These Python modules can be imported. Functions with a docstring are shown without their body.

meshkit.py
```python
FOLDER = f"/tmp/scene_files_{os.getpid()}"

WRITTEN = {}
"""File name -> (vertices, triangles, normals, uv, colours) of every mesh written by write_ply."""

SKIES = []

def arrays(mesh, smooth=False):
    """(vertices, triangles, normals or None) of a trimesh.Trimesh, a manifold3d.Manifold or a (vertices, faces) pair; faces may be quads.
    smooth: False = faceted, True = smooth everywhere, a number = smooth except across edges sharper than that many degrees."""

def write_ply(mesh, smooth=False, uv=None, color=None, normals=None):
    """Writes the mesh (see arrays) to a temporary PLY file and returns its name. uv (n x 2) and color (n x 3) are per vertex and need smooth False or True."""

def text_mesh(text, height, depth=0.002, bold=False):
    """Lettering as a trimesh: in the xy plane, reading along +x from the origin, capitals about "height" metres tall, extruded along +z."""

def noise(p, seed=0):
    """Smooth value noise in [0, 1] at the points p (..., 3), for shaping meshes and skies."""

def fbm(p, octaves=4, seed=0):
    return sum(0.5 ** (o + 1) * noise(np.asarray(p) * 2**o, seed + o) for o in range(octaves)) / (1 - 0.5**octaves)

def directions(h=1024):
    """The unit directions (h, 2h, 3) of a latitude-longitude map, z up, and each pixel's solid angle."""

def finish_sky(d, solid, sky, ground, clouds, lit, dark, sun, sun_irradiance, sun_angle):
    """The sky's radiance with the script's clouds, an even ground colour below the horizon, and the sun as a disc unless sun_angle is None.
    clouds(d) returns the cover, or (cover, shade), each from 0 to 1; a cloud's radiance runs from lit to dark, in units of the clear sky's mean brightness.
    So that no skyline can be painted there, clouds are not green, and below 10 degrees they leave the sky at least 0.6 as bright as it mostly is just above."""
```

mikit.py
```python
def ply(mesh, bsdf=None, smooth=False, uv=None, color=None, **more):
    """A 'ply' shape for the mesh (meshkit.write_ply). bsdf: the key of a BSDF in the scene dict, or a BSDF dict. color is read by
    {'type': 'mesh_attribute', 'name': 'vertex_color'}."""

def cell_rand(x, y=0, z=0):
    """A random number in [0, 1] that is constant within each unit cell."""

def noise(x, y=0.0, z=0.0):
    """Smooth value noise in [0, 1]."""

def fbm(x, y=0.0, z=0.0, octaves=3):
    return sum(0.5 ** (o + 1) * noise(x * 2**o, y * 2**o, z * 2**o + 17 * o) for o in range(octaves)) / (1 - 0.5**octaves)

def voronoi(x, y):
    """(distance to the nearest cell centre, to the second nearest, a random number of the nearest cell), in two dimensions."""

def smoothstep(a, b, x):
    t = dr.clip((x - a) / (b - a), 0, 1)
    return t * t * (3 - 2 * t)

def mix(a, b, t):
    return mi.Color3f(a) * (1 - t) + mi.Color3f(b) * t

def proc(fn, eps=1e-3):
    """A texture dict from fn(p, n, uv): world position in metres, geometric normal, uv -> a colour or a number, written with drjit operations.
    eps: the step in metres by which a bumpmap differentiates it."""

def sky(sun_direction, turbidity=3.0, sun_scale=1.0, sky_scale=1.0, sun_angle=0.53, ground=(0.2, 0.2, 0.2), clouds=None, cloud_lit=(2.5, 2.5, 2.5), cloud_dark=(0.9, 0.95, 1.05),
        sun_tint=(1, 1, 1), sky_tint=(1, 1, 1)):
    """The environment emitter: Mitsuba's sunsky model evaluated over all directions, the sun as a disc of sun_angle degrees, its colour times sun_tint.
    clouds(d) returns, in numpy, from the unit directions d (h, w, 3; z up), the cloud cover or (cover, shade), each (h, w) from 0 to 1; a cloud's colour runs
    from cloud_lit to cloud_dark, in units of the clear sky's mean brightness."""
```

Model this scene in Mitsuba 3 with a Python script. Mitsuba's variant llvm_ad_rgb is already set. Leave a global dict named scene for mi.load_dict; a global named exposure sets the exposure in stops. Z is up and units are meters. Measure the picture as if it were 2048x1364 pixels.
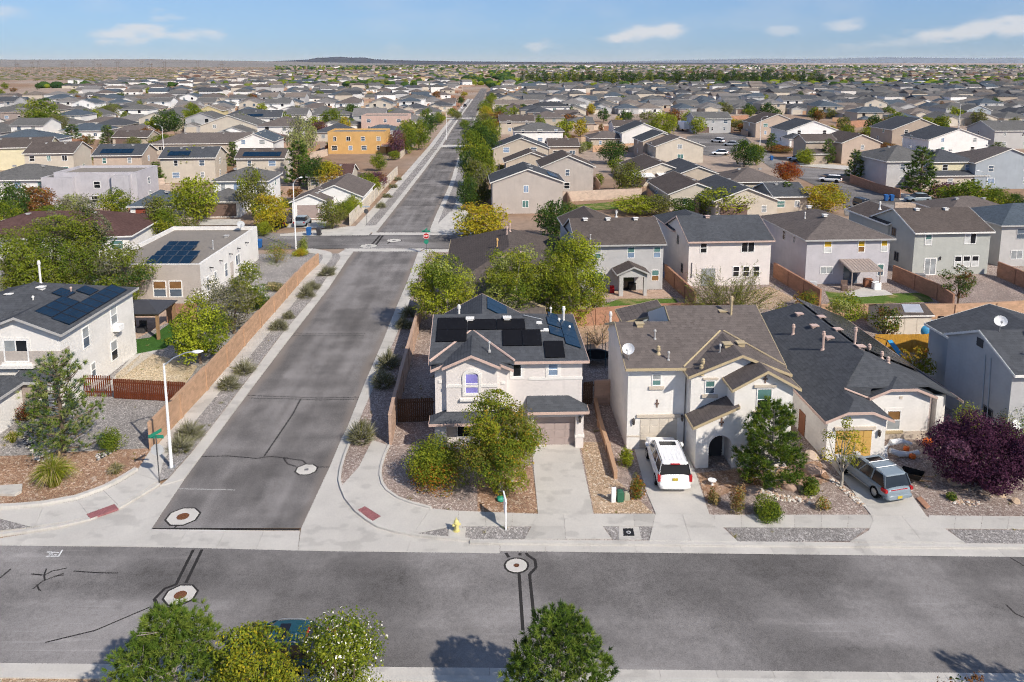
import math, random
import numpy as np, trimesh, shapely
from shapely.geometry import Polygon, LineString, Point, MultiPolygon
from shapely.ops import split as shp_split, unary_union
import mitsuba as mi, drjit as dr
import mikit, meshkit
from mikit import noise, fbm, voronoi, cell_rand, smoothstep, mix

T = mi.ScalarTransform4f
rng = np.random.default_rng(11)
scene, labels = {'type': 'scene'}, {}

# ---------------------------------------------------------------- camera, sky, exposure
CAM_H, PITCH = 25.7, math.radians(9.2)
scene['camera'] = {'type': 'perspective', 'fov': 66.56, 'fov_axis': 'x', 'near_clip': 0.5, 'far_clip': 120000.0,
    'principal_point_offset_x': 0.0, 'principal_point_offset_y': 0.2231,
    'to_world': T().look_at(origin=[0, 0, CAM_H], target=[0, math.cos(PITCH), CAM_H - math.sin(PITCH)], up=[0, 0, 1])}
exposure = 1.52
SUN = np.array([0.515, -0.575, 0.636])

def clouds(d):
    az = np.degrees(np.arctan2(d[..., 0], d[..., 1])); el = np.degrees(np.arcsin(np.clip(d[..., 2], -1, 1)))
    n = meshkit.fbm(np.stack([az * 0.22, el * 0.75, az * 0 + 3.0], -1), 5, 4)
    n2 = meshkit.fbm(np.stack([az * 0.8, el * 3.4, az * 0 + 9.0], -1), 5, 9)
    c = np.zeros_like(az)
    for a, e, ra, re, amt in CLOUDS:
        q = ((az - a) / ra) ** 2 + ((el - e - 0.08 * (az - a) * np.sign(ra)) / re) ** 2
        c = np.maximum(c, amt * np.clip(1.0 - q + (n - 0.5) * 2.4 + (n2 - 0.5) * 1.9, 0, 1) ** 1.25)
    veil = np.clip((n - 0.52) * 1.6, 0, 1) * 0.25
    wide = np.clip((meshkit.fbm(np.stack([d[..., 0] * 2.4, d[..., 1] * 2.4, d[..., 2] * 6], -1), 5, 21) - 0.5) * 2.2, 0, 0.6) * (el > 9)
    return np.clip(np.maximum(np.maximum(c, veil * (el < 12)), wide), 0, 0.85), 0.15 * n2
CLOUDS = [(-25.5, 1.9, 2.8, .75, .75), (-21.8, 1.9, 2.2, .6, .65), (-23.0, 3.1, 1.9, .5, .85), (-32.5, 3.0, 2.4, .6, .7),
          (2.2, 1.25, 1.5, .5, .85), (9.5, 2.0, 3.4, .55, .8), (22.8, 2.5, 1.5, .45, .6), (18.8, 2.1, 1.1, .35, .45),
          (30.5, 1.9, 5.5, .75, .75), (-8.4, 1.0, 1.1, .5, .25), (26, 1.2, 5, .4, .35)]
scene['sky'] = mikit.sky(SUN, turbidity=3.0, sun_scale=1.18, sky_scale=0.84, clouds=clouds, sun_tint=(1.0, 1.13, 1.38), sky_tint=(.99, 1.20, 1.52), cloud_lit=(2.9, 2.9, 2.95), cloud_dark=(2.2, 2.25, 2.35), ground=(0.22, 0.19, 0.17))

# ---------------------------------------------------------------- palette and materials
PAL_NAMES, PAL = {}, []
def pal(name, r, g, b):
    PAL_NAMES[name] = len(PAL); PAL.append((r, g, b))
for ln in '''white .80 .79 .77|cream .56 .50 .42|pinkbeige .47 .42 .38|pinkwhite .70 .65 .62|offwhite .76 .735 .70|grey .47 .46 .45|lightgrey .47 .465 .465|lavender .50 .48 .505|greygreen .43 .44 .41
tan .43 .35 .285|sand .50 .43 .35|peach .50 .40 .325|yellow .58 .49 .28|orange .60 .37 .15|brown .22 .14 .10|taupe .35 .29 .26|mauve .42 .35 .33|terracotta .36 .20 .135|bluegrey .36 .40 .44|paleyellow .66 .60 .42
slate .078 .083 .093|charcoal .060 .063 .070|greyroof .130 .128 .126|brownroof .105 .088 .081|brownroof2 .140 .120 .112|tanroof .20 .17 .15|maroonroof .100 .060 .055|blueroof .085 .105 .128|redroof .15 .09 .065|paleroof .19 .18 .175|flatroof .26 .235 .21
trimtan .46 .37 .23|trimpink .55 .40 .34|trimwhite .74 .72 .68|trimgrey .42 .41 .40|trimdark .07 .06 .055|trimbeige .55 .48 .40
glassdark .018 .020 .024|glassteal .10 .20 .19|glassblue .09 .12 .16|blindwhite .55 .56 .55|blindyellow .50 .32 .035|blindgrey .30 .32 .33|blindbrown .22 .12 .05|curtainviolet .26 .24 .60|curtainblue .22 .30 .42
solarblack .010 .010 .012|solarblue .008 .026 .055|solarline .18 .20 .22|black .012 .012 .013|darkgrey .05 .05 .055|midgrey .16 .16 .165|silver .45 .46 .47
garagetaupe .36 .29 .27|garagecream .58 .52 .44|garagebrown .17 .115 .095|garageyellow .55 .34 .10|garagered .25 .06 .035
rustfence .135 .040 .020|woodgold .55 .30 .055|wooddark .10 .060 .038|woodred .24 .10 .055|woodtan .32 .20 .11|block .45 .29 .19|blockpink .44 .31 .24|blocktan .52 .38 .26|blockgrey .40 .36 .33
carwhite .80 .80 .80|carblue .22 .27 .31|carblack .012 .013 .016|carred .35 .02 .02|carsilver .42 .44 .46|tyre .016 .016 .017|lampred .42 .01 .015|plateyellow .50 .38 .04|chrome .62 .62 .63|binblue .02 .11 .33|bingreen .03 .12 .07|hydrant .62 .55 .22|signgreen .02 .22 .14|signred .45 .02 .02|signwhite .78 .78 .78|poolblue .03 .22 .42|tealmetal .010 .060 .085
rockwhite .62 .58 .53|rockpink .46 .33 .26|rockgrey .30 .28 .27|rocktan .48 .36 .26|rust .20 .085 .045|orangeplastic .62 .13 .02|ductpink .62 .50 .42|ductgold .58 .42 .17|ironplate .09 .05 .035|tarseal .040 .038 .038|lineworn .42 .41 .40
bark .17 .13 .10|barkgrey .30 .27 .24|barkpale .42 .38 .33
g1 0.113 0.165 0.023|g2 0.203 0.244 0.027|g3 0.058 0.107 0.026|g4 0.276 0.288 0.029|g5 0.036 0.072 0.023|olive 0.165 0.165 0.042|yel 0.448 0.374 0.031|gold 0.390 0.247 0.033|orangeleaf 0.351 0.130 0.023|redleaf 0.260 0.046 0.021|rusty 0.208 0.098 0.039|plum .080 .030 .058|plum2 .160 .075 .115|sage 0.293 0.280 0.195|sage2 0.215 0.208 0.137|sage3 0.390 0.377 0.280|pine1 0.109 0.179 0.029|pine2 0.186 0.246 0.044|pine3 0.052 0.088 0.029|dry 0.468 0.351 0.156|lime 0.374 0.419 0.037|flower 0.975 0.936 0.858|straw 0.546 0.442 0.234|bluegreen 0.111 0.163 0.111|palegreen 0.344 0.374 0.127'''.replace('\n', '|').split('|'):
    w = ln.split(); pal(w[0], *map(float, w[1:]))
PR, PG, PB = (mi.Float([p[k] for p in PAL]) for k in range(3))

def colour(uv):
    i = mi.UInt32(dr.clip(dr.floor(uv.x + 0.5), 0, len(PAL) - 1))
    return mi.Color3f(dr.gather(mi.Float, PR, i), dr.gather(mi.Float, PG, i), dr.gather(mi.Float, PB, i)) * (0.6 + 0.8 * uv.y)

def two(b): return {'type': 'twosided', 'b': b}
def diffuse(fn): return two({'type': 'diffuse', 'reflectance': mikit.proc(fn)})
def bumped(inner, fn, scale, eps=0.01): return two({'type': 'bumpmap', 'arbitrary': mikit.proc(fn, eps), 'scale': scale, 'b': inner})
M = {}
def stucco_fn(p, n, uv):
    a = fbm(p.x * 0.7 + p.y * 0.31, p.y * 0.7, p.z * 0.9, 3); b = noise(p.x * 9, p.y * 9, p.z * 9)
    streak = fbm(p.x * 3.1 + 40, p.y * 3.1, p.z * 0.35, 2)
    run = smoothstep(0.66, 0.80, fbm(p.x * 2.3 + 11, p.y * 2.3, p.z * 0.22, 3))
    return colour(uv) * (0.83 + 0.18 * a + 0.09 * b + 0.09 * streak - 0.07 * run)
M['stucco'] = diffuse(stucco_fn)
def shingle_fn(p, n, uv):
    row = p.z * 11.0; r = dr.floor(row); f = row - r
    along = (p.x * dr.abs(n.y) + p.y * dr.abs(n.x)) * 3.6 / dr.maximum(dr.sqrt(n.x * n.x + n.y * n.y), 0.05)
    c = cell_rand(along + 0.5 * r, r, 3)
    g = noise(p.x * 22, p.y * 22, p.z * 22)
    big = fbm(p.x * 0.5, p.y * 0.5, 2.0, 3)
    return colour(uv) * (0.72 + 0.28 * c + 0.22 * g + 0.22 * big - 0.30 * smoothstep(0.82, 1.0, f))
def shingle_bump(p, n, uv):
    row = p.z * 11.0
    return (row - dr.floor(row)) * -1.0 + 0.6 * noise(p.x * 16, p.y * 16, p.z * 16)
M['shingle'] = bumped({'type': 'diffuse', 'reflectance': mikit.proc(shingle_fn)}, shingle_bump, 0.012, 0.02)
def plain_fn(p, n, uv): return colour(uv) * (0.93 + 0.14 * noise(p.x * 3, p.y * 3, p.z * 3))
M['paint'] = two({'type': 'principled', 'base_color': mikit.proc(plain_fn), 'roughness': 0.55, 'specular': 0.4})
M['matte'] = diffuse(plain_fn)
def wood_fn(p, n, uv):
    return colour(uv) * (0.72 + 0.35 * fbm(p.x * 14, p.y * 14, p.z * 1.6, 3) + 0.2 * noise(p.x * 2.3, p.y * 2.3, 1.0))
M['wood'] = diffuse(wood_fn)
def block_fn(p, n, uv):
    s = (p.x * dr.abs(n.y) + p.y * dr.abs(n.x)) / 0.40; row = dr.floor(p.z / 0.20)
    c = cell_rand(s + 0.5 * row, row, 5)
    fz = p.z / 0.20 - row; joint = smoothstep(0.88, 0.96, fz)
    side = dr.select(dr.abs(n.z) > 0.5, 0.0, 1.0)
    return colour(uv) * (0.80 + 0.25 * c * side + 0.25 * fbm(p.x * 0.9, p.y * 0.9, p.z * 2, 3) + 0.1 * noise(p.x * 25, p.y * 25, p.z * 25) - 0.18 * joint * side)
M['block'] = diffuse(block_fn)
M['glass'] = two({'type': 'principled', 'base_color': mikit.proc(lambda p, n, uv: colour(uv) * (0.75 + 0.5 * noise(p.x * 1.7, p.y * 1.7, p.z * 2.5))), 'roughness': 0.07, 'specular': 0.55})
def solar_fn(p, n, uv):
    return colour(uv) * (0.9 + 0.25 * noise(p.x * 2, p.y * 2, p.z * 2))
M['solar'] = two({'type': 'principled', 'base_color': mikit.proc(solar_fn), 'roughness': 0.25, 'specular': 0.08})
M['carpaint'] = two({'type': 'principled', 'base_color': mikit.proc(lambda p, n, uv: colour(uv) * (0.96 + 0.06 * noise(p.x * 4, p.y * 4, p.z * 4))), 'roughness': 0.28, 'specular': 0.5, 'clearcoat': 0.8, 'clearcoat_gloss': 0.92})
M['metal'] = two({'type': 'principled', 'base_color': mikit.proc(plain_fn), 'roughness': 0.38, 'metallic': 0.7})
def leaf_fn(p, n, uv): return colour(uv) * (0.88 + 0.3 * noise(p.x * 1.3, p.y * 1.3, p.z * 1.3))
M['leaf'] = {'type': 'principledthin', 'base_color': mikit.proc(leaf_fn), 'roughness': 0.6, 'diff_trans': 0.55, 'eta': 1.3}
def bark_fn(p, n, uv): return colour(uv) * (0.65 + 0.6 * fbm(p.x * 9, p.y * 9, p.z * 3, 3))
M['bark'] = diffuse(bark_fn)

def asphalt_fn(p, n, uv):
    big = fbm(p.x * 0.16, p.y * 0.34, 1.0, 4); fine = noise(p.x * 30, p.y * 30, 0); mid = noise(p.x * 5.5, p.y * 5.5, 4)
    lanes = noise(p.x * 0.03, p.y * 0.9, 7.0)
    pale = smoothstep(0.6, 0.74, fbm(p.x * 0.5 + 9, p.y * 0.8, 5.0, 3))
    spots = smoothstep(0.72, 0.80, fbm(p.x * 0.9 + 3, p.y * 1.1, 9.0, 3)); streak = noise(p.x * 0.05, p.y * 2.3, 11.0); scuff = smoothstep(0.80, 0.88, noise(p.x * 0.35, p.y * 6.0, 13.0)) * smoothstep(0.5, 0.7, big)
    agg = noise(p.x * 58, p.y * 58, 6)
    k = 0.140 + 0.085 * smoothstep(0.2, 0.8, big) + 0.030 * lanes + 0.028 * (streak - 0.5) + 0.070 * (fine - 0.5) + 0.05 * (agg - 0.5) + 0.03 * (mid - 0.5) + 0.018 * pale - 0.022 * spots + 0.04 * scuff
    band = fbm(p.x * 0.22 + p.y * 0.10, p.y * 0.13, 17.0, 3); k = k * (0.82 + 0.36 * smoothstep(0.3, 0.7, band)) + 0.02 * (noise(p.x * 1.6, p.y * 1.6, 19.0) - 0.5)
    return mi.Color3f(1.0, 0.945, 0.925) * k
M['asphalt'] = diffuse(asphalt_fn)
def street_fn(p, n, uv):
    # across the street: tyre lanes darker in the middle, pale dust along the kerbs (uv.x runs 0..1 from kerb to kerb)
    e = dr.minimum(uv.x, 1 - uv.x); wob = fbm(p.x * 0.5, p.y * 0.22, 3.0, 4)
    cross = fbm(p.x * 0.10, p.y * 0.75, 8.0, 3)
    dust = 1 - smoothstep(0.015, 0.12, e + 0.12 * (wob - 0.5) + 0.05 * smoothstep(62.0, 46.0, p.y))
    fine = noise(p.x * 30, p.y * 30, 0)
    tracks = 0.5 + 0.5 * dr.cos((uv.x - 0.5) * 25.0); streak = noise(uv.x * 22.0, p.y * 0.16, 4.0); agg = noise(p.x * 58, p.y * 58, 6)
    k = 0.085 + 0.075 * wob + 0.080 * cross + 0.018 * tracks + 0.035 * (streak - 0.5) + 0.06 * (fine - 0.5) + 0.05 * (agg - 0.5)
    k = k * (0.95 + 0.35 * smoothstep(0.35, 0.7, fbm(p.x * 0.45, p.y * 0.30, 21.0, 4))) + 0.025 * (noise(p.x * 1.4, p.y * 1.4, 23.0) - 0.5)
    return mi.Color3f(1.0, 0.94, 0.92) * k * (1 - dust) + mi.Color3f(0.235, 0.205, 0.185) * (0.8 + 0.4 * wob) * dust
M['street'] = diffuse(street_fn)
def concrete_fn(p, n, uv):
    a = fbm(p.x * 0.8, p.y * 0.8, 2, 4); f = noise(p.x * 25, p.y * 25, 1); st = smoothstep(0.58, 0.75, fbm(p.x * 0.9 + 30, p.y * 1.4, 6, 3))
    k = 0.47 + 0.10 * a + 0.05 * (f - 0.5) - 0.07 * st
    return mi.Color3f(1.0, 0.955, 0.885) * k * (0.6 + 0.8 * uv.y)
M['concrete'] = diffuse(concrete_fn)
def gravel_of(c1, c2, c3, sc):
    def fn(p, n, uv):
        d1, d2, r = voronoi(p.x * sc, p.y * sc)
        big = fbm(p.x * 0.4, p.y * 0.4, 3.0, 3)
        c = mix(mix(c1, c2, smoothstep(0.2, 0.8, r)), c3, smoothstep(0.85, 0.95, r))
        return c * (0.55 + 0.6 * smoothstep(0.02, 0.25, d2 - d1)) * (0.75 + 0.5 * big)
    return diffuse(fn)
M['gravelgrey'] = gravel_of((.24, .225, .215), (.36, .335, .32), (.50, .47, .45), 11.0)
M['gravelpink'] = gravel_of((.26, .20, .175), (.38, .31, .275), (.50, .44, .40), 10.0)
M['graveltan'] = gravel_of((.36, .25, .165), (.50, .38, .27), (.58, .50, .40), 9.0)
M['gravelsand'] = gravel_of((.46, .36, .23), (.60, .49, .34), (.66, .58, .46), 9.0)
M['mulch'] = gravel_of((.29, .175, .115), (.40, .27, .19), (.50, .39, .31), 8.0)
def dirt_fn(p, n, uv):
    a = fbm(p.x * 0.13, p.y * 0.13, 1, 4); b = noise(p.x * 4, p.y * 4, 2)
    return mix((.42, .27, .175), (.52, .42, .33), a) * (0.85 + 0.3 * b)
M['dirt'] = diffuse(dirt_fn)
def ground_fn(p, n, uv):
    a = fbm(p.x * 0.02, p.y * 0.02, 1, 4); b = fbm(p.x * 0.35, p.y * 0.35, 2, 3); s = noise(p.x * 1.7, p.y * 1.7, 3)
    c = mix((.32, .215, .15), (.39, .31, .255), smoothstep(0.35, 0.65, a))
    return c * (0.72 + 0.35 * b + 0.15 * s)
M['ground'] = diffuse(ground_fn)
def mesa_fn(p, n, uv):
    a = fbm(p.x * 0.004, p.y * 0.004, 1, 5); b = noise(p.x * 0.12, p.y * 0.05, 2)
    return mix((.22, .20, .185), (.31, .285, .26), a) * (0.7 + 0.5 * b)
M['mesa'] = diffuse(mesa_fn)
M['darkmesa'] = diffuse(lambda p, n, uv: mix((.050, .047, .055), (.085, .075, .078), fbm(p.x * 0.002, p.y * 0.002, p.z * 0.02, 4)))
def lawn_fn(p, n, uv):
    a = fbm(p.x * 0.8, p.y * 0.8, 1, 3); b = noise(p.x * 14, p.y * 14, 2)
    return mix((.10, .155, .035), (.26, .23, .10), smoothstep(0.45, 0.75, a)) * (0.7 + 0.6 * b)
M['lawn'] = diffuse(lawn_fn)
M['turf'] = diffuse(lambda p, n, uv: mi.Color3f(.055, .125, .03) * (0.75 + 0.5 * noise(p.x * 12, p.y * 12, 1)))
M['pavertile'] = diffuse(lambda p, n, uv: mix((.42, .29, .22), (.50, .38, .30), cell_rand(p.x * 3, p.y * 3, 1)) * (0.9 + 0.2 * noise(p.x * 9, p.y * 9, 1)))
M['ramp'] = diffuse(lambda p, n, uv: mi.Color3f(.30, .13, .135) * (0.8 + 0.4 * noise(p.x * 12, p.y * 12, 2)))
for k, b in M.items(): scene['mat_' + k] = b

# ---------------------------------------------------------------- mesh and naming helpers
class MB:
    def __init__(s): s.v, s.f, s.u, s.n = [], [], [], 0
    def add(s, v, f, u=None):
        v = np.asarray(v, float).reshape(-1, 3); f = np.asarray(f, int)
        if f.shape[1] == 4: f = np.vstack([f[:, [0, 1, 2]], f[:, [0, 2, 3]]])
        s.v.append(v); s.f.append(f + s.n); s.n += len(v)
        s.u.append(np.full((len(v), 2), np.nan) if u is None else np.broadcast_to(np.asarray(u, float), (len(v), 2)))
        return s
    def tm(s, m, u=None): return s.add(m.vertices, m.faces, u)
    def box(s, x0, y0, z0, x1, y1, z1):
        v = [[x, y, z] for x in (x0, x1) for y in (y0, y1) for z in (z0, z1)]
        return s.add(v, [[0, 1, 3, 2], [4, 6, 7, 5], [0, 4, 5, 1], [2, 3, 7, 6], [0, 2, 6, 4], [1, 5, 7, 3]])
    def poly(s, pts):
        n = len(pts); return s.add(pts, [[0, i, i + 1] for i in range(1, n - 1)])
    def slab(s, pts, t, d=(0, 0, -1)):
        "plate under the flat outline pts, t thick along d"
        p = np.asarray(pts, float); n = len(p); q = p + np.asarray(d, float) * t
        f = [[0, i, i + 1] for i in range(1, n - 1)] + [[n, n + i + 1, n + i] for i in range(1, n - 1)]
        for i in range(n):
            j = (i + 1) % n; f += [[i, n + i, n + j], [i, n + j, j]]
        return s.add(np.vstack([p, q]), f)
    def tube(s, pts, r, sides=6, u=None, caps=True):
        p = np.asarray(pts, float); r = np.broadcast_to(np.asarray(r, float), (len(p),))
        t = np.gradient(p, axis=0); t /= np.linalg.norm(t, axis=1, keepdims=True) + 1e-12
        a = np.cross(t, np.where(np.abs(t[:, 2:]) < 0.9, [0, 0, 1.0], [1.0, 0, 0])); a /= np.linalg.norm(a, axis=1, keepdims=True) + 1e-12
        b = np.cross(t, a); g = np.arange(sides) * 2 * np.pi / sides
        v = p[:, None] + r[:, None, None] * (np.cos(g)[None, :, None] * a[:, None] + np.sin(g)[None, :, None] * b[:, None])
        k = len(p); f = []
        for i in range(k - 1):
            for j in range(sides):
                j2 = (j + 1) % sides; f.append([i * sides + j, i * sides + j2, (i + 1) * sides + j2, (i + 1) * sides + j])
        v = v.reshape(-1, 3); f = np.array(f); f = np.vstack([f[:, [0, 1, 2]], f[:, [0, 2, 3]]])
        if caps:
            v = np.vstack([v, p[:1], p[-1:]]); c0, c1 = k * sides, k * sides + 1
            f = np.vstack([f, [[c0, (j + 1) % sides, j] for j in range(sides)], [[c1, (k - 1) * sides + j, (k - 1) * sides + (j + 1) % sides] for j in range(sides)]])
        return s.add(v, f, u)
    def lathe(s, prof, c=(0, 0, 0), sides=12, u=None):
        return s.tube([(c[0], c[1], c[2] + z + 1e-5 * i) for i, (r, z) in enumerate(prof)], [r for r, z in prof], sides, u)
    def out(s): return np.vstack(s.v), np.vstack(s.f), np.vstack(s.u)

used = {}
def numbered(k):
    n = used.get(k, 0); used[k] = n + 1
    return k if n == 0 else f'{k}_{n:03d}'
def tag(k, label=None, cat=None, group=None, kind=None):
    d = labels.setdefault(k, {})
    for a, b in (('label', label), ('category', cat), ('group', group), ('kind', kind)):
        if b: d[a] = b
def thing(name, label, cat, group=None, kind=None):
    k = numbered(name); tag(k, label, cat, group, kind); return k
class Fr:
    "a local frame standing on the ground: origin and turn in degrees"
    def __init__(s, x, y, a=0.0, z=0.0): s.o = np.array([x, y, z]); s.a = math.radians(a); s.c, s.s = math.cos(s.a), math.sin(s.a)
    def __call__(s, v):
        v = np.asarray(v, float).reshape(-1, 3)
        return np.stack([v[:, 0] * s.c - v[:, 1] * s.s, v[:, 0] * s.s + v[:, 1] * s.c, v[:, 2]], 1) + s.o
    def p(s, x, y, z=0): return s(np.array([[x, y, z]]))[0]
WORLD = Fr(0, 0)
def shape(mesh, mat, fr=WORLD, c=None, b=None, smooth=False):
    v, f, u = mesh.out()
    base = np.array([PAL_NAMES[c] if c else 0, 0.5 if b is None else b], float)
    u = np.where(np.isnan(u), base, u)
    return mikit.ply((fr(v), f), 'mat_' + mat, smooth=smooth, uv=u)
def put(parent, name, mesh, mat, fr=WORLD, c=None, b=None, label=None, kind=None, smooth=False):
    k = numbered((parent + '__' if parent else '') + name)
    scene[k] = shape(mesh, mat, fr, c, b, smooth)
    if label or kind: tag(k, label, None, None, kind)
    return k
def struct(name, mesh, mat, fr=WORLD, c=None, b=None, label=None):
    k = put(None, name, mesh, mat, fr, c, b); tag(k, label, None, None, 'structure'); return k

def polys(g): return [g] if isinstance(g, Polygon) else [p for p in getattr(g, 'geoms', []) if isinstance(p, Polygon)]
def sheet(g, z, mb=None, u=None):
    mb = mb or MB()
    for p in polys(g):
        if p.area < 1e-4: continue
        v, f = trimesh.creation.triangulate_polygon(shapely.geometry.polygon.orient(p), engine='earcut')
        mb.add(np.column_stack([v, np.full(len(v), z)]), f, u)
    return mb
def block(g, z0, z1, mb=None):
    mb = mb or MB()
    for p in polys(g):
        if p.area < 1e-4: continue
        m = trimesh.creation.extrude_polygon(p, z1 - z0, engine='earcut'); m.apply_translation([0, 0, z0]); mb.tm(m)
    return mb
def cut(g, lines):
    out = [g]
    for l in lines:
        l = LineString(l); nxt = []
        for p in out:
            nxt += polys(shp_split(p, l))
        out = nxt
    return out

# ---------------------------------------------------------------- ground, roads, pavements
g = MB(); R = 60000.0
g.add([[-R, -400, -.06], [R, -400, -.06], [R, R, -.06], [-R, R, -.06]], [[0, 1, 2, 3]])
struct('ground', g, 'ground', label='dry tan desert ground under the whole suburb')
ZL = 0.12
ROAD_N = ((-27.6,38.43),(26.96,37.44))
ROAD_S = ((-22.2,30.1),(21.82,29.51))
def along(seg, x):
    (x0, y0), (x1, y1) = seg; return (x, y0 + (y1 - y0) * (x - x0) / (x1 - x0))
road = Polygon([along(ROAD_S, -70), along(ROAD_S, 75), along(ROAD_N, 75), along(ROAD_N, -70)])
struct('road', sheet(road, 0.0), 'asphalt', label='worn grey asphalt road running across the front')
# the street that leads away: two kerb lines, uv runs from kerb to kerb
ST_L = [(-20.16,40.03),(-20.45,45.17),(-20.52,47.98),(-20.8,60.02),(-20.98,71.19),(-21.14,86.86),(-21.7,99.74),(-21.82,104.97)]
ST_R = [(-11.79,39.98),(-11.74,46.82),(-11.81,50.4),(-11.74,51.89),(-11.95,59.63),(-12.05,68.79),(-12.3,79.63),(-12.43,89.35),(-12.91,104.97)]
def at_y(line, y):
    xs = [p[0] for p in line]; ys = [p[1] for p in line]; return float(np.interp(y, ys, xs))
def street_strip(L, Rr, y0, y1, z, n=40):
    m = MB(); v, u = [], []
    for y in np.linspace(y0, y1, n):
        v += [[at_y(L, y), y, z], [at_y(Rr, y), y, z]]; u += [[0, .5], [1, .5]]
    m.add(v, [[2 * i, 2 * i + 1, 2 * i + 3, 2 * i + 2] for i in range(n - 1)]); m.u = [np.array(u)]; return m
struct('street', street_strip(ST_L, ST_R, ST_L[0][1], ST_L[-1][1], 0.0), 'street', label='asphalt side street leading away from the corner')
FAR_L = [(-20.83,116.85),(-20.9,143.31),(-21.17,188.1),(-21.83,242.21),(-23.47,307.53),(-27.87,575.33),(-31.04,787.06)]
FAR_R = [(-12.71,116.85),(-12.98,128.13),(-13.11,146.0),(-13.34,165.85),(-14.63,207.92),(-15.28,242.21),(-16.57,307.53),(-20.53,575.33),(-24.53,787.06)]
struct('street', street_strip(FAR_L, FAR_R, FAR_L[0][1] - .2, FAR_L[-1][1], 0.0, 80), 'street', label='the same street beyond the cross street, running to the far houses')
CROSS = [(-42.05,105.85),(-32.3,105.85),(-22.68,106.44),(-7.26,106.14),(-1.67,105.85),(-1.82,115.44),(-7.87,115.44),(-20.86,116.14),(-35.02,115.09),(-45.98,116.14)]
xs = Polygon([(-90, 103.5), CROSS[2], (20, 104.0), (20, 115.5), CROSS[7], (-90, 117)])
struct('cross_street', sheet(xs, 0.004), 'asphalt', label='asphalt cross street behind the first block')

# concrete at the corners: gutters, kerbs, pavements with joints
def conc(poly): return Polygon(poly) if not isinstance(poly, Polygon) else poly
def slabs(parent, pieces, z0, z1, name='slab', gap=.006, r=None):
    r = r or random.Random(5)
    for p in pieces:
        q = p.buffer(-gap, join_style=2)
        if q.area > .02: put(parent, name, block(q, z0, z1), 'concrete', b=.42 + .16 * r.random())
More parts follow.
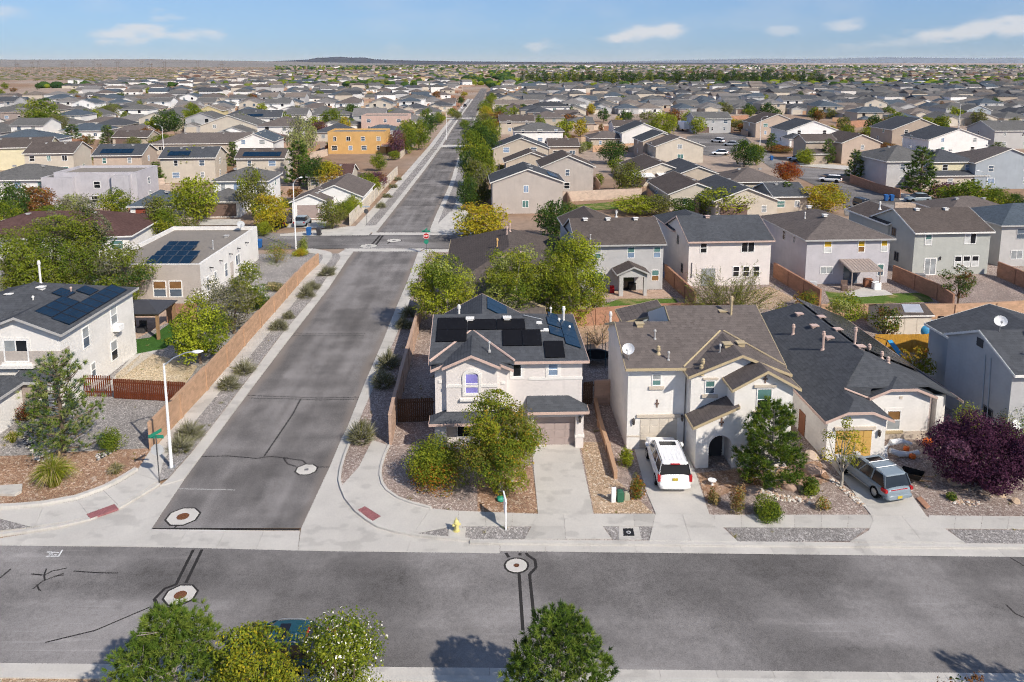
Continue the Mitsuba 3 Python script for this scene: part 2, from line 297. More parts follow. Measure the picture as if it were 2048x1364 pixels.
# valley gutter over the street mouth and the two corner aprons (flush with the road)
mouth = [Polygon(q) for q in (
 [(-20.12,39.94),(-18.06,39.89),(-18.09,38.25),(-20.49,38.34)], [(-18.06,39.89),(-15.93,39.84),(-15.86,38.17),(-18.09,38.25)], [(-15.93,39.84),(-13.8,39.79),(-13.69,38.08),(-15.86,38.17)], [(-13.8,39.79),(-11.79,39.79),(-11.42,37.99),(-13.69,38.08)])]
mouth_k = numbered('valley_gutter'); tag(mouth_k, 'flat concrete gutter across the mouth of the side street', None, None, 'structure')
slabs(mouth_k, mouth, -.05, .006)
C_OUT_L = [(-36.49,38.43),(-32.65,38.7),(-28.03,39.1),(-26.62,39.56),(-25.2,39.98),(-23.96,40.71),(-22.86,41.81),(-22.24,43.07),(-21.64,44.36)]     # foot of the rolled kerb, left corner
C_IN_L = [(-36.95,38.97),(-33.07,39.24),(-28.36,39.61),(-26.84,39.94),(-25.42,40.37),(-24.09,40.95),(-23.02,42.12),(-22.42,43.46),(-21.91,44.82)]
W_IN_L = [(-38.99,41.35),(-34.83,41.55),(-29.72,41.71),(-28.91,41.76),(-27.41,42.01),(-25.8,42.59),(-24.73,43.68),(-24.18,44.59),(-23.76,45.71)]       # inner edge of the pavement
apronL = Polygon(C_OUT_L + [(-20.45,45.17),(-20.12,39.94),(-20.49,38.34),(-27.6,38.43),(-36.61,38.56)]).buffer(0)
ap = numbered('corner_apron'); tag(ap, 'smooth concrete apron round the left street corner', None, None, 'structure')
slabs(ap, cut(apronL, [[(-23.96,40.71),(-21.9,38.79)], [(-22.92,41.81),(-21.19,40.13)], [(-26.42,39.61),(-26.09,38.25)], [(-30.67,38.97),(-30.61,38.12)]]) if False else [apronL], -.05, .008)
C_R = [(-11.08,49.9),(-11.06,48.18),(-10.95,46.44),(-10.73,44.99),(-10.45,44.18),(-9.89,42.91),(-9.04,41.6),(-8.27,40.75),(-7.5,40.08),(-6.48,39.61),(-5.46,39.3),(-4.21,39.06),(-2.97,38.92),(-2.29,38.83)]   # kerb face, right corner
apronR = Polygon([(-11.81,50.4),(-11.74,46.82),(-11.79,39.98),(-11.42,37.99),(-9.69,37.93),(-1.96,37.78),(-0.64,37.74)] + [(-0.65,38.43)] + C_R[::-1]).buffer(0)
pieces = [apronR]
for l in ([(-11.5,45.77),(-10.62,46.07)], [(-11.46,39.79),(-10.82,39.79),(-9.7,38.79),(-9.67,37.82)], [(-10.79,39.89),(-9.25,41.65)], [(-9.7,38.79),(-8.0,40.37)], [(-5.46,39.42),(-5.62,37.74)]):
    pieces = [q for p in pieces for q in polys(shp_split(p, LineString(l)))]
ap = numbered('corner_apron'); tag(ap, 'wide concrete apron round the right street corner', None, None, 'structure')
slabs(ap, pieces, -.05, .008)
# gutter pans along the road: north side right of the corner, north side far left, whole south side
def strip(a, b, z0, z1, parent, step, off=0.0, slant=.0):
    "quads between two polylines given as functions of x"
    pcs = []; x = off
    while x < 60:
        pcs.append(Polygon([a(x), a(x + step), b(x + step + slant), b(x + slant)])); x += step
    slabs(parent, pcs, z0, z1)
CURB_N = ((-2.27,38.56),(27.46,38.21))
gut = numbered('gutter'); tag(gut, 'concrete gutter pan along the north kerb', None, None, 'structure')
strip(lambda x: along(ROAD_N, x), lambda x: along(CURB_N, x), -.05, .008, gut, 2.42, -0.64)
GUT_S = ((-21.83,29.53),(21.47,28.96))
gut = numbered('gutter'); tag(gut, 'concrete gutter pan along the south kerb', None, None, 'structure')
strip(lambda x: along(GUT_S, x), lambda x: along(ROAD_S, x), -.05, .008, gut, 2.42, -30.0, .0)
def kerb(name, pts, w, label, h=.14, z=0, rnd=True):
    k = numbered(name); tag(k, label, None, None, 'structure')
    l = LineString(pts); g = l.buffer(w / 2, cap_style=2, join_style=1)
    m = block(g, z - .05, z + h); put(k, 'segment', m, 'concrete', b=.56); return k
kerb('kerb', C_R, .16, 'low concrete kerb curving round the right corner')
kerb('kerb', [(-2.28,38.7), along(CURB_N, 60)], .34, 'rolled concrete kerb along the right lots', h=.10)
kerb('kerb', [((a[0] + b[0]) / 2, (a[1] + b[1]) / 2) for a, b in zip(C_OUT_L, C_IN_L)], .24, 'rolled concrete kerb round the left corner', h=.12)
kerb('kerb', [(x, y - .18) for x, y in (along(GUT_S, -40), along(GUT_S, 45))], .34, 'concrete kerb on the near side of the road', h=.13)
L_IN = [(-21.48,45.17),(-21.36,48.42),(-21.48,53.46),(-21.67,59.73),(-21.79,63.62),(-22.05,71.75),(-21.99,82.27),(-22.61,96.19),(-22.8,100.26),(-23.02,101.88),(-23.66,103.26)]
kerbL = Polygon(ST_L[1:] + [(-22.17,104.97),(-23.25,105.85)] + L_IN[::-1] + C_OUT_L[-1:]).buffer(0)
k = numbered('kerb'); tag(k, 'broad pale kerb and gutter along the left of the side street', None, None, 'structure')
for i, q in enumerate(cut(kerbL, [[(-60, y), (0, y)] for y in np.arange(47, 105, 3.1)])):
    put(k, 'segment', block(q.buffer(-.01), -.05, .05), 'concrete', b=.52 + .05 * (i % 3))
R_IN = [(-11.08,49.9),(-11.07,51.89),(-11.08,55.81),(-11.02,62.31),(-11.0,70.1),(-11.06,78.29),(-11.23,86.86),(-11.4,98.19),(-11.31,103.54)]
kerbR = Polygon(ST_R[2:] + R_IN[::-1]).buffer(0)
k = numbered('kerb'); tag(k, 'concrete kerb and gutter along the right of the side street', None, None, 'structure')
for i, q in enumerate(cut(kerbR, [[(-30, y), (10, y)] for y in np.arange(52, 105, 3.1)])):
    put(k, 'segment', block(q.buffer(-.01), -.05, .05), 'concrete', b=.46 + .05 * (i % 3))

# yards: lot sheets under everything beside the street
yardL = Polygon([(-21.91,44.82),(-21.48,45.17)] + L_IN[1:] + [(-31.0, 103.0), (-95, 103.2), (-95, 38.6), (-60, 38.6)] + [(-36.95,38.97)] + C_IN_L[1:]).buffer(0)
struct('yard_ground', sheet(yardL, .085), 'gravelgrey', label='grey gravel ground of the lots left of the side street')
yardR = Polygon(C_R + [along(CURB_N, 75), (75, 103.5), (-11.37,104.11)] + R_IN[::-1][1:]).buffer(0)
struct('yard_ground', sheet(yardR, .085), 'gravelpink', label='pinkish grey gravel ground of the lots right of the side street')
southg = Polygon([along(GUT_S, -75), along(GUT_S, 75), (75, 5), (-75, 5)])
struct('verge', sheet(southg, .06), 'graveltan', label='tan gravel verge on the near side of the road')
# pavement, left: along the block wall and round the corner
WB = [(-23.76,45.71),(-24.17,48.59),(-24.2,51.74),(-24.22,53.3),(-24.23,60.63),(-24.55,67.02),(-24.82,79.63),(-25.18,91.97),(-24.87,97.93),(-25.04,100.26)]       # foot of the long block wall
SW = [(-21.91,44.82),(-22.76,47.53),(-22.93,53.62),(-23.04,58.84),(-23.14,65.22),(-23.36,72.6),(-23.57,82.27),(-23.71,92.65),(-23.91,100.8),(-24.54,103.54),(-25.62,104.68),(-27.43,105.85)]
side = Polygon(SW + [(-29.59,106.14),(-27.67,103.54),(-25.56,102.43)] + WB[::-1])
swl = numbered('pavement'); tag(swl, 'pale concrete pavement between the brick wall and the gravel strip', None, None, 'structure')
slabs(swl, cut(side.buffer(0), [[(-60, y), (0, y)] for y in np.arange(46.6, 104, 1.55)]), .02, .125)
corner = Polygon(C_IN_L + W_IN_L[::-1]).buffer(0)
swc = numbered('pavement'); tag(swc, 'concrete pavement curving round the left corner with a red ramp plate', None, None, 'structure')
RAMP_L = Polygon([(-24.43,41.2),(-23.35,42.25),(-22.84,41.76),(-23.96,40.75)])
slabs(swc, [p.difference(RAMP_L) for p in cut(corner, [[(-25.92,42.81),(-23.5,40.37)], [(-24.76,43.73),(-22.23,41.35)], [(-27.51,42.38),(-26.34,39.19)], [(-29.99,42.12),(-28.61,38.74)], [(-32.62,42.12),(-30.9,38.52)]])], .02, .12)
put(swc, 'ramp_plate', block(RAMP_L.buffer(-.01), .02, .124), 'ramp', label='dark red tactile plate in the left pavement')
kerb('landscape_kerb', [(-39.04,41.4),(-34.91,41.65),(-29.82,41.86),(-29.01,41.91),(-27.5,42.17),(-25.92,42.81),(-24.85,43.9),(-24.33,44.88),(-23.87,46.07)], .30, 'white painted raised edge between the pavement and the planted corner', h=.3)
# pavement, right corner and along the road
W_R = [(-8.33,49.34),(-8.41,47.98),(-8.39,46.44),(-8.26,45.47),(-7.97,44.47),(-7.58,43.73),(-6.82,42.91),(-6.01,42.38),(-4.71,41.81),(-3.59,41.6),(-2.43,41.5),(1.49,41.25),(8.13,41.25),(11.35,41.15),(20.56,41.15),(29.26,41.0),(39.19,40.85)]
W_O = [(-9.58,50.12),(-9.83,46.44),(-10.45,44.18)]
W_B = [(-5.37,39.33),(-3.71,39.89),(-2.68,40.03),(1.04,40.05),(7.83,40.03),(11.89,39.95),(19.78,39.87),(28.47,39.77),(38.11,39.61)]
MIDR = C_R[4:11]
paveR = Polygon(W_R + W_B[::-1] + MIDR[::-1] + W_O[::-1]).buffer(0)
RAMP_R = Polygon([(-8.99,41.6),(-8.59,42.01),(-7.49,41.0),(-7.89,40.51)])
DRIVES = [Polygon(q) for q in (
 [(1.3,49.83),(4.51,49.83),(4.68,41.25),(5.44,38.83),(0.68,38.83),(1.49,41.25)],
 [(8.21,48.99),(11.71,48.99),(11.57,45.41),(11.33,41.15),(12.23,38.61),(7.43,38.7),(8.25,41.25),(8.1,43.62)],
 [(20.56,47.33),(24.47,47.33),(23.69,41.0),(24.47,38.47),(18.29,38.61),(19.75,39.61),(20.43,40.56),(20.56,41.15),(20.61,46.88)])]
joints = [[(-9.33,41.35),(-7.48,43.29)], [(-7.94,40.32),(-6.16,42.43)], [(-5.44,39.28),(-4.72,41.86)], [(-2.98,39.79),(-3.09,41.65)], [(-10.35,44.82),(-8.06,44.99)], [(-9.78,47.33),(-8.42,47.79)], [(-1.51,39.89),(-1.51,41.6)], [(-0.03,39.89),(0.06,41.5)]] + \
    [[(x, 41.4), (x - .05 * (x - 3), 39.6)] for x in np.arange(7.0, 45, 1.55)]
swr = numbered('pavement'); tag(swr, 'pale concrete pavement round the right corner and along the front lots', None, None, 'structure')
dall = unary_union(DRIVES)
slabs(swr, [p.difference(RAMP_R).difference(dall) for p in cut(paveR, joints)], .02, .12)
put(swr, 'ramp_plate', block(RAMP_R.buffer(-.01), .02, .124), 'ramp', label='pink red tactile plate at the right corner')
kerb('landscape_kerb', W_R[:9], .16, 'narrow raised concrete edge round the gravel bed of the corner house', h=.2)
for d, lab, cuts in zip(DRIVES, ('pale concrete driveway of the corner house', 'concrete driveway with the white car', 'concrete driveway with the blue grey car'),
    ([[(1.17,47.01),(5.05,47.01)], [(1.41,44.13),(5.07,44.13)], [(0.46,41.25),(5.06,41.25)], [(0.45,40.03),(5.62,40.03)], [(2.96,41.3),(2.94,38.52)]],
     [[(7.99,45.17),(11.74,45.17)], [(7.64,41.2),(11.94,41.2)], [(7.43,39.98),(12.18,39.98)], [(9.77,41.25),(9.67,38.52)]],
     [[(20.3,44.02),(24.57,44.02)], [(20.18,41.0),(24.18,41.0)], [(19.36,39.79),(24.64,39.79)], [(22.26,41.05),(22.19,38.3)]])):
    k = numbered('driveway'); tag(k, lab, None, None, 'structure')
    slabs(k, cut(d, cuts), .02, .13)
# gravel strips and beds (loose cover lying on the lots)
def bed(name, pts, z, mat, label):
    return struct(name, sheet(Polygon(pts).buffer(0), z), mat, label=label)
bed('gravel_strip', C_R[10:] + [(0.68,38.87),(1.03,40.03),(-2.68,40.03),(-3.71,39.89),(-5.37,39.33)], .10, 'gravelgrey', 'grey gravel strip beside the hydrant')
bed('gravel_strip', [(5.12,40.03),(7.83,40.03),(7.42,38.79),(5.49,38.79)], .10, 'gravelgrey', 'grey gravel strip round the meter pad')
bed('gravel_strip', [(11.89,39.94),(19.77,39.84),(18.31,38.65),(12.25,38.65)], .10, 'gravelgrey', 'long grey gravel strip between the second and third driveway')
bed('gravel_strip', [(24.23,39.75),(38.11,39.61),(37.01,38.34),(24.47,38.52)], .10, 'gravelgrey', 'grey gravel strip right of the third driveway')
bed('gravel_strip', [(-37.82,39.98),(-29.1,40.75),(-26.79,39.94),(-28.36,39.61),(-36.99,39.01)], .125, 'gravelgrey', 'grey gravel wedge between pavement and kerb at the left edge')
bed('gravel_bed', [(-2.21,46.38),(0.51,46.7),(1.29,46.7),(1.5,41.3),(-1.99,41.5)], .10, 'mulch', 'rust brown mulch bed beside the first driveway')
bed('gravel_bed', [(4.65,49.83),(6.18,49.83),(6.48,45.05),(7.48,42.91),(8.14,41.3),(4.72,41.3)], .10, 'graveltan', 'tan gravel side bed right of the first driveway')
bed('gravel_bed', [(11.69,45.77),(20.07,47.33),(19.8,44.88),(17.46,43.73),(14.6,44.3),(11.49,42.64)], .10, 'mulch', 'brown mulch under the tree of the second house')
bed('gravel_bed', [(-40.13,47.66),(-32.8,47.98),(-27.87,48.65),(-24.35,48.99),(-24.1,48.59),(-23.87,46.14),(-24.33,44.88),(-24.85,43.9),(-25.92,42.81),(-27.5,42.17),(-29.82,41.86),(-35.41,41.55)], .10, 'mulch', 'orange brown crushed rock bed on the planted corner')
bed('gravel_bed', [(-32.94,61.56),(-33.04,66.77),(-26.89,63.4),(-26.58,61.56),(-26.36,59.73),(-31.85,59.23)], .10, 'gravelsand', 'straw coloured gravel yard behind the rust red fence')
bed('gravel_bed', [(26.1,47.01),(38.56,47.66),(35.44,43.46),(26.25,44.3)], .10, 'gravelpink', 'shaded pink gravel under the purple tree')
struct('patio', sheet(Polygon([(-33.67,66.41),(-31.91,67.27),(-32.95,61.25),(-32.31,57.8)]), .10), 'concrete', label='concrete path along the white house wall')
struct('patio', block(Polygon([(-35.5,68.79),(-34.65,73.61),(-34.04,75.88),(-36.79,80.85),(-41.37,80.85)]), .02, .13), 'pavertile', label='pinkish paved patio under the dark gazebo')
struct('lawn', sheet(Polygon([(-33.8,65.93),(-31.48,67.52),(-31.32,71.75),(-33.91,75.57),(-34.08,72.89),(-34.15,70.37),(-35.62,69.7)]), .105), 'turf', label='bright green artificial lawn behind the white house')

# ---------------------------------------------------------------- house toolkit
ZB = .085
def lift(pts, dz): return [(p[0], p[1], p[2] + dz) for p in pts]
class House:
    def __init__(s, label, x, y, a=0.0, wall='offwhite', roof='greyroof', trim='trimwhite', name='house', cat='house', group=None, z=ZB, far=False):
        s.k = thing(name, label, cat, group); s.fr = Fr(x, y, a, z)
        s.wall_c, s.roof_c, s.trim_c, s.far = wall, roof, trim, far
        s.b = .5
    def part(s, name, mb, mat, c=None, b=None, label=None, parent=None, kind=None): return put(parent or s.k, name, mb, mat, s.fr, c, s.b if b is None else b, label, kind)
    def walls(s, x0, y0, x1, y1, h, c=None, z0=-.15, top=None, label=None, b=None):
        "four walls; top: {'f': peak, ...} adds a gable peak height over that side"
        m = MB(); top = top or {}; xm, ym = (x0 + x1) / 2, (y0 + y1) / 2
        sides = {'f': [(x0, y0), (x1, y0), (xm, y0)], 'b': [(x1, y1), (x0, y1), (xm, y1)], 'l': [(x0, y1), (x0, y0), (x0, ym)], 'r': [(x1, y0), (x1, y1), (x1, ym)]}
        for k, (p, q, mid) in sides.items():
            pts = [(*p, z0), (*q, z0), (*q, h)] + ([(*top.get(k + 'm', mid), top[k])] if k in top else []) + [(*p, h)]
            m.poly(pts)
        return s.part('wall', m, 'stucco', c or s.wall_c, b, label)
    def roof_faces(s, faces, edges, c=None, th=.12, trim=None, mat='shingle', name='roof', bh=.17, ridge=()):
        m = MB()
        for f in faces: m.slab(f, th)
        for a, b in ridge: m.tube([a, b], .07, 5)
        k = s.part(name, m, mat, c or s.roof_c)
        if edges:
            e = MB()
            for (p, q) in edges:
                p, q = np.array(p, float), np.array(q, float); d = q - p; n = np.array([d[1], -d[0], 0]); n /= np.linalg.norm(n) + 1e-9
                e.slab([p + n * .002 + [0, 0, .015], q + n * .002 + [0, 0, .015], q + n * .002 - [0, 0, bh], p + n * .002 - [0, 0, bh]], .035, n)
            s.part('fascia', e, 'paint', trim or s.trim_c, parent=k)
        return k
    def wing(s, x0, y0, x1, y1, h, kind='x:gg', pitch=.4, oh=.4, ohg=.3, wall=None, roof=None, trim=None, z0=-.15, walls=True, b=None):
        "a block with walls and its roof. kind: ridge axis, then the two ends (g gable, h hip) front/left first; or flat, shed:f"
        ax, ends = kind[0], kind[2:]
        hz = h - oh * pitch; top = {}
        if ax == 'x':
            half = (y1 - y0) / 2; ym = (y0 + y1) / 2; zr = h + half * pitch; yl, yh = y0 - oh, y1 + oh
            xl = x0 - (oh if ends[0] == 'h' else ohg); xr = x1 + (oh if ends[1] == 'h' else ohg)
            ra = (xl + (half + oh if ends[0] == 'h' else 0), ym, zr); rb = (xr - (half + oh if ends[1] == 'h' else 0), ym, zr)
            if ra[0] > rb[0]: m_ = (ra[0] + rb[0]) / 2; ra = rb = (m_, ym, zr)
            A, B, C, D = (xl, yl, hz), (xr, yl, hz), (xr, yh, hz), (xl, yh, hz)
            faces = [[A, B, rb, ra], [C, D, ra, rb]]; edges = [(A, B), (C, D)]
            if ends[0] == 'h': faces.append([D, A, ra]); edges.append((D, A))
            else: top['l'] = zr - .1; edges += [(ra, A), (D, ra)]
            if ends[1] == 'h': faces.append([B, C, rb]); edges.append((B, C))
            else: top['r'] = zr - .1; edges += [(B, rb), (rb, C)]
        else:
            half = (x1 - x0) / 2; xm = (x0 + x1) / 2; zr = h + half * pitch; xl, xr = x0 - oh, x1 + oh
            yl = y0 - (oh if ends[0] == 'h' else ohg); yh = y1 + (oh if ends[1] == 'h' else ohg)
            ra = (xm, yl + (half + oh if ends[0] == 'h' else 0), zr); rb = (xm, yh - (half + oh if ends[1] == 'h' else 0), zr)
            if ra[1] > rb[1]: m_ = (ra[1] + rb[1]) / 2; ra = rb = (xm, m_, zr)
            A, B, C, D = (xl, yl, hz), (xr, yl, hz), (xr, yh, hz), (xl, yh, hz)
            faces = [[B, C, rb, ra], [D, A, ra, rb]]; edges = [(B, C), (D, A)]
            if ends[0] == 'h': faces.append([A, B, ra]); edges.append((A, B))
            else: top['f'] = zr - .1; edges += [(A, ra), (ra, B)]
            if ends[1] == 'h': faces.append([C, D, rb]); edges.append((C, D))
            else: top['b'] = zr - .1; edges += [(C, rb), (rb, D)]
        if walls: s.walls(x0, y0, x1, y1, h - .02, wall, z0, top, b=b)
        faces = [[p for i, p in enumerate(f) if i == 0 or np.linalg.norm(np.subtract(p, f[i - 1])) > 1e-6] for f in faces]
        k = s.roof_faces(faces, edges, roof, trim=trim)
        s.zr = zr; return k
    def shed(s, x0, y0, x1, y1, zlow, zhigh, low='f', roof=None, trim=None, th=.12, name='roof', mat='shingle'):
        zz = {'f': (zlow, zlow, zhigh, zhigh), 'b': (zhigh, zhigh, zlow, zlow), 'l': (zlow, zhigh, zhigh, zlow), 'r': (zhigh, zlow, zlow, zhigh)}[low]
        A, B, C, D = [(x, y, z) for (x, y), z in zip(((x0, y0), (x1, y0), (x1, y1), (x0, y1)), zz)]
        return s.roof_faces([[A, B, C, D]], [(A, B), (B, C), (C, D), (D, A)], roof, th, trim, mat, name)
    def flat(s, x0, y0, x1, y1, h, c=None, roof='flatroof', par=.45, t=.25, cap=None, z0=-.15, b=None):
        s.walls(x0, y0, x1, y1, h - .06, c, z0, b=b)
        m = MB(); zt = h
        for q in ((x0, y0, x1, y0 + t), (x0, y1 - t, x1, y1), (x0, y0 + t, x0 + t, y1 - t), (x1 - t, y0 + t, x1, y1 - t)):
            m.box(q[0] - .03 * (q[0] == x0), q[1] - .03 * (q[1] == y0), zt - .06, q[2] + .03 * (q[2] == x1), q[3] + .03 * (q[3] == y1), zt)
            if q[3] - q[1] < t + .01: m.poly([(q[0] + t, q[3] if q[1] == y0 else q[1], zt - .06), (q[2] - t, q[3] if q[1] == y0 else q[1], zt - .06), (q[2] - t, q[3] if q[1] == y0 else q[1], zt - par), (q[0] + t, q[3] if q[1] == y0 else q[1], zt - par)])
            else: m.poly([(q[2] if q[0] == x0 else q[0], q[1], zt - .06), (q[2] if q[0] == x0 else q[0], q[3], zt - .06), (q[2] if q[0] == x0 else q[0], q[3], zt - par), (q[2] if q[0] == x0 else q[0], q[1], zt - par)])
        s.part('parapet', m, 'stucco', cap or c or s.wall_c)
        m = MB().poly([(x0 + t, y0 + t, zt - par), (x1 - t, y0 + t, zt - par), (x1 - t, y1 - t, zt - par), (x0 + t, y1 - t, zt - par)])
        return s.part('roof', m, 'stucco' if roof == 'flatroof' else 'matte', roof)
    def on(s, face, c):
        "maps (along, z, out) on a wall face to local coordinates"
        if face == 'f': return lambda a, z, o: (a, c - o, z)
        if face == 'b': return lambda a, z, o: (a, c + o, z)
        if face == 'r': return lambda a, z, o: (c + o, a, z)
        return lambda a, z, o: (c - o, a, z)
    def plate(s, mb, g, a0, z0, a1, z1, o0, o1):
        v = [g(a, z, o) for a in (a0, a1) for z in (z0, z1) for o in (o0, o1)]
        mb.add(v, [[0, 1, 3, 2], [4, 6, 7, 5], [0, 4, 5, 1], [2, 3, 7, 6], [0, 2, 6, 4], [1, 5, 7, 3]]); return mb
    def window(s, face, c, r, style='sash', glass='glassdark', upper=None, frame='white', fw=.07, sill=None, trim=None, name='window', label=None, parent=None):
        a0, z0, a1, z1 = r; g = s.on(face, c); m = MB(); w = fw
        for q in ((a0, z0, a1, z0 + w), (a0, z1 - w, a1, z1), (a0, z0 + w, a0 + w, z1 - w), (a1 - w, z0 + w, a1, z1 - w)): s.plate(m, g, *q, 0, .05)
        zm, am = (z0 + z1) / 2, (a0 + a1) / 2
        if style == 'sash': s.plate(m, g, a0 + w, zm - w * .4, a1 - w, zm + w * .4, 0, .045); halves = [(a0 + w, z0 + w, a1 - w, zm - w * .4), (a0 + w, zm + w * .4, a1 - w, z1 - w)]
        elif style == 'slide': s.plate(m, g, am - w * .4, z0 + w, am + w * .4, z1 - w, 0, .045); halves = [(a0 + w, z0 + w, am - w * .4, z1 - w), (am + w * .4, z0 + w, a1 - w, z1 - w)]
        else: halves = [(a0 + w, z0 + w, a1 - w, z1 - w)]
        k = s.part(name, m, 'paint', frame, label=label, parent=parent)
        deep = k.count('__') >= 2
        for i, h in enumerate(halves):
            pm = s.plate(MB(), g, *h, 0, .015)
            s.part('pane', pm, 'glass', upper if (i == 1 and upper) else glass, b=.5, parent=s.k if deep else k)
        if sill:
            sm = s.plate(MB(), g, a0 - .18, z0 - .22, a1 + .18, z0 - .02, 0, .12); s.part('sill', sm, 'stucco', sill, parent=k)
        if trim:
            tm = MB(); o = .16
            for q in ((a0 - o, z0 - o, a1 + o, z0), (a0 - o, z1, a1 + o, z1 + o), (a0 - o, z0, a0, z1), (a1, z0, a1 + o, z1)): s.plate(tm, g, *q, 0, .04)
            s.part('surround', tm, 'stucco', trim, parent=k)
        return k
    def box(s, name, x0, y0, z0, x1, y1, z1, mat='stucco', c=None, label=None, parent=None, b=None): return s.part(name, MB().box(x0, y0, z0, x1, y1, z1), mat, c or s.wall_c, b, label, parent)
    def garage(s, face, c, r, col, cols=4, rows=4, near=True, label=None):
        a0, z0, a1, z1 = r; g = s.on(face, c)
        k = s.part('garage_door', s.plate(MB(), g, a0, z0, a1, z1, 0, .02), 'paint', col, label=label)
        if near:
            dw, dz = (a1 - a0) / cols, (z1 - z0) / rows
            for i in range(cols):
                for j in range(rows):
                    s.part('panel', s.plate(MB(), g, a0 + i * dw + .05, z0 + j * dz + .04, a0 + (i + 1) * dw - .05, z0 + (j + 1) * dz - .04, .02, .045), 'paint', col, b=.5 + .02 * ((i + j) % 2), parent=k)
        return k
    def on_roof(s, plane, u, v):
        "plane: origin, unit u, unit v (up the slope), normal"
        o, du, dv, n = plane; return np.array(o) + np.array(du) * u + np.array(dv) * v
    def solar(s, plane, u0, v0, u1, v1, c='solarblack', lift_=.10, frame=None, cells=None):
        o, du, dv, n = map(np.array, plane); P4 = [o + du * u + dv * v + n * lift_ for u, v in ((u0, v0), (u1, v0), (u1, v1), (u0, v1))]
        k = s.part('solar_panel', MB().slab(P4, .05, -n), 'solar', c)
        if frame:
            m = MB(); t = .045
            for a in ((u0, v0, u1, v0 + t), (u0, v1 - t, u1, v1), (u0, v0 + t, u0 + t, v1 - t), (u1 - t, v0 + t, u1, v1 - t)):
                m.slab([o + du * u + dv * v + n * (lift_ + .012) for u, v in ((a[0], a[1]), (a[2], a[1]), (a[2], a[3]), (a[0], a[3]))], .011, -n)
            for i in range(1, cells or 0):
                vv = v0 + (v1 - v0) * i / cells
                m.slab([o + du * u + dv * v + n * (lift_ + .008) for u, v in ((u0, vv), (u1, vv), (u1, vv + .03), (u0, vv + .03))], .006, -n)
            s.part('frame', m, 'metal', frame, parent=k)
        return k
    def plane(s, p0, p1, p2):
        "plane with u from p0 to p1 and v upwards towards p2"
        p0, p1, p2 = map(lambda q: np.array(q, float), (p0, p1, p2)); du = (p1 - p0) / np.linalg.norm(p1 - p0)
        dv = p2 - p0; dv = dv - du * dv.dot(du); dv /= np.linalg.norm(dv); n = np.cross(du, dv)
        if n[2] < 0: n = -n
        return p0, du, dv, n
    def pipe(s, x, y, z, h=.5, r=.05, c='trimgrey', cap=True):
        m = MB().lathe([(r * 2.2, -.1), (r * 2.0, .05), (r, .08), (r, h)], (x, y, z), 8)
        if cap: m.lathe([(r * 1.9, h - .02), (r * 2.1, h + .05), (r * 1.1, h + .13)], (x, y, z), 8)
        return s.part('vent_pipe', m, 'paint', c)
    def flue(s, x, y, z, h, c):
        m = MB().lathe([(.22, -.15), (.13, .05), (.085, .12), (.085, h - .3), (.13, h - .28), (.14, h - .12), (.10, h - .1), (.12, h), (.05, h + .05)], (x, y, z), 9)
        return s.part('flue_pipe', m, 'paint', c)
    def vent(s, x, y, z, c='trimwhite', d=(0, -1)):
        m = MB().box(x - .22, y - .22, z - .1, x + .22, y + .22, z + .14); m.slab([(x - .3, y - .3, z + .22), (x + .3, y - .3, z + .22), (x + .3, y + .3, z + .2), (x - .3, y + .3, z + .2)], .06)
        return s.part('roof_vent', m, 'paint', c)
    def dish(s, x, y, z, face=(-.4, -.8, .45), r=.42, c='carwhite'):
        f = np.array(face, float); f /= np.linalg.norm(f); a = np.cross(f, [0, 0, 1]); a /= np.linalg.norm(a); b = np.cross(a, f)
        C = np.array([x, y, z + .75]); m = MB(); n = 16; rings = [(.02, 0), (r * .55, .05), (r, .14)]; v = []
        for rr, o in rings: v += [C + a * rr * math.cos(t) + b * rr * math.sin(t) * .9 + f * o for t in np.arange(n) * 2 * np.pi / n]
        fc = [[i * n + j, i * n + (j + 1) % n, (i + 1) * n + (j + 1) % n, (i + 1) * n + j] for i in range(2) for j in range(n)]
        m.add(v, fc); k = s.part('satellite_dish', m, 'paint', c)
        m2 = MB().tube([(x, y, z - .1), (x, y, z + .45), C - f * .02], .03, 6).tube([C + b * -r * .8 + f * .1, C + f * .5 - b * .15], .018, 5); m2.box(*(C + f * .5 - b * .15 - .05), *(C + f * .5 - b * .15 + .05))
        s.part('mast', m2, 'metal', 'silver', parent=k); return k
    def lamp(s, face, c, a, z):
        g = s.on(face, c); m = MB(); p = np.array(g(a, z, .14)); q = np.array(g(a, z + .2, 0))
        m.lathe([(.04, -.22), (.08, -.15), (.09, .12), (.12, .15), (.02, .26)], p, 7); m.tube([q, p + [0, 0, .2]], .02, 5)
        return s.part('wall_lamp', m, 'paint', 'trimdark')
def arch_wall(a0, a1, z0, z1, oa0, oa1, oz, rise, n=10):
    "outline polygon of a wall with an arched opening from its foot"
    cx = (oa0 + oa1) / 2; hw = (oa1 - oa0) / 2
    arc = [(cx + hw * math.cos(t), oz + rise * math.sin(t)) for t in np.linspace(0, math.pi, n)]
    return Polygon([(a0, z0), (oa0, z0)] + [(x, z) for x, z in arc[::-1]] + [(oa1, z0), (a1, z0), (a1, z1), (a0, z1)])
def wall_plate(g_poly, t, place):
    "extrudes an (along, z) polygon by t and maps it with place(along, z, out)"
    m = trimesh.creation.extrude_polygon(g_poly, t, engine='earcut'); v = np.array([place(a, z, o) for a, z, o in m.vertices])
    return MB().add(v, m.faces)

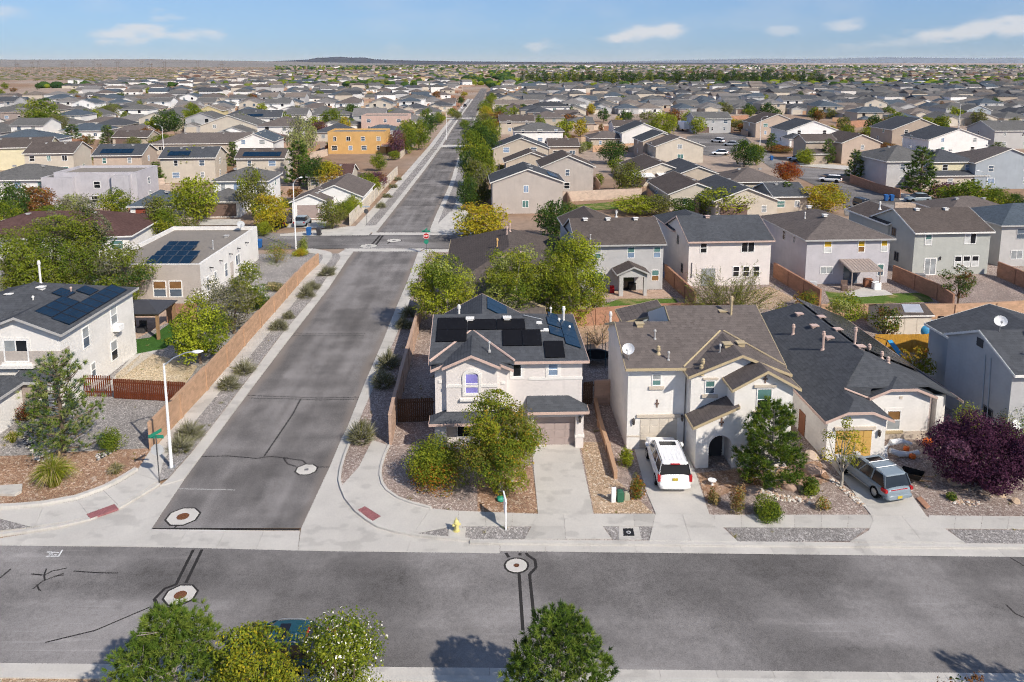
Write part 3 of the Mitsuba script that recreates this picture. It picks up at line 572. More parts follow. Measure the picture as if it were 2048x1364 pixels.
# ---------------------------------------------------------------- the corner house (grey shingle roof with black solar panels)
h = House('pinkish two storey corner house with dark slate roof and black solar panels', -5.2, 49.2, 2.0, 'pinkwhite', 'slate', 'trimpink')
h.walls(0.12, 0, 9.9, 8.9, 6.15, top={'l': 7.45, 'lm': (0.12, 5.1)})
E_ = 6.12; RZ = 7.62; RY = 5.1
A, B, ra, rb = (-.3, -.4, E_), (10.3, -.4, E_), (-.3, RY, RZ), (5.9, RY, RZ)
Cb, Db = (10.3, 9.3, E_), (-.3, 9.3, E_)
h.roof_faces([[A, B, rb, ra], [Cb, Db, ra, rb], [B, Cb, rb]], [((5.35, -.4, E_), B), (B, Cb), (ra, A), (Cb, Db), (Db, ra)])
# rear wing with its ridge running back
h.walls(.9, 8.0, 5.6, 9.7, 6.0, top={'b': 7.5})
h.roof_faces([[(6.2, RY, 6.05), (6.2, 10.0, 6.05), (3.2, 10.0, 7.66), (3.2, RY, 7.66)], [(.2, 10.0, 6.05), (.2, RY, 6.05), (3.2, RY, 7.66), (3.2, 10.0, 7.66)]], [((6.2, 10.0, 6.05), (3.2, 10.0, 7.66)), ((3.2, 10.0, 7.66), (.2, 10.0, 6.05))])
# left front projection with a cross gable and a bay that stands a little further out
PJ = -.45
h.walls(0.1, PJ, 4.85, .6, 5.75)
h.walls(.87, PJ - .4, 4.2, PJ + .1, 6.08, z0=2.9, top={'f': 6.8})
gx, gz, ps = 2.52, 6.95, .44
zl = gz - ps * (gx + .15)
h.roof_faces([[(-.15, PJ - .35, zl), (gx, PJ - .35, gz), (gx, 3.0, gz), (-.15, .2, zl)], [(gx, PJ - .35, gz), (5.3, PJ - .35, gz - ps * 2.78), (5.3, .2, gz - ps * 2.78), (gx, 3.0, gz)]],
    [((-.15, PJ - .35, zl), (.68, PJ - .35, zl + .365)), ((4.36, PJ - .35, gz - ps * 1.84), (5.3, PJ - .35, gz - ps * 2.78)), ((-.15, .2, zl), (-.15, PJ - .35, zl))])
h.roof_faces([[(.62, PJ - .85, gz - ps * 1.9), (gx, PJ - .85, gz), (gx, PJ - .3, gz), (.62, PJ - .3, gz - ps * 1.9)], [(gx, PJ - .85, gz), (4.42, PJ - .85, gz - ps * 1.9), (4.42, PJ - .3, gz - ps * 1.9), (gx, PJ - .3, gz)]],
    [((.62, PJ - .85, gz - ps * 1.9), (gx, PJ - .85, gz)), ((gx, PJ - .85, gz), (4.42, PJ - .85, gz - ps * 1.9))])
vm = MB()
for q0, q1 in (((gx - .1, 3.15, gz + .08), (-.25, -.3, E_ + .08)), ((gx + .1, 3.15, gz + .08), (5.35, -.35, E_ + .08))):
    vm.tube([q0, q1], .085, 5)
h.part('valley_flashing', vm, 'paint', 'trimpink')
# skirt roofs over porch and garage
def skirt(x0, x1, hipl, hipr, zt, zb, d, yb=0.0):
    A, B = (x0 - (.3 if hipl else 0), yb - d, zb), (x1 + (.3 if hipr else 0), yb - d, zb); C, D = (x1 - (d * .9 if hipr else 0), yb, zt), (x0 + (d * .9 if hipl else 0), yb, zt)
    f = [[A, B, C, D]]; e = [(A, B)]
    if hipr: R = (x1 + .3, yb, zb); f.append([B, R, C]); e.append((B, R))
    if hipl: L = (x0 - .3, yb, zb); f.append([L, A, D]); e.append((L, A))
    h.roof_faces(f, e)
skirt(6.2, 9.95, False, True, 3.55, 2.85, 1.05)
skirt(0.05, 5.2, True, False, 3.0, 2.45, 1.25, PJ)
h.box('porch_pillar', 0.1, PJ - .95, -.1, .85, PJ - .2, 2.3); h.box('pillar_base', 0.02, PJ - 1.05, -.1, .95, PJ - .1, .75, c='offwhite')
h.box('porch_beam', .1, PJ - .95, 2.15, 5.2, PJ - .7, 2.4)
# garage: opening in a recess
h.box('pillar', 9.45, -.5, -.1, 9.98, .0, 2.75); h.box('pillar', 6.2, -.5, -.1, 6.65, .0, 2.75); h.box('garage_lintel', 6.2, -.5, 2.25, 9.98, .0, 2.75)
h.box('pillar_base', 9.40, -.56, .78, 10.04, .06, .95, c='offwhite')
h.garage('f', -.012, (6.66, .0, 9.44, 2.2), 'garagetaupe', 4, 4); h.lamp('f', -.5, 9.72, 2.1)
h.box('trim_band', 6.3, -.05, 4.68, 9.95, -.001, 4.86, c='offwhite'); h.box('trim_band', .85, PJ - .46, 4.6, 4.25, PJ - .399, 4.78, c='offwhite')
h.window('f', 0, (7.6, 4.95, 8.3, 5.82), 'sash', 'curtainblue', frame='white', trim='offwhite', fw=.06)
h.window('f', 0, (5.22, 4.9, 5.86, 5.82), 'plain', 'glassdark', trim='offwhite')
k = h.window('f', PJ - .4, (2.1, 4.15, 2.98, 5.55), 'sash', 'curtainviolet', frame='white', fw=.05, label='arched window with violet curtains')
am = MB(); arc = [(2.54 + .62 * math.cos(t), 5.35 + .55 * math.sin(t)) for t in np.linspace(0, math.pi, 12)]; inn = [(2.54 + .44 * math.cos(t), 5.35 + .28 * math.sin(t)) for t in np.linspace(0, math.pi, 12)]
sur = Polygon([(1.92, 4.0)] + arc[::-1] + [(3.16, 4.0)]).difference(Polygon([(2.1, 4.14)] + [(2.1, 5.35)] + inn[::-1] + [(2.98, 4.14)]))
for q in polys(sur): h.part('surround', wall_plate(q, .10, lambda a, z, o: (a, PJ - .4 - o, z)), 'stucco', 'offwhite', parent=k)
h.box('sill', 1.75, PJ - .62, 3.7, 3.35, PJ - .4, 3.84, c='offwhite', parent=k)
h.window('f', PJ, (1.5, .9, 2.5, 1.9), 'plain', 'glassdark', frame='offwhite')
h.box('front_door', 3.2, PJ - .04, -.1, 4.15, PJ, 2.05, 'paint', 'garagebrown')
for x, z in ((.45, 4.75), (4.6, 4.6)): h.box('wall_plaque', x - .12, PJ - .06, z, x + .12, PJ - .001, z + .2, c='offwhite')
# black panels on the front slope, blue ones on the hip and the rear wing
pl = h.plane((0, -.4, E_), (10, -.4, E_), (0, RY, RZ)); sl = math.hypot(RY + .4, RZ - E_); V = lambda f: sl * f
for u0, v0, u1, v1 in ((.05, .40, 2.15, .64), (.05, .65, 2.15, .90), (2.22, .64, 4.2, .86), (4.25, .64, 6.25, .86), (4.62, .30, 5.95, .625), (6.0, .30, 7.3, .625), (7.42, .06, 8.75, .38)):
    h.solar(pl, u0, V(v0), u1, V(v1), 'solarblack', .09)
pr = h.plane((10.3, -.4, E_), (10.3, 9.3, E_), (5.9, RY, RZ))
for u0, v0, u1, v1 in ((1.9, .35, 3.6, 1.45), (3.65, .35, 5.3, 1.45), (5.35, .35, 7.0, 1.45), (3.0, 1.5, 4.6, 2.5), (5.0, 1.5, 6.6, 2.5), (6.65, 1.5, 7.9, 2.3)): h.solar(pr, u0, v0, u1, v1, 'solarblue', .1)
pw = h.plane((6.2, RY, 6.05), (6.2, 10.0, 6.05), (3.2, RY, 7.66))
for u0, v0, u1, v1 in ((1.6, 1.3, 3.0, 3.0), (3.05, 1.3, 4.5, 3.0)): h.solar(pw, u0, v0, u1, v1, 'solarblue', .1)
for x, y in ((2.35, 4.3), (5.0, 4.35)): h.vent(x, y, E_ + (y + .4) * .273)
for x, y, z in ((7.2, 4.3, 7.0), (7.6, 3.2, 6.85)): h.vent(x, y, z, 'trimwhite')
h.flue(1.5, 6.2, 7.0, .95, 'trimwhite'); h.pipe(8.9, 6.0, 6.2, .6, c='trimwhite'); h.flue(9.3, 6.6, 6.1, 1.5, 'trimwhite'); h.pipe(9.6, 5.2, 6.0, .5, c='trimwhite'); h.pipe(3.7, .4, 6.6, .55, c='trimgrey')
h.pipe(8.4, 7.4, 6.5, .7, c='trimwhite')
cm = MB(); cm.tube([(7.3, 2.6, 6.78), (8.0, 2.3, 6.72), (9.4, 1.2, 6.2)], .04, 5).tube([(6.2, 4.7, 7.62), (7.4, 5.4, 7.1), (8.4, 5.6, 6.65)], .04, 5); h.part('conduit', cm, 'metal', 'silver')

# ---------------------------------------------------------------- second house (cream, three gables, gold trim)
h = House('white stucco house with brown roof, gold trim and arched porch', 8.3, 48.93, 2.0, 'offwhite', 'brownroof2', 'trimtan')
# local frame: garage face y = 0, middle gable face y = -1.0, front wing face y = -2.65
x0 = -.62
h.walls(x0, 0, 3.2, 8.2, 5.85, top={'l': 7.35, 'lm': (x0, 4.1)})
h.walls(3.0, .6, 9.45, 11.2, 5.85, top={'r': 8.0, 'l': 8.0})
EE = 5.85
h.roof_faces([[(x0 - .25, -.45, EE), (3.1, -.45, EE), (3.1, 4.1, 7.5), (x0 - .25, 4.1, 7.5)], [(3.4, 8.6, EE), (x0 - .25, 8.6, EE), (x0 - .25, 4.1, 7.5), (3.4, 4.1, 7.5)]],
    [((x0 - .25, -.45, EE), (3.1, -.45, EE)), ((x0 - .25, 4.1, 7.5), (x0 - .25, -.45, EE)), ((x0 - .25, 8.6, EE), (x0 - .25, 4.1, 7.5))])
h.roof_faces([[(3.05, -.45, EE), (9.75, -.45, EE), (9.75, 5.75, 8.12), (3.05, 5.75, 8.12)], [(9.75, 11.7, EE), (3.05, 11.7, EE), (3.05, 5.75, 8.12), (9.75, 5.75, 8.12)]],
    [((9.75, -.45, EE), (9.75, 5.75, 8.12)), ((9.75, 5.75, 8.12), (9.75, 11.7, EE)), ((3.05, 11.7, EE), (3.05, 5.75, 8.12)), ((3.05, 5.75, 8.12), (3.05, 4.2, 7.55))])
MY = -1.05
h.walls(3.3, MY, 9.4, .8, 5.55, top={'f': 6.92, 'fm': (6.45, MY)})
gx = 6.45; gz = 7.07; sl_ = .41
zl, zr_ = gz - sl_ * (gx - 3.0), gz - sl_ * (9.75 - gx)
h.roof_faces([[(3.0, MY - .4, zl), (gx, MY - .4, gz), (gx, 3.1, gz), (3.0, -.1, zl)], [(gx, MY - .4, gz), (9.75, MY - .4, zr_), (9.75, .1, zr_), (gx, 3.1, gz)]],
    [((3.0, MY - .4, zl), (gx, MY - .4, gz)), ((gx, MY - .4, gz), (9.75, MY - .4, zr_)), ((3.0, -.1, zl), (3.0, MY - .4, zl)), ((9.75, MY - .4, zr_), (9.75, .1, zr_))])
vm = MB()
for q1 in ((2.95, -.35, EE + .06), (9.7, -.3, EE + .06)): vm.tube([(gx + .12 * np.sign(q1[0] - gx), 3.0, gz + .08), q1], .06, 5)
h.part('valley_flashing', vm, 'paint', 'trimtan')
FY = -2.65; FX0, FX1 = 5.65, 9.38
h.walls(FX0, FY, FX1, MY + .2, 5.55, top={'f': 6.5})
gx2, gz2 = 7.55, 6.64
h.roof_faces([[(FX0 - .3, FY - .4, 5.42), (gx2, FY - .4, gz2), (gx2, MY + .3, gz2), (FX0 - .3, MY + .3, 5.42)], [(gx2, FY - .4, gz2), (FX1 + .35, FY - .4, 5.42), (FX1 + .35, MY + .3, 5.42), (gx2, MY + .3, gz2)]],
    [((FX0 - .3, FY - .4, 5.42), (gx2, FY - .4, gz2)), ((gx2, FY - .4, gz2), (FX1 + .35, FY - .4, 5.42)), ((FX0 - .3, MY + .3, 5.42), (FX0 - .3, FY - .4, 5.42)), ((FX1 + .35, FY - .4, 5.42), (FX1 + .35, MY + .3, 5.42))])
# porch: wall with an arch and a lean-to roof falling to the left
PX = 3.3
pw_ = arch_wall(PX, FX0, -.1, 2.75, PX + .85, PX + 2.35, 1.45, .75)
pw_ = Polygon(list(pw_.exterior.coords)[:-3] + [(FX0, -.1), (FX0, 4.05), (PX, 2.85)]).buffer(0)
for q in polys(pw_): h.part('porch_wall', wall_plate(q, -.35, lambda a, z, o: (a, FY - o - .002, z)), 'stucco', 'offwhite')
h.walls(PX, FY + .34, PX + .3, MY, 2.6); h.box('porch_door', PX + .9, MY - .06, -.1, PX + 2.2, MY - .002, 2.1, 'paint', 'darkgrey', label='dark barred entry door inside the arch')
A, B, C, D = (PX - .3, FY - .35, 2.95), (FX0 + .25, FY - .35, 4.3), (FX0 + .25, MY - .01, 4.3), (PX - .3, MY - .01, 2.95)
h.roof_faces([[A, B, C, D]], [(A, B), (D, A), (B, (FX0 + .25, FY, 4.3))])
# garage and windows
h.box('garage_lintel', .0, -.12, 2.25, 2.95, .0, 2.45, c='trimbeige'); h.garage('f', -.002, (.25, .0, 2.75, 2.2), 'garagecream', 4, 4)
h.lamp('f', 0, -.2, 2.0); h.lamp('f', 0, 3.05, 2.2)
h.window('f', 0, (.95, 4.45, 1.6, 5.3), 'sash', 'glassteal', 'blindgrey', sill='trimbeige')
h.window('f', MY, (4.2, 4.3, 4.88, 5.25), 'sash', 'glassblue', 'glassteal', sill='trimbeige')
h.window('f', FY, (7.05, 3.85, 8.05, 5.35), 'sash', 'glassdark', 'glassteal', sill='trimbeige')
h.box('window_header', 6.85, FY - .12, 5.42, 8.25, FY, 5.58, c='trimbeige'); h.box('window_header', 4.05, MY - .1, 5.3, 5.05, MY, 5.42, c='trimbeige')
for x, y, z in ((1.35, 0, 3.2), (7.55, FY, 5.95), (4.9, FY - .002, 3.1)):
    h.part('wall_ornament', MB().box(x - .05, y - .05, z - .25, x + .05, y - .001, z + .3).box(x - .14, y - .05, z - .04, x + .14, y - .001, z + .06), 'paint', 'garagebrown')
for zz in (.85,): h.box('trim_band', x0 - .01, -.03, zz, .22, .0, zz + .1, c='trimbeige')
h.dish(-.55, .35, 6.15); h.vent(.8, 3.7, 7.35, 'trimtan'); h.pipe(1.6, 2.3, 6.85, .55, c='trimgrey'); h.flue(1.55, .9, 6.35, .5, 'trimtan'); h.pipe(2.1, .3, 6.1, .5, c='trimgrey')
h.flue(7.6, 4.7, 7.55, 1.5, 'trimtan'); h.vent(7.1, 5.1, 7.75, 'trimtan'); h.vent(6.1, .6, 6.95, 'trimtan'); h.vent(7.1, .9, 6.9, 'trimtan'); h.pipe(5.5, .2, 6.6, .5, c='trimgrey'); h.flue(4.15, -.6, 6.0, .5, 'trimtan'); h.flue(3.95, -1.0, 5.75, .5, 'trimtan')
h.flue(x0 + .1, 8.1, 5.6, 1.3, 'trimwhite')
h.walls(1.2, 11.0, 4.2, 14.0, 5.0, c='bluegrey')
h.shed(.9, 10.9, 4.4, 14.3, 5.1, 5.9, 'l')

# ---------------------------------------------------------------- third house (one storey, charcoal shingles, clipped gables)
h = House('single storey house with charcoal shingle roof and yellow garage door', 20.4, 47.33, 2.2, 'offwhite', 'slate', 'trimpink')
h.walls(0, 0, 3.85, 4.2, 2.85); h.walls(0, 3.5, 9.9, 18.8, 2.85); h.walls(4.15, 2.7, 8.3, 4.6, 3.15, top=None)
E3, p3 = 2.9, .42; xm = 5.0; zr = E3 + p3 * (xm + .35); zc = 3.5; kx = (zc - E3) / p3
# main body: left slope reaches forward over the garage, right slope over the bedroom
hb = 1.9
Lf = [(-.35, -.4, E3), (-.35, 19.2, E3), (xm, 19.2 - hb, zr), (xm, 2.6, zr)]
cl = 1.45                                                             # where the clipped gable begins to fold
h.roof_faces([[(-.35, -.4, E3), (-.35 + cl, -.4, E3 + p3 * cl), (2.0, .75, E3 + p3 * 2.35), (2.0, 2.6, E3 + p3 * 2.35), (xm, 5.6, zr), (xm, 17.3, zr), (-.35, 19.2, E3)],
    [(10.35, 2.9, E3), (10.35, 19.2, E3), (xm, 17.3, zr), (xm, 5.6, zr), (8.3, 3.0, E3 + p3 * 2.05)], [(2.0, 2.6, E3 + p3 * 2.35), (8.3, 3.0, E3 + p3 * 2.05), (xm, 5.6, zr)], [(10.35, 19.2, E3), (-.35, 19.2, E3), (xm, 17.3, zr)]],
    [((10.35, 2.3, E3), (10.35, 19.2, E3)), ((10.35, 19.2, E3), (-.35, 19.2, E3)), ((-.35, 19.2, E3), (-.35, -.4, E3))])
def clipped(x0, x1, y, yb, zE, zc, zp, yr):
    xm = (x0 + x1) / 2; kx = (zc - zE) / p3
    a, b, c, d = (x0, y, zE), (x0 + kx, y, zc), (x1 - kx, y, zc), (x1, y, zE); r = (xm, yr, zp)
    h.roof_faces([[b, c, r], [c, d, (x1, yb, zE), (xm, yb, zp), r]], [(a, b), (b, c), (c, d)])
    return a, b, r
def gable_plate(x0, x1, y, zw, zE, zc):
    kx = (zc - zE) / p3; h.part('gable_wall', MB().poly([(x0 + .3, y, zw), (x1 - .3, y, zw), (x1 - .3, y, zE + .05), (x1 - kx, y, zc - .12), (x0 + kx, y, zc - .12), (x0 + .3, y, zE + .05)]), 'stucco', 'offwhite')
clipped(-.35, 4.2, -.4, 4.6, E3, E3 + p3 * cl, E3 + p3 * 2.275, .75); gable_plate(-.35, 4.2, -.004, 2.7, E3, E3 + p3 * cl)
EB = 3.2
a, b, r = clipped(3.9, 8.6, 2.35, 6.5, EB, EB + p3 * 1.45, EB + p3 * 2.35, 3.4); gable_plate(3.9, 8.6, 2.694, 2.7, EB, EB + p3 * 1.45)
h.roof_faces([[(3.9, 6.5, EB), a, b, r, (6.25, 6.5, EB + p3 * 2.35)]], [((3.9, 5.0, EB), a)])
h.part('gable_wall', MB().poly([(2.05, 2.66, E3 + p3 * 2.2), (4.1, 2.66, E3), (4.1, 2.66, E3 + p3 * 2.1)]), 'shingle', 'slate')
vm = MB().tube([(4.2, 2.55, E3 + .1), (2.1, 2.5, E3 + p3 * 2.35)], .06, 5).tube([(3.95, 3.0, EB + .1), (6.2, 4.0, EB + p3 * 2.35 + .05)], .06, 5); h.part('valley_flashing', vm, 'paint', 'trimpink')
h.box('porch_pillar', 8.95, 2.95, -.1, 9.4, 3.45, 2.9); h.box('porch_post', 8.55, 3.2, -.1, 8.7, 3.35, 2.9, c='mauve')
h.box('garage_lintel', .45, -.14, 2.15, 3.15, .0, 2.35, c='trimbeige'); h.garage('f', -.002, (.6, 0, 2.95, 2.1), 'garageyellow', 4, 4); h.lamp('f', 0, 3.4, 1.9)
h.window('f', 2.7, (5.35, .7, 6.35, 2.15), 'sash', 'blindgrey', 'blindbrown', sill='trimtan', trim='offwhite')
h.box('trim_band', 4.15, 2.66, -.1, 8.3, 2.699, .6, c='trimbeige')
h.part('wall_ornament', MB().box(6.15, 2.66, 2.95, 6.35, 2.69, 3.15), 'paint', 'trimbeige')
h.box('side_door', -.05, 3.3, .0, -.002, 4.3, 1.6, 'paint', 'woodred', label='small arched red brown side gate'); h.box('meter_box', -.16, 5.4, .9, -.002, 5.9, 1.5, 'paint', 'silver')
for x, y, hh in ((3.2, 8.3, 1.4), (5.2, 7.5, 1.3), (2.6, 12.4, .8), (6.0, 6.9, .55), (6.6, 6.2, .5), (6.7, 5.5, .4)):
    z = E3 + p3 * (x + .35) if x < xm else E3 + p3 * (10.35 - x); h.flue(x, y, z, hh, 'trimpink')
for y in (9.5, 12.2, 15.2): h.vent(4.2, y, E3 + p3 * 4.4, 'trimpink')
for y in (6.8, 10.5, 13.5): h.vent(5.3, y, zr - .1, 'trimpink')
ps_ = h.plane((10.35, 2.3, E3), (10.35, 19.2, E3), (xm, 2.3, zr)); n_ = 0
for i in range(8):
    for j in range(3): h.solar(ps_, 4.2 + i * 1.55, .75 + j * 1.62, 5.7 + i * 1.55, 2.33 + j * 1.62, 'solarblack', .16)

# ---------------------------------------------------------------- fourth house, cut by the right edge
h = House('two storey grey house cut by the frame edge with slate roof and dish', 33.0, 48.8, 2.0, 'lightgrey', 'slate', 'trimwhite')
h.wing(0, 0, 12, 7.2, 5.6, 'x:gg', .42, .4, .12); h.wing(2.0, 7.0, 12, 13.0, 4.4, 'y:gg', .3, .35, .2, wall='bluegrey')
h.dish(1.2, 3.4, 7.05); h.vent(3.2, 3.0, 6.95, 'trimpink'); h.pipe(1.9, .9, 6.0, .7, c='trimwhite'); h.pipe(2.9, 2.5, 6.7, .3, c='trimwhite')
h.box('side_vent', -.03, 3.2, 5.9, -.002, 3.9, 6.5, 'paint', 'darkgrey'); h.window('l', 0, (1.5, 1.0, 2.5, 2.1), 'sash', 'glassdark', frame='midgrey')
for y in (1.9, 2.5): h.part('conduit', MB().tube([(-.05, y + .3, 5.6), (-.05, y, .2)], .04, 5), 'paint', 'bluegrey')
h.dish(.2, -.5, 1.2, (.3, -.8, .5))

# ---------------------------------------------------------------- left: white house with blue solar panels
h = House('white two storey house on the left with dark blue solar panels', -44.0, 55.35, 0.4, 'offwhite', 'greyroof', 'trimgrey')
h.roof_c = 'slate'
W, D = 10.6, 11.0
h.walls(0, 0, W, D, 6.05)
E1, p1 = 5.95, .36; cx, cy = W / 2, D / 2; za = E1 + p1 * (cx + .4)
R1, R2 = (cx, 5.4, za), (cx, 6.0, za)
h.roof_faces([[(W + .4, -.4, E1), (W + .4, D + .4, E1), R2, R1], [(-.4, D + .4, E1), (-.4, -.4, E1), R1, R2], [(W + .4, D + .4, E1), (-.4, D + .4, E1), R2], [(-.4, -.4, E1), (4.4, -.4, E1), (7.65, 2.9, E1 + (za - E1) * 3.3 / 5.8), (10.02, .6, E1 + (za - E1) / 5.8), R1]],
    [((W + .4, -.4, E1), (W + .4, D + .4, E1)), ((W + .4, D + .4, E1), (-.4, D + .4, E1)), ((-.4, -.4, E1), (4.4, -.4, E1))], ridge=(((cx, 5.4, za + .02), (cx - 5.3, 0, E1 + .1)), ((cx, 6, za + .02), (cx, 5.4, za + .02))))
fx0, fx1 = 4.7, W; fm = (fx0 + fx1) / 2; zp = E1 + .4 * (fx1 - fm + .35)
h.walls(fx0, -.35, fx1, 1.0, 5.9, c='offwhite', top={'f': zp - .12})
h.roof_faces([[(fm, -.8, zp), (W + .4, -.8, E1), (W + .4, .2, E1), (fm, 3.3, zp)], [(fx0 - .35, -.8, E1), (fm, -.8, zp), (fm, 3.3, zp), (fx0 - .35, .2, E1)]], [((fx0 - .35, -.8, E1), (fm, -.8, zp)), ((fm, -.8, zp), (W + .4, -.8, E1)), ((W + .4, -.8, E1), (W + .4, -.4, E1))])
h.box('band', fx0 - 5, -.40, 3.1, fx1 + .03, -.352, 4.55, c='pinkbeige', label='pinkish painted band under the window'); h.box('band', fx1 + .002, -.40, 3.1, fx1 + .03, .75, 4.55, c='pinkbeige')
k = h.window('f', -.352, (6.4, 3.7, 8.25, 5.45), 'slide', 'blindgrey', 'glassdark', fw=.1, trim='offwhite', sill='offwhite', label='big white framed window in the front gable')
h.box('sill', 6.1, -.75, 3.3, 8.65, -.352, 3.52, c='offwhite', parent=k)
for y0, z0, y1, z1, gl, up in ((2.6, 3.5, 3.6, 5.2, 'glassblue', 'blindgrey'), (7.0, 3.9, 8.1, 5.5, 'blindgrey', 'blindwhite'), (6.6, .9, 7.7, 2.6, 'glassdark', 'blindgrey'), (3.4, .8, 4.1, 2.0, 'glassblue', 'blindgrey')):
    h.window('r', W, (y0, z0, y1, z1), 'sash', gl, up)
ac = MB().box(W + .02, 7.15, 3.35, W + .6, 7.95, 3.85); k = h.part('air_conditioner', ac, 'paint', 'carwhite'); h.part('bracket', MB().tube([(W, 7.3, 2.95), (W + .5, 7.3, 3.35)], .03, 5).tube([(W, 7.8, 2.95), (W + .5, 7.8, 3.35)], .03, 5), 'metal', 'silver', parent=k)
# porch and garage wing at the lower left
h.shed(7.6, -1.9, W + .1, -.36, 2.75, 3.25, 'f', trim='trimgrey'); h.box('porch_pillar', 8.25, -1.6, -.1, 8.95, -.95, 2.6, c='taupe', label='stone clad porch pillar'); h.box('porch_pillar', 10.1, -1.6, -.1, 10.5, -1.15, 2.6, c='offwhite')
h.box('front_door', 8.9, -.41, -.1, 9.9, -.352, 2.1, 'paint', 'darkgrey')
h.walls(1.0, -15.0, 8.2, -1.0, 2.9); h.wing(1.0, -15.0, 8.2, -1.0, 2.9, 'y:hh', .36, .4, walls=False)
ps_ = h.plane((8.6, -15.4, 2.75), (8.6, 0, 2.75), (4.6, -15.4, 4.2))
for i in range(7):
    for j in range(2): h.solar(ps_, 4.2 + i * 1.05, .45 + j * 1.75, 5.2 + i * 1.05, 2.15 + j * 1.75, 'solarblue', .1, 'darkgrey')
pr = h.plane((W + .4, -.4, E1), (W + .4, D + .4, E1), (cx, -.4, za))
for i in range(7): h.solar(pr, 1.3 + i * 1.3, .35, 2.55 + i * 1.3, 1.75, 'solarblue', .12, 'darkgrey', 3)
for i in range(3): h.solar(pr, 1.5 + i * 1.3, 1.8, 2.75 + i * 1.3, 3.2, 'solarblue', .12, 'darkgrey', 3)
h.solar(pr, 5.3, 2.9, 6.7, 4.1, 'solarblue', .12, 'darkgrey', 4); h.solar(pr, 7.1, 1.9, 8.5, 3.1, 'solarblue', .12, 'darkgrey', 4)
h.flue(cx + .3, 6.2, za - .2, 1.9, 'trimwhite'); h.vent(cx - 1.0, 4.2, za - .6, 'trimwhite'); h.vent(cx + .9, 5.2, za - .35, 'trimwhite'); h.pipe(W - 2.6, 6.2, za - 1.1, .5, c='trimpink'); h.pipe(cx + 1.3, 3.4, za - .9, .4, c='trimwhite'); h.vent(cx - 3.5, 5, za - 1.3, 'trimwhite')

# ---------------------------------------------------------------- left: flat roofed house with parapet
h = House('flat roofed pink beige house with parapet and blue panels', -44.2, 80.7, 0.6, 'pinkwhite', 'flatroof', 'trimwhite')
W, D = 10.9, 19.5
h.flat(0, 0, W, D, 4.4, c='pinkbeige', cap='offwhite')
h.box('side_wall', W - .01, .0, -.1, W + .02, D, 4.34, c='offwhite')
for i, y in enumerate((2.6, 5.6, 8.8, 11.6, 14.6)): h.part('drain_spout', MB().tube([(W, y, 3.35), (W + .45, y, 3.3)], .07, 6), 'paint', 'darkgrey')
for y0, z0, y1, z1 in ((1.4, .9, 2.2, 2.5), (3.7, .9, 4.5, 2.5), (7.0, .9, 8.0, 2.6), (10.8, 1.3, 12.4, 2.6)): h.window('r', W + .02, (y0, z0, y1, z1), 'sash' if y0 < 10 else 'slide', 'glassblue', 'blindgrey')
h.box('side_door', W + .021, 8.9, -.1, W + .06, 9.9, 2.2, 'paint', 'pinkbeige')
for x0 in (5.75, 7.45): h.window('f', 0, (x0, .75, x0 + 1.45, 2.6), 'sash', 'glassblue', 'blindbrown', fw=.1)
pz = 3.98
for (y0, n, x0) in ((1.2, 4, 4.5), (3.3, 4, 4.2), (6.0, 3, 3.8), (8.1, 3, 3.5)):
    for i in range(n):
        q = h.plane((x0 + i * 1.22, y0, pz + .15), (x0 + i * 1.22 + 1, y0, pz + .15), (x0 + i * 1.22, y0 + 1.8, pz + .6)); h.solar(q, 0, 0, 1.17, 1.9, 'solarblue', .03, 'solarline')
h.pipe(9.2, 8.5, 3.95, 1.0, c='silver'); h.vent(8.5, 15.0, 4.0, 'trimgrey'); h.dish(9.3, 18.0, 4.2, (.5, -.7, .5), .5, 'silver')
# ---------------------------------------------------------------- houses of the row behind
def row_house(label, x, y, a, w, d, wall, roof, trim, kind, pitch=.40, hgt=5.55):
    h = House(label, x, y, a, wall, roof, trim); h.wing(0, 0, w, d, hgt, kind, pitch, .45, .25); return h
FA = 4.2
h = row_house('grey two storey house with brown roof and gabled patio cover', 7.33, 85.67, FA, 9.9, 9.6, 'lightgrey', 'brownroof', 'trimgrey', 'x:gg')
h.wing(.2, 6, 6.5, 15.5, 5.55, 'y:gg', .42, .4, wall='lightgrey')
for x0, x1, z0, z1, g_, u_ in ((1.9, 2.75, 3.7, 5.0, 'glassteal', 'blindgrey'), (5.75, 6.6, 3.7, 5.0, 'curtainblue', 'glassteal'), (8.75, 9.6, 3.7, 5.0, 'curtainblue', 'glassteal'), (8.6, 9.5, .95, 2.3, 'blindbrown', 'glassteal')): h.window('f', 0, (x0, z0, x1, z1), 'sash', g_, u_)
h.window('f', 0, (1.6, .9, 3.0, 2.2), 'slide', 'glassteal', fw=.08)
h.wing(4.35, -2.6, 7.45, -.02, 2.75, 'y:gg', .45, .35, walls=False, wall='lightgrey')
h.part('gable_wall', MB().poly([(4.35, -2.6, 2.4), (7.45, -2.6, 2.4), (7.45, -2.6, 2.7), (5.9, -2.6, 3.35), (4.35, -2.6, 2.7)]).box(4.35, -2.6, -.1, 4.8, -2.2, 2.4).box(7.1, -2.6, -.1, 7.45, -2.2, 2.4).box(4.35, -2.59, 2.2, 7.45, -2.3, 2.42), 'stucco', 'lightgrey')
h.box('patio_door', 4.9, -.05, -.05, 6.6, -.002, 2.1, 'glass', 'glassdark', b=.5)
for x in (1.6, 4.3, 7.6): h.vent(x, 4.2, 7.35, 'trimwhite')
h.pipe(1.6, .6, 5.9, .4); h.flue(5.8, 6.6, 7.2, .7, 'trimwhite')
h = row_house('pale pink beige house with slate roof and row of three windows', 20.35, 87.47, FA, 9.7, 9.4, 'pinkwhite', 'slate', 'trimpink', 'x:gg')
h.wing(.1, 6, 6.0, 15.0, 5.55, 'y:hh', .42, .4)
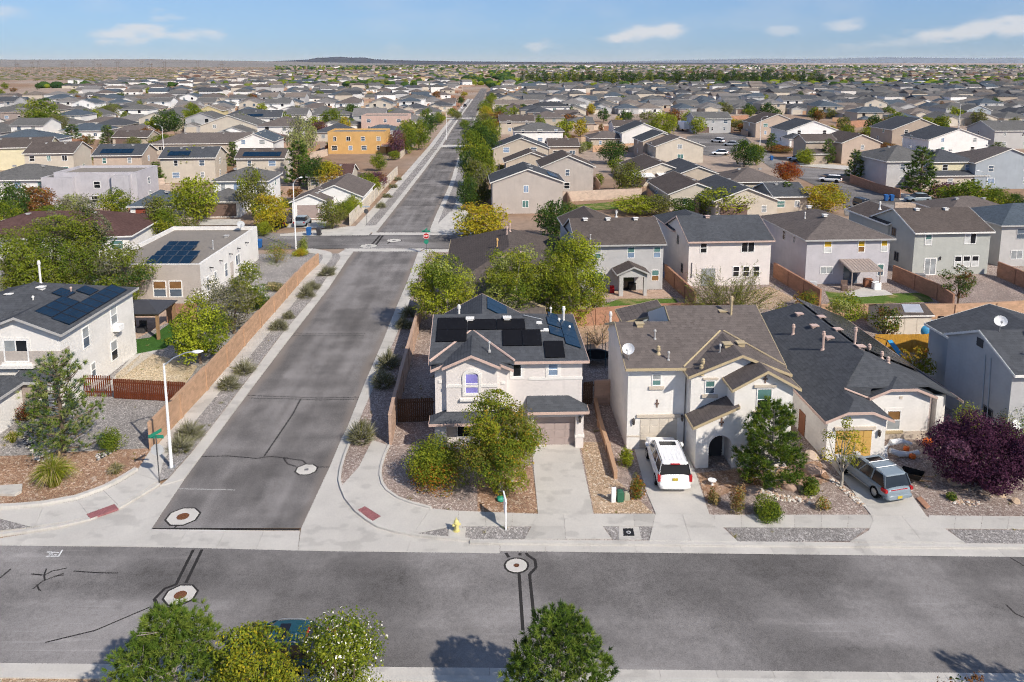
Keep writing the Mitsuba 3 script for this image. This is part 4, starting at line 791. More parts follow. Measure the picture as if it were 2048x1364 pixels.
for x0, z0, x1, z1, st in ((1.3, 3.9, 2.15, 5.15, 'sash'), (6.15, 3.9, 7.75, 5.2, 'slide'), (5.25, 1.0, 6.1, 2.3, 'sash'), (6.45, 1.0, 7.3, 2.3, 'sash'), (7.65, 1.0, 8.5, 2.3, 'sash')): h.window('f', 0, (x0, z0, x1, z1), st, 'glassdark', None, fw=.09)
h.box('patio_door', 1.6, -.05, -.05, 3.2, -.002, 2.1, 'glass', 'blindgrey', b=.5); h.window('l', 0, (4, 4.0, 4.8, 5.1), 'sash', 'glassdark', frame='midgrey'); h.window('l', 0, (2, 1.0, 2.8, 2.1), 'sash', 'glassdark', frame='midgrey'); h.vent(3.4, 4.2, 7.3, 'trimpink'); h.pipe(.4, -.06, 1.2, 1.6, .05, 'midgrey', False)
h = row_house('lavender grey house with mauve hip roof and yellow window shades', 34.23, 88.3, FA, 10.0, 13.5, 'lavender', 'brownroof2', 'trimgrey', 'y:hh', .36)
for x0, x1, g_, u_ in ((2.0, 3.0, 'blindwhite', 'blindyellow'), (6.1, 7.0, 'blindbrown', 'blindyellow'), (8.9, 9.75, 'blindwhite', 'blindyellow')): h.window('f', 0, (x0, 3.7, x1, 5.15), 'sash', g_, u_, fw=.1)
h.window('f', 0, (1.75, 1.2, 3.3, 2.1), 'slide', 'blindgrey', fw=.08); h.window('f', 0, (8.65, .8, 9.5, 2.3), 'sash', 'glassblue', 'glassteal', fw=.1)
h.window('l', 0, (6.0, 3.9, 6.7, 5.3), 'sash', 'glassdark', frame='lightgrey'); h.window('l', 0, (3.2, 4.2, 3.6, 5.0), 'sash', 'glassdark', frame='lightgrey')
h.box('patio_door', 4.6, -.05, -.05, 6.3, -.002, 2.1, 'glass', 'glassblue', b=.5)
h.vent(4.2, 4.6, 7.2, 'trimwhite'); h.vent(4.6, 9.8, 7.3, 'trimwhite'); h.pipe(2.6, 6.5, 6.6, .6, c='trimwhite')
k = h.shed(4.0, -3.0, 7.6, -.02, 2.35, 2.95, 'f', roof='taupe', trim='taupe', name='patio_cover', mat='matte', th=.08)
h.part('post', MB().box(4.1, -2.9, -.05, 4.2, -2.8, 2.3), 'paint', 'taupe', parent=k); h.part('post', MB().box(7.4, -2.9, -.05, 7.5, -2.8, 2.3), 'paint', 'taupe', parent=k)
for i in range(9): h.part('slat', MB().slab([(4.02 + i * .4, -3.0, 2.38), (4.10 + i * .4, -3.0, 2.38), (4.10 + i * .4, -.05, 2.98), (4.02 + i * .4, -.05, 2.98)], .03), 'paint', 'taupe', b=.42, parent=k)
h = row_house('grey green house with brown roof and sliding glass door', 48.72, 92.19, FA, 9.6, 9.6, 'greygreen', 'brownroof', 'trimwhite', 'x:gg')
h.wing(-.2, 5.5, 5.5, 15.5, 5.4, 'y:gg', .36, .4, wall='greygreen')
h.window('f', 0, (1.3, 3.75, 2.2, 5.1), 'sash', 'blindwhite', 'glassteal', fw=.09); h.window('f', 0, (6.3, 3.8, 7.8, 5.2), 'slide', 'blindwhite', 'glassdark', fw=.08)
for x0 in (5.25, 6.35, 7.45): h.window('f', 0, (x0, .95, x0 + .95, 2.35), 'sash', 'blindwhite', 'glassdark', fw=.09)
h.window('f', 0, (1.45, .0, 3.0, 2.15), 'slide', 'blindgrey', fw=.1, name='patio_door'); h.lamp('f', 0, 3.4, 2.1); h.window('l', 0, (4.0, 3.9, 5.0, 5.0), 'slide', 'glassdark', frame='midgrey'); h.window('l', 0, (3.0, .9, 4.0, 2.1), 'slide', 'glassdark', frame='midgrey')
for x in (2.6, 6.4): h.vent(x, 4.2, 7.3, 'trimwhite')
h.flue(-.1, 8.0, 6.8, .9, 'trimwhite')
h = row_house('dark grey house at the right frame edge above the tan wall', 61.87, 96.43, FA, 9.6, 9.6, 'grey', 'blueroof', 'trimgrey', 'x:hg', .36)
h.window('f', 0, (2.0, 3.5, 3.2, 4.9), 'sash', 'glassblue', frame='lightgrey'); h.window('f', 0, (1.5, .9, 3.1, 2.1), 'slide', 'blindgrey')
# brown roofed house behind the leafy trees
h = House('tan single storey house with brown hip roof behind leafy trees', -6.2, 72.5, 2.0, 'sand', 'brownroof', 'trimtan')
h.wing(-.4, 4.0, 13.0, 27.0, 2.9, 'y:hh', .42, .45); h.wing(2.8, -1.0, 9.0, 5.0, 2.8, 'y:gg', .40, .4, wall='cream')
h.shed(2.5, -4.4, 9.3, -1.2, 2.2, 2.65, 'f', roof='brownroof2'); h.box('porch_post', 2.8, -4.2, -.1, 3.1, -3.9, 2.2, c='sand'); h.box('porch_post', 8.7, -4.2, -.1, 9.0, -3.9, 2.2, c='sand')
for x, y, z in ((5.0, 13.0, 5.1), (6.2, 17.0, 5.6), (6.6, 19.0, 5.6)): h.flue(x, y, z, 1.0, 'orange' if x < 6 else 'trimpink')
h.vent(5.6, 9.0, 5.0, 'trimpink'); h.vent(7.6, 9.4, 5.2, 'trimpink')

# ---------------------------------------------------------------- plants
def unit(v): return v / (np.linalg.norm(v, axis=-1, keepdims=True) + 1e-9)
def leafmesh(mb, c, nrm, size, cols, r, asp=.55, bright=.5, spread=.14):
    "one rhombic leaf at every point c, facing about nrm"
    n = len(c); d = unit(nrm + r.normal(0, .75, (n, 3))); t = unit(np.cross(d, r.normal(0, 1, (n, 3)))); b = np.cross(d, t)
    s = (size * r.uniform(.65, 1.3, n))[:, None]
    v = np.stack([c - t * s * .5, c + b * s * asp * .5 + d * s * .08, c + t * s * .5, c - b * s * asp * .5 + d * s * .08], 1).reshape(-1, 3)
    k = np.arange(n) * 4; f = np.vstack([np.stack([k, k + 1, k + 2], 1), np.stack([k, k + 2, k + 3], 1)])
    u = np.stack([np.repeat(cols, 4), np.repeat(np.clip(bright + r.uniform(-spread, spread, n), .05, 1), 4)], 1)
    mb.v.append(v); mb.f.append(f + mb.n); mb.u.append(u); mb.n += len(v)
def pick(names, r, n): return np.array([PAL_NAMES[x] for x in names])[r.integers(0, len(names), n)]
def blades(mb, c, tip, w, cols, r, bright=.5, spread=.15):
    "thin triangles from c to tip"
    n = len(c); s = unit(np.cross(tip - c, r.normal(0, 1, (n, 3)))) * np.reshape(w, (-1, 1)) * .5
    v = np.stack([c - s, c + s, tip], 1).reshape(-1, 3); f = (np.arange(n * 3).reshape(-1, 3))
    u = np.stack([np.repeat(cols, 3), np.repeat(np.clip(bright + r.uniform(-spread, spread, n), .05, 1), 3)], 1)
    mb.v.append(v); mb.f.append(f + mb.n); mb.u.append(u); mb.n += len(v)
def sphere_pts(r, n): return unit(r.normal(0, 1, (n, 3)))
def limbs(mb, r, base, tops, rad, frac=.35):
    "trunk with limbs to the clump centres"
    base = np.array(base, float); m = np.mean(tops, 0); fork = base + (m - base) * frac
    mb.tube([base - [0, 0, .15], base + (fork - base) * .5 + r.normal(0, .04, 3), fork], [rad * 1.25, rad, rad * .8], 7)
    for t in tops:
        t = np.array(t); mid = fork + (t - fork) * .5 + r.normal(0, .12, 3); mid[2] += .1
        mb.tube([fork, mid, t], [rad * .6, rad * .35, rad * .1], 5, caps=False)
def broadleaf(seed, h, w, cols, leaf=.2, dens=1.0, base=.28, clumps=16, gap=.8, ntot=None, shell=.5, accent=None):
    "crown of leaf clumps on limbs; returns (crown, trunk) meshes standing at the origin"
    r = np.random.default_rng(seed); cr, tr = MB(), MB()
    hb = h * base * .55; cz = (h + hb) / 2; rz = (h - hb) / 2; rw = w / 2
    cs = []
    tries = 0
    while len(cs) < clumps and tries < 4000:
        tries += 1; p = r.uniform(-1, 1, 3)
        if not .25 < np.linalg.norm(p) < .84: continue
        p = p * [rw, rw, rz] + [0, 0, cz]; p[:2] *= 1 - .22 * max(0, (p[2] - cz) / rz)
        if all(np.linalg.norm((p - q) / [rw, rw, rz]) > .42 for q in cs): cs.append(p)
        elif tries % 60 == 0: cs.append(p)
    R = (rw * rw * rz) ** (1 / 3)
    for p in cs:
        q = R * r.uniform(.30, .46) * gap; n = int(dens * 16 * q * q * 4 / (leaf * leaf) * .40) if ntot is None else int(ntot / len(cs))
        d = sphere_pts(r, n); rad = q * (shell + (1.08 - shell) * r.random(n) ** .5)
        wob = 1 + .35 * np.sin(d @ r.normal(0, 3, 3) + r.uniform(0, 6))
        pts = p + d * (rad * wob)[:, None] * [1.1, 1.1, .85]
        pts = pts[pts[:, 2] > hb * .45]
        main = cols[r.integers(0, len(cols))]
        cc = np.where(r.random(len(pts)) < .62, PAL_NAMES[main], pick(cols, r, len(pts)))
        if accent: cc = np.where(r.random(len(pts)) < accent[1], PAL_NAMES[accent[0]], cc)
        d = unit(pts - p); leafmesh(cr, pts, d * .8 + [0, 0, .35], leaf, cc, r)
    limbs(tr, r, (0, 0, 0), cs[:10], max(.05, .022 * h), .32); return cr, tr
def bush(seed, h, w, cols, leaf=.12, n=2600, lumps=14, spot=None):
    r = np.random.default_rng(seed); cr, tr = MB(), MB(); cs = []
    for i in range(lumps):
        a = r.uniform(0, 6.28); q = r.random() ** .6 * .62; z = r.uniform(.3, .72) if q < .35 else r.uniform(.18, .5); cs.append(np.array([math.cos(a) * q * w / 2, math.sin(a) * q * w / 2, z * h]))
    for p in cs:
        k = n // lumps; d = sphere_pts(r, k); q = r.uniform(.8, 1.15); main = cols[r.integers(0, len(cols))]
        if spot and r.random() < .16: main = spot
        pts = p + d * (r.uniform(.7, 1.08, k) * q)[:, None] * [w * .23, w * .23, h * .32]; ok = pts[:, 2] > .03
        pts, d = pts[ok], d[ok]; cc = np.where(r.random(len(pts)) < .7, PAL_NAMES[main], pick(cols, r, len(pts))); leafmesh(cr, pts, d + [0, 0, .3], leaf, cc, r)
    for p in cs[:6]: tr.tube([(0, 0, -.05), p * .5, p], [.03, .025, .01], 4, caps=False)
    return cr, tr
def spiky(seed, h, w, cols, n=900, blade=.05, droop=.25):
    "round shrub of fine stems pointing outwards"
    r = np.random.default_rng(seed); cr = MB(); d = sphere_pts(r, n); d[:, 2] = np.abs(d[:, 2]) * .9 + .05; d = unit(d)
    lump = 1 + .22 * np.sin(d @ r.normal(0, 4, 3)) + .15 * np.sin(d @ r.normal(0, 7, 3))
    out = d * [w / 2, w / 2, h] * (lump * r.uniform(.72, 1.02, n))[:, None]; c = out * r.uniform(.35, .65, n)[:, None]; out = out + r.normal(0, .04, (n, 3)); out[:, 2] = np.maximum(out[:, 2] - droop * .1 * r.random(n), .02)
    blades(cr, c, out, blade * r.uniform(.7, 1.5, n), pick(cols, r, n), r)
    k = n // 2; s = r.integers(0, n, k); leafmesh(cr, out[s] * r.uniform(.8, 1.0, k)[:, None], d[s], blade * 2.2, pick(cols, r, k), r, .45); return cr
def tuft(seed, h, w, cols, n=420, blade=.035):
    r = np.random.default_rng(seed); cr = MB(); a = r.uniform(0, 6.283, n); q = r.random(n) ** .6; ln = r.uniform(.7, 1.05, n)
    o = np.stack([np.cos(a), np.sin(a), a * 0], 1); c = o * (q * w * .10)[:, None]; mid = c + o * (q * w * .26 * ln)[:, None] + [0, 0, 1] * (h * ln * (1 - .35 * q))[:, None]; tip = c + o * (q * w * .52 * ln)[:, None] + [0, 0, 1] * (h * ln * (1 - .78 * q ** 1.3))[:, None]
    col = pick(cols, r, n); blades(cr, c, mid, blade * 1.4, col, r); blades(cr, mid - (mid - c) * .25, tip, blade, col, r); return cr
def pine(seed, h, w, cols, tufts=500, needles=16, nl=.26, nw=.035, top=.12, base=.16, levels=11, full=1.0, bark='barkgrey'):
    "tiers of limbs carrying needle tufts"
    r = np.random.default_rng(seed); cr, tr = MB(), MB()
    tr.tube([(0, 0, -.2), (.03, .02, h * .5), (0, 0, h * .97)], [.028 * h, .018 * h, .006 * h], 7)
    pts, dirs = [], []
    nb = int(levels * 6)
    for i in range(nb):
        t = (i + r.random()) / nb; z = h * (base + (0.98 - base) * t); ln = w / 2 * ((1 - t) ** .5 * (1 - top) + top) * r.uniform(.75, 1.1); a = i * 2.4 + r.normal(0, .3)
        d = np.array([math.cos(a), math.sin(a), .12 + .55 * t]); p0 = np.array([0, 0, z - .1 * ln]); p1 = p0 + d * ln * .6 + [0, 0, -.03]; p2 = p0 + d * ln + [0, 0, .16 * ln]
        tr.tube([p0, p1, p2], [.012 * h * (1 - .7 * t), .006 * h, .002 * h], 4, caps=False)
        k = max(3, int(tufts / nb * (1.6 - 1.1 * t) * full))
        s = r.uniform(.3, 1.02, k) ** .8; q = p0 + (p2 - p0) * s[:, None]; side = np.array([-d[1], d[0], 0]); q = q + side * (r.normal(0, .16, k) * ln * (1.1 - .3 * s))[:, None] + np.stack([k * [0.], k * [0.], r.normal(.03, .07, k) * ln], 1)
        pts.append(q); dirs.append(unit(d + [0, 0, .5] + r.normal(0, .35, (k, 3))))
    P_, D_ = np.vstack(pts), np.vstack(dirs); n = len(P_); col = pick(cols, r, n)
    c = np.repeat(P_, needles, 0); dd = unit(np.repeat(D_, needles, 0) * .9 + r.normal(0, .62, (n * needles, 3))); tip = c + dd * (nl * r.uniform(.7, 1.15, (n * needles, 1)))
    blades(cr, c, tip, nw, np.repeat(col, needles), r, .52, .16); return cr, tr
def pine_dome(seed, h, w, cols, tufts=1500, needles=26, nl=.26, nw=.035):
    "bushy young pine: a lumpy rounded dome of needle tufts on pale limbs"
    r = np.random.default_rng(seed); cr, tr = MB(), MB(); tr.tube([(0, 0, -.2), (.04, .02, h * .45), (0, 0, h * .9)], [.11, .08, .02], 7)
    lumps = [np.array([math.cos(a) * q * w / 2, math.sin(a) * q * w / 2, z * h]) for a, q, z in [(i * 2.4 + r.normal(0, .2), .80 * math.sqrt(max(0, 1 - ((i + .5) / 26) ** 1.6)) * r.uniform(.8, 1.05), .22 + .70 * (i + .5) / 26) for i in range(26)]] + [np.array([r.normal(0, .2), r.normal(0, .2), h * .9])]
    pts, dirs = [], []
    for L in lumps:
        fork = np.array([0, 0, L[2] * .72]); tr.tube([fork, (fork + L) / 2 + r.normal(0, .06, 3), L * [1.02, 1.02, 1]], [.05, .03, .012], 5, caps=False); k = tufts // len(lumps); d = sphere_pts(r, k); d[:, 2] = np.where(d[:, 2] < -.35, -d[:, 2], d[:, 2]); q = w * r.uniform(.15, .21)
        p = L + d * [q, q, q * .95] * r.uniform(.55, 1.05, (k, 1)); pts.append(p); dirs.append(unit(d + [0, 0, .55] + unit(p * [1, 1, 0]) * .5))
        for s in range(4): tr.tube([L, p[s]], [.02, .008], 4, caps=False)
    P_, D_ = np.vstack(pts), np.vstack(dirs); n = len(P_); col = pick(cols, r, n); br = np.repeat(r.uniform(-.1, .1, n), needles)
    c = np.repeat(P_, needles, 0); dd = unit(np.repeat(D_, needles, 0) + r.normal(0, .55, (n * needles, 3))); blades(cr, c, c + dd * (nl * r.uniform(.6, 1.1, (n * needles, 1))), nw, np.repeat(col, needles), r, .52 + br, .12); return cr, tr
def bare(seed, h, w, cols, n=260, dens=9):
    "airy shrub of twigs with a thin haze of tiny leaves"
    r = np.random.default_rng(seed); cr, tr = MB(), MB(); tips = []
    for i in range(n // 8):
        a = r.uniform(0, 6.28); el = r.uniform(.35, 1.3); d = np.array([math.cos(a) * math.cos(el), math.sin(a) * math.cos(el), math.sin(el)]); ln = 1 / math.sqrt((d[0] ** 2 + d[1] ** 2) / (w / 2) ** 2 + d[2] ** 2 / h ** 2) * r.uniform(.75, 1.05)
        p1 = d * ln * .5 + r.normal(0, .06, 3) * w * .2; p2 = d * ln; tr.tube([(0, 0, 0), p1, p2], [.035, .02, .006], 4, caps=False)
        for k in range(7):
            s = r.uniform(.35, 1); q = p1 + (p2 - p1) * max(0, s * 2 - 1) if s > .5 else p1 * s * 2; e = q + unit(d + r.normal(0, .6, 3)) * ln * .3; tr.tube([q, e], [.012, .004], 3, caps=False); tips.append((q, e))
    m = len(tips) * dens; s = r.integers(0, len(tips), m); q = np.array([t[0] for t in tips])[s]; e = np.array([t[1] for t in tips])[s]; pts = q + (e - q) * r.random((m, 1)) + r.normal(0, .05, (m, 3)); pts[:, 2] = np.maximum(pts[:, 2], .05)
    leafmesh(cr, pts, sphere_pts(r, m), .10, pick(cols, r, m), r, .5); return cr, tr
ORDS = 'first second third fourth fifth sixth seventh eighth ninth tenth eleventh twelfth thirteenth fourteenth fifteenth sixteenth seventeenth eighteenth nineteenth'.split()
TENS = 'twenty thirty forty fifty sixty seventy eighty ninety'.split()
def ordinal(n):
    if n < 20: return ORDS[n - 1]
    t = TENS[n // 10 - 2]; return t[:-1] + 'ieth' if n % 10 == 0 else t + ' ' + ORDS[n % 10 - 1]
def plant(name, label, cat, x, y, made, group=None, turn=0.0, bark='bark', z=.085, leafname='crown'):
    k = thing(name, label, cat, group); fr = Fr(x, y, turn, z); cr, tr = made if isinstance(made, tuple) else (made, None)
    put(k, leafname, cr, 'leaf', fr)
    if tr is not None and tr.n: put(k, 'trunk' if cat == 'tree' else 'stem', tr, 'bark', fr, bark)
    return k

# -- near trees on the near verge
x, y, h_, w_ = -12.7, 25.9, 5.9, 5.0
plant('pine_tree', 'bushy green pine at the near kerb, left of the yellow green tree', 'tree', x, y, pine_dome(1, 5.4, 4.7, ['pine1', 'pine2', 'pine2', 'pine1']), bark='barkgrey')
plant('pine_tree', 'solitary bushy green pine at the near kerb in front of the road', 'tree', 1.75, 25.9, pine_dome(2, 5.35, 4.35, ['pine1', 'pine2', 'pine1', 'pine3']), bark='barkgrey')
plant('street_tree', 'yellow green leafy tree on the near verge between pine and flowering tree', 'tree', -9.55, 25.8, broadleaf(3, 5.9, 2.9, ['g4', 'g2', 'g2', 'g1', 'olive'], .125, 1.0, .1, 20, accent=('yel', .16)))
plant('street_tree', 'leafy tree speckled with white flowers on the near verge', 'tree', -6.3, 25.8, broadleaf(4, 5.8, 3.4, ['g4', 'g2', 'g2', 'g1'], .115, 1.0, .1, 24, accent=('flower', .07)))
plant('street_tree', 'brown leaved shrub crown at the lower right of the near verge', 'tree', 17.2, 26.0, broadleaf(41, 3.6, 2.0, ['rusty', 'rusty', 'g3'], .14, .8, .2, 8))
plant('pine_tree', 'pine on the near verge mostly below the right of the frame', 'tree', 23.4, 25.4, pine(43, 4.9, 3.6, ['pine1', 'pine2', 'pine3'], 700, 18, .28, .035, .2, .2, 10), bark='barkgrey')
# -- the planted corner on the left
plant('pine_tree', 'sparse blue green pine in the corner bed by the white house', 'tree', *(-29.84,48.48), pine(5, *(6.4,5.44), ['pine1', 'pine2', 'bluegreen', 'palegreen'], 1050, 20, .30, .034, .22, .08, 12, 1.0), bark='bark')
plant('green_shrub', 'bright green rounded shrub beside the sparse corner pine', 'shrub', *(-26.81,48.69), bush(6, *(1.6,2.2), ['g1', 'g1', 'g2'], .10, 3000), leafname='foliage')
def gtuft(px, label, x, y, h, w, cols, n=420): plant('grass_tuft', label, 'ornamental grass', x, y, tuft(len(label), h, w, cols, n), leafname='foliage')
gtuft(0, 'large green grass clump with pale plumes in the corner bed', *(-28.09,44.32,2.2,2.9), ['g2', 'g4', 'straw', 'g2'], 800)
gtuft(0, 'small dry grass clump near the curb of the corner bed', *(-25.0,45.73,0.88,1.32), ['straw', 'olive', 'sage'], 260)
gtuft(0, 'small green grass clump in grey gravel by the white garage', *(-34.11,49.87,0.98,1.16), ['g2', 'straw', 'g4'], 260)
gtuft(0, 'green tuft beside the red brown shrub at the porch', *(-34.83,53.44,0.77,1.09), ['g2', 'olive'], 200)
plant('red_shrub', 'red brown shrub beside the white garage wall', 'shrub', *(-35.36,53.11), bush(7, *(1.38,1.37), ['redleaf', 'rusty', 'olive'], .10, 1100), leafname='foliage')
pm = MB()
rr = np.random.default_rng(3)
for a, ln in ((.2, 1.9), (.9, 1.5), (1.6, 1.35), (.5, 1.2)): pm.tube([(0, 0, .3), (ln * .12 * a, .05, ln * .6), (ln * .35 * a, .1, ln)], [.012, .012, .03], 4); blades(pm, np.repeat([[ln * .3 * a, .1, ln * .85]], 60, 0) + rr.normal(0, .03, (60, 3)), np.array([ln * .35 * a, .1, ln]) + rr.normal(0, .09, (60, 3)), .02, pick(['straw', 'dry'], rr, 60), rr)
put('grass_tuft', 'plume', pm, 'leaf', Fr(*(-28.11,44.88), 0, .1), 'straw', .55)
# -- sage coloured shrubs in the gravel strips beside the street
for i, (x, y, h_, w_) in enumerate([(-22.58,92.55,1.45,2.57), (-22.78,83.46,1.55,2.55), (-22.84,86.56,0.95,1.84), (-22.69,76.09,0.74,1.42), (-22.68,72.77,1.27,2.14), (-22.43,61.98,1.14,2.09), (-22.63,58.93,1.18,2.07), (-22.28,50.52,1.25,2.21), (-22.22,48.82,1.15,1.94)]):
    plant('sage_shrub', ORDS[i] + ' sage shrub along the brick wall, counted from the cross street', 'shrub', x, y, spiky(20 + i, h_ * 1.0, w_ * 1.05, ['sage', 'sage2', 'sage2', 'sage3', 'olive'], 900, .045), 'sage shrubs along the brick wall', leafname='foliage')
for i, (lab, (x, y, h_, w_)) in enumerate((('rounded pale sage shrub at the right curb in full sun', (-10.27,49.94,1.6,2.19)), ('dark sage shrub in the shade of the corner house', (-10.32,59.32,1.44,2.33)), ('wide pale sage shrub half in the shade by the right curb', (-10.56,63.17,1.61,2.3)), ('small sage shrub in the dappled shade by the right curb', (-10.69,73.36,1.17,2.06)), ('dark sage shrub under the leafy trees by the right curb', (-10.56,76.88,1.38,2.05)), ('low shrub far along the right curb behind the trees', (-10.4,84.21,1.44,2.23)))):
    plant('sage_shrub', lab, 'shrub', x, y, spiky(40 + i, h_, w_, ['sage', 'sage2', 'sage3', 'olive'], 1000, .045), leafname='foliage')
for i, (x, y, h_, w_) in enumerate([(-23.44,137.23,1.18,2.32), (-24.01,148.27,1.07,2.51), (-24.7,159.85,0.95,2.28), (-25.17,170.32,0.89,2.21)]):
    plant('sage_shrub', ORDS[i] + ' small sage shrub beyond the cross street, counted from the near end', 'shrub', x, y, spiky(60 + i, h_, w_, ['sage2', 'sage', 'olive'], 400, .07), 'sage shrubs beyond the cross street', leafname='foliage')
# -- front gardens on the right
x, y, h_, w_ = (-4.49,43.2,3.04,3.58)
plant('flowering_bush', 'big rounded bush with orange red tips before the corner house', 'shrub', x, y + 1.2, bush(8, h_ * 1.1, w_ * 1.15, ['g2', 'g2', 'g4', 'g1'], .12, 15000, 30, 'orangeleaf'), leafname='foliage')
x, y, h_, w_ = (-0.72,43.58,6.7,4.48)
plant('maple_tree', 'leafy tree with golden top before the corner house', 'tree', x, y, broadleaf(9, h_, w_ * .98, ['g2', 'g1', 'g4', 'olive', 'g2', 'g2'], .125, 1.1, .03, 32, accent=('gold', .10)), bark='barkpale')
x, y, h_, w_ = (15.71,43.97,5.27,4.53)
plant('evergreen_tree', 'round evergreen tree before the arched porch house', 'tree', x, y, pine(10, h_, w_ * .98, ['pine1', 'g1', 'pine1', 'g2', 'pine3'], 1900, 18, .26, .036, .16, .13, 12), bark='barkgrey')
for lab, nm, (x, y, h_, w_), cols, n in (('light green shrub left of the white car', 'green_shrub', (7.31,46.72,1.51,1.22), ['g4', 'lime', 'g2'], 1500), ('rust coloured shrub left of the white car', 'rusty_shrub', (7.41,42.87,1.7,1.07), ['rusty', 'olive', 'orangeleaf', 'g1'], 1800),
        ('small rusty shrub right of the white car', 'rusty_shrub', (11.83,42.23,1.2,0.82), ['rusty', 'dry', 'olive'], 900), ('tall rust and straw shrub beside the round green bush', 'rusty_shrub', (13.09,41.51,1.93,1.27), ['rusty', 'dry', 'orangeleaf', 'olive'], 1800),
        ('clipped round green bush at the pavement', 'round_bush', (14.48,40.81,1.54,1.87), ['g1', 'g3', 'g1', 'g2'], 4200), ('clipped round green bush by the white rocks', 'round_bush', (17.82,43.42,1.2,1.38), ['g1', 'g3', 'g2'], 2400),
        ('small shrub with red blossoms in grey gravel', 'red_shrub', (18.02,41.71,1.01,0.99), ['g2', 'olive', 'orangeleaf', 'straw'], 700), ('small dark shrub on the shaded gravel under the purple tree', 'green_shrub', (26.09,42.76,0.51,0.77), ['g3', 'g1', 'yel'], 500),
        ('bright lime green shrub before the grey house', 'lime_shrub', (30.44,48.82,3.55,2.4), ['lime', 'g4', 'lime', 'g2'], 3600), ('dark green shrub below the right house dish', 'green_shrub', (33.67,48.48,3.43,3.31), ['g1', 'g3', 'g4'], 4200),
        ('low green plants at the tree foot by the arched porch', 'green_shrub', (14.72,44.72,1.0,1.42), ['g3', 'rusty', 'g1'], 900)):
    plant(nm, lab, 'shrub', x, y, bush(len(lab) + n, h_, w_, cols, .10, n, 16), leafname='foliage')
x, y, h_, w_ = (20.13,44.2,4.43,2.89)
plant('young_tree', 'thin young tree beside the blue grey car', 'tree', x, y, broadleaf(12, h_, w_, ['g2', 'g4', 'yel', 'olive'], .14, .5, .38, 12, .62), bark='barkpale')
x, y, h_, w_ = (28.76,44.14,4.33,6.52)
plant('plum_tree', 'dark purple leaved plum tree at the right edge', 'tree', x, y + .6, broadleaf(13, h_ * .92, w_, ['plum', 'plum', 'plum2', 'plum'], .15, 1.3, .12, 30), bark='bark')
# -- trees behind the corner house
for i, (lab, q, cols) in enumerate((('leafy green tree left behind the corner house', (-6.65,71.5,8.15,6.41), ['g2', 'g4', 'palegreen', 'g1', 'lime']), ('leafy green tree in the middle behind the corner house', (0.29,72.63,9.05,6.26), ['g4', 'g2', 'palegreen', 'g1']), ('tall bright green tree right behind the corner house', (5.79,73.36,9.28,7.29), ['g4', 'lime', 'g2', 'g1', 'g4']))):
    plant('leafy_tree', lab, 'tree', q[0], q[1], broadleaf(14 + i, q[2], q[3], cols, .19, .95, .2, 28, .74), bark='barkpale')
plant('leafy_tree', 'young leafy tree at the right rear corner of the corner house', 'tree', *(8.13,75.62), broadleaf(18, *(4.17,3.52), ['g4', 'g2', 'palegreen'], .2, .8, .3, 10))
# -- rear gardens on the right
plant('palo_verde', 'wide airy olive tree behind the brown roofed house', 'tree', *(21.14,73.36), bare(19, *(5.81,10.0), ['olive', 'g2', 'g2', 'g4', 'sage2'], 900, 34))
plant('palo_verde', 'leafless rust brown bush by the red brown yard wall', 'tree', *(7.87,68.55), bare(22, *(4.76,3.2), ['rusty', 'straw'], 130))
for lab, nm, q, cols, kind in (('gold topped bush at the end of the red brown fence', 'golden_shrub', (31.01,79.18,2.4,2.95), ['gold', 'g1', 'orangeleaf', 'g2'], 'b'), ('leafy shrub behind the black roof solar panels', 'green_shrub', (31.88,71.5,4.11,4.05), ['g2', 'g4', 'palegreen'], 't'), ('small dark tree left of the cream shed', 'shade_tree', (34.22,68.55,4.2,3.02), ['g3', 'olive', 'rusty', 'g2'], 't'),
        ('rust tinged tree in the yard of the grey green house', 'shade_tree', (47.76,80.56,4.3,3.84), ['g3', 'rusty', 'olive', 'g1'], 't'), ('small rusty tree right of the cream shed', 'shade_tree', (42.74,71.5,2.29,1.72), ['rusty', 'olive', 'g3'], 't'), ('small tree before the yellow fence', 'shade_tree', (32.64,60.01,3.19,3.03), ['g2', 'olive', 'gold', 'g4'], 't'),
        ('thin shrub beside the tan fence corner', 'green_shrub', (27.31,75.62,2.2,2.22), ['g2', 'olive', 'yel'], 'b')):
    plant(nm, lab, 'tree' if kind == 't' else 'shrub', q[0], q[1], broadleaf(len(lab), q[2], q[3], cols, .2, .8, .25, 12) if kind == 't' else bush(len(lab), q[2], q[3], cols, .16, 1500), leafname='crown' if kind == 't' else 'foliage')
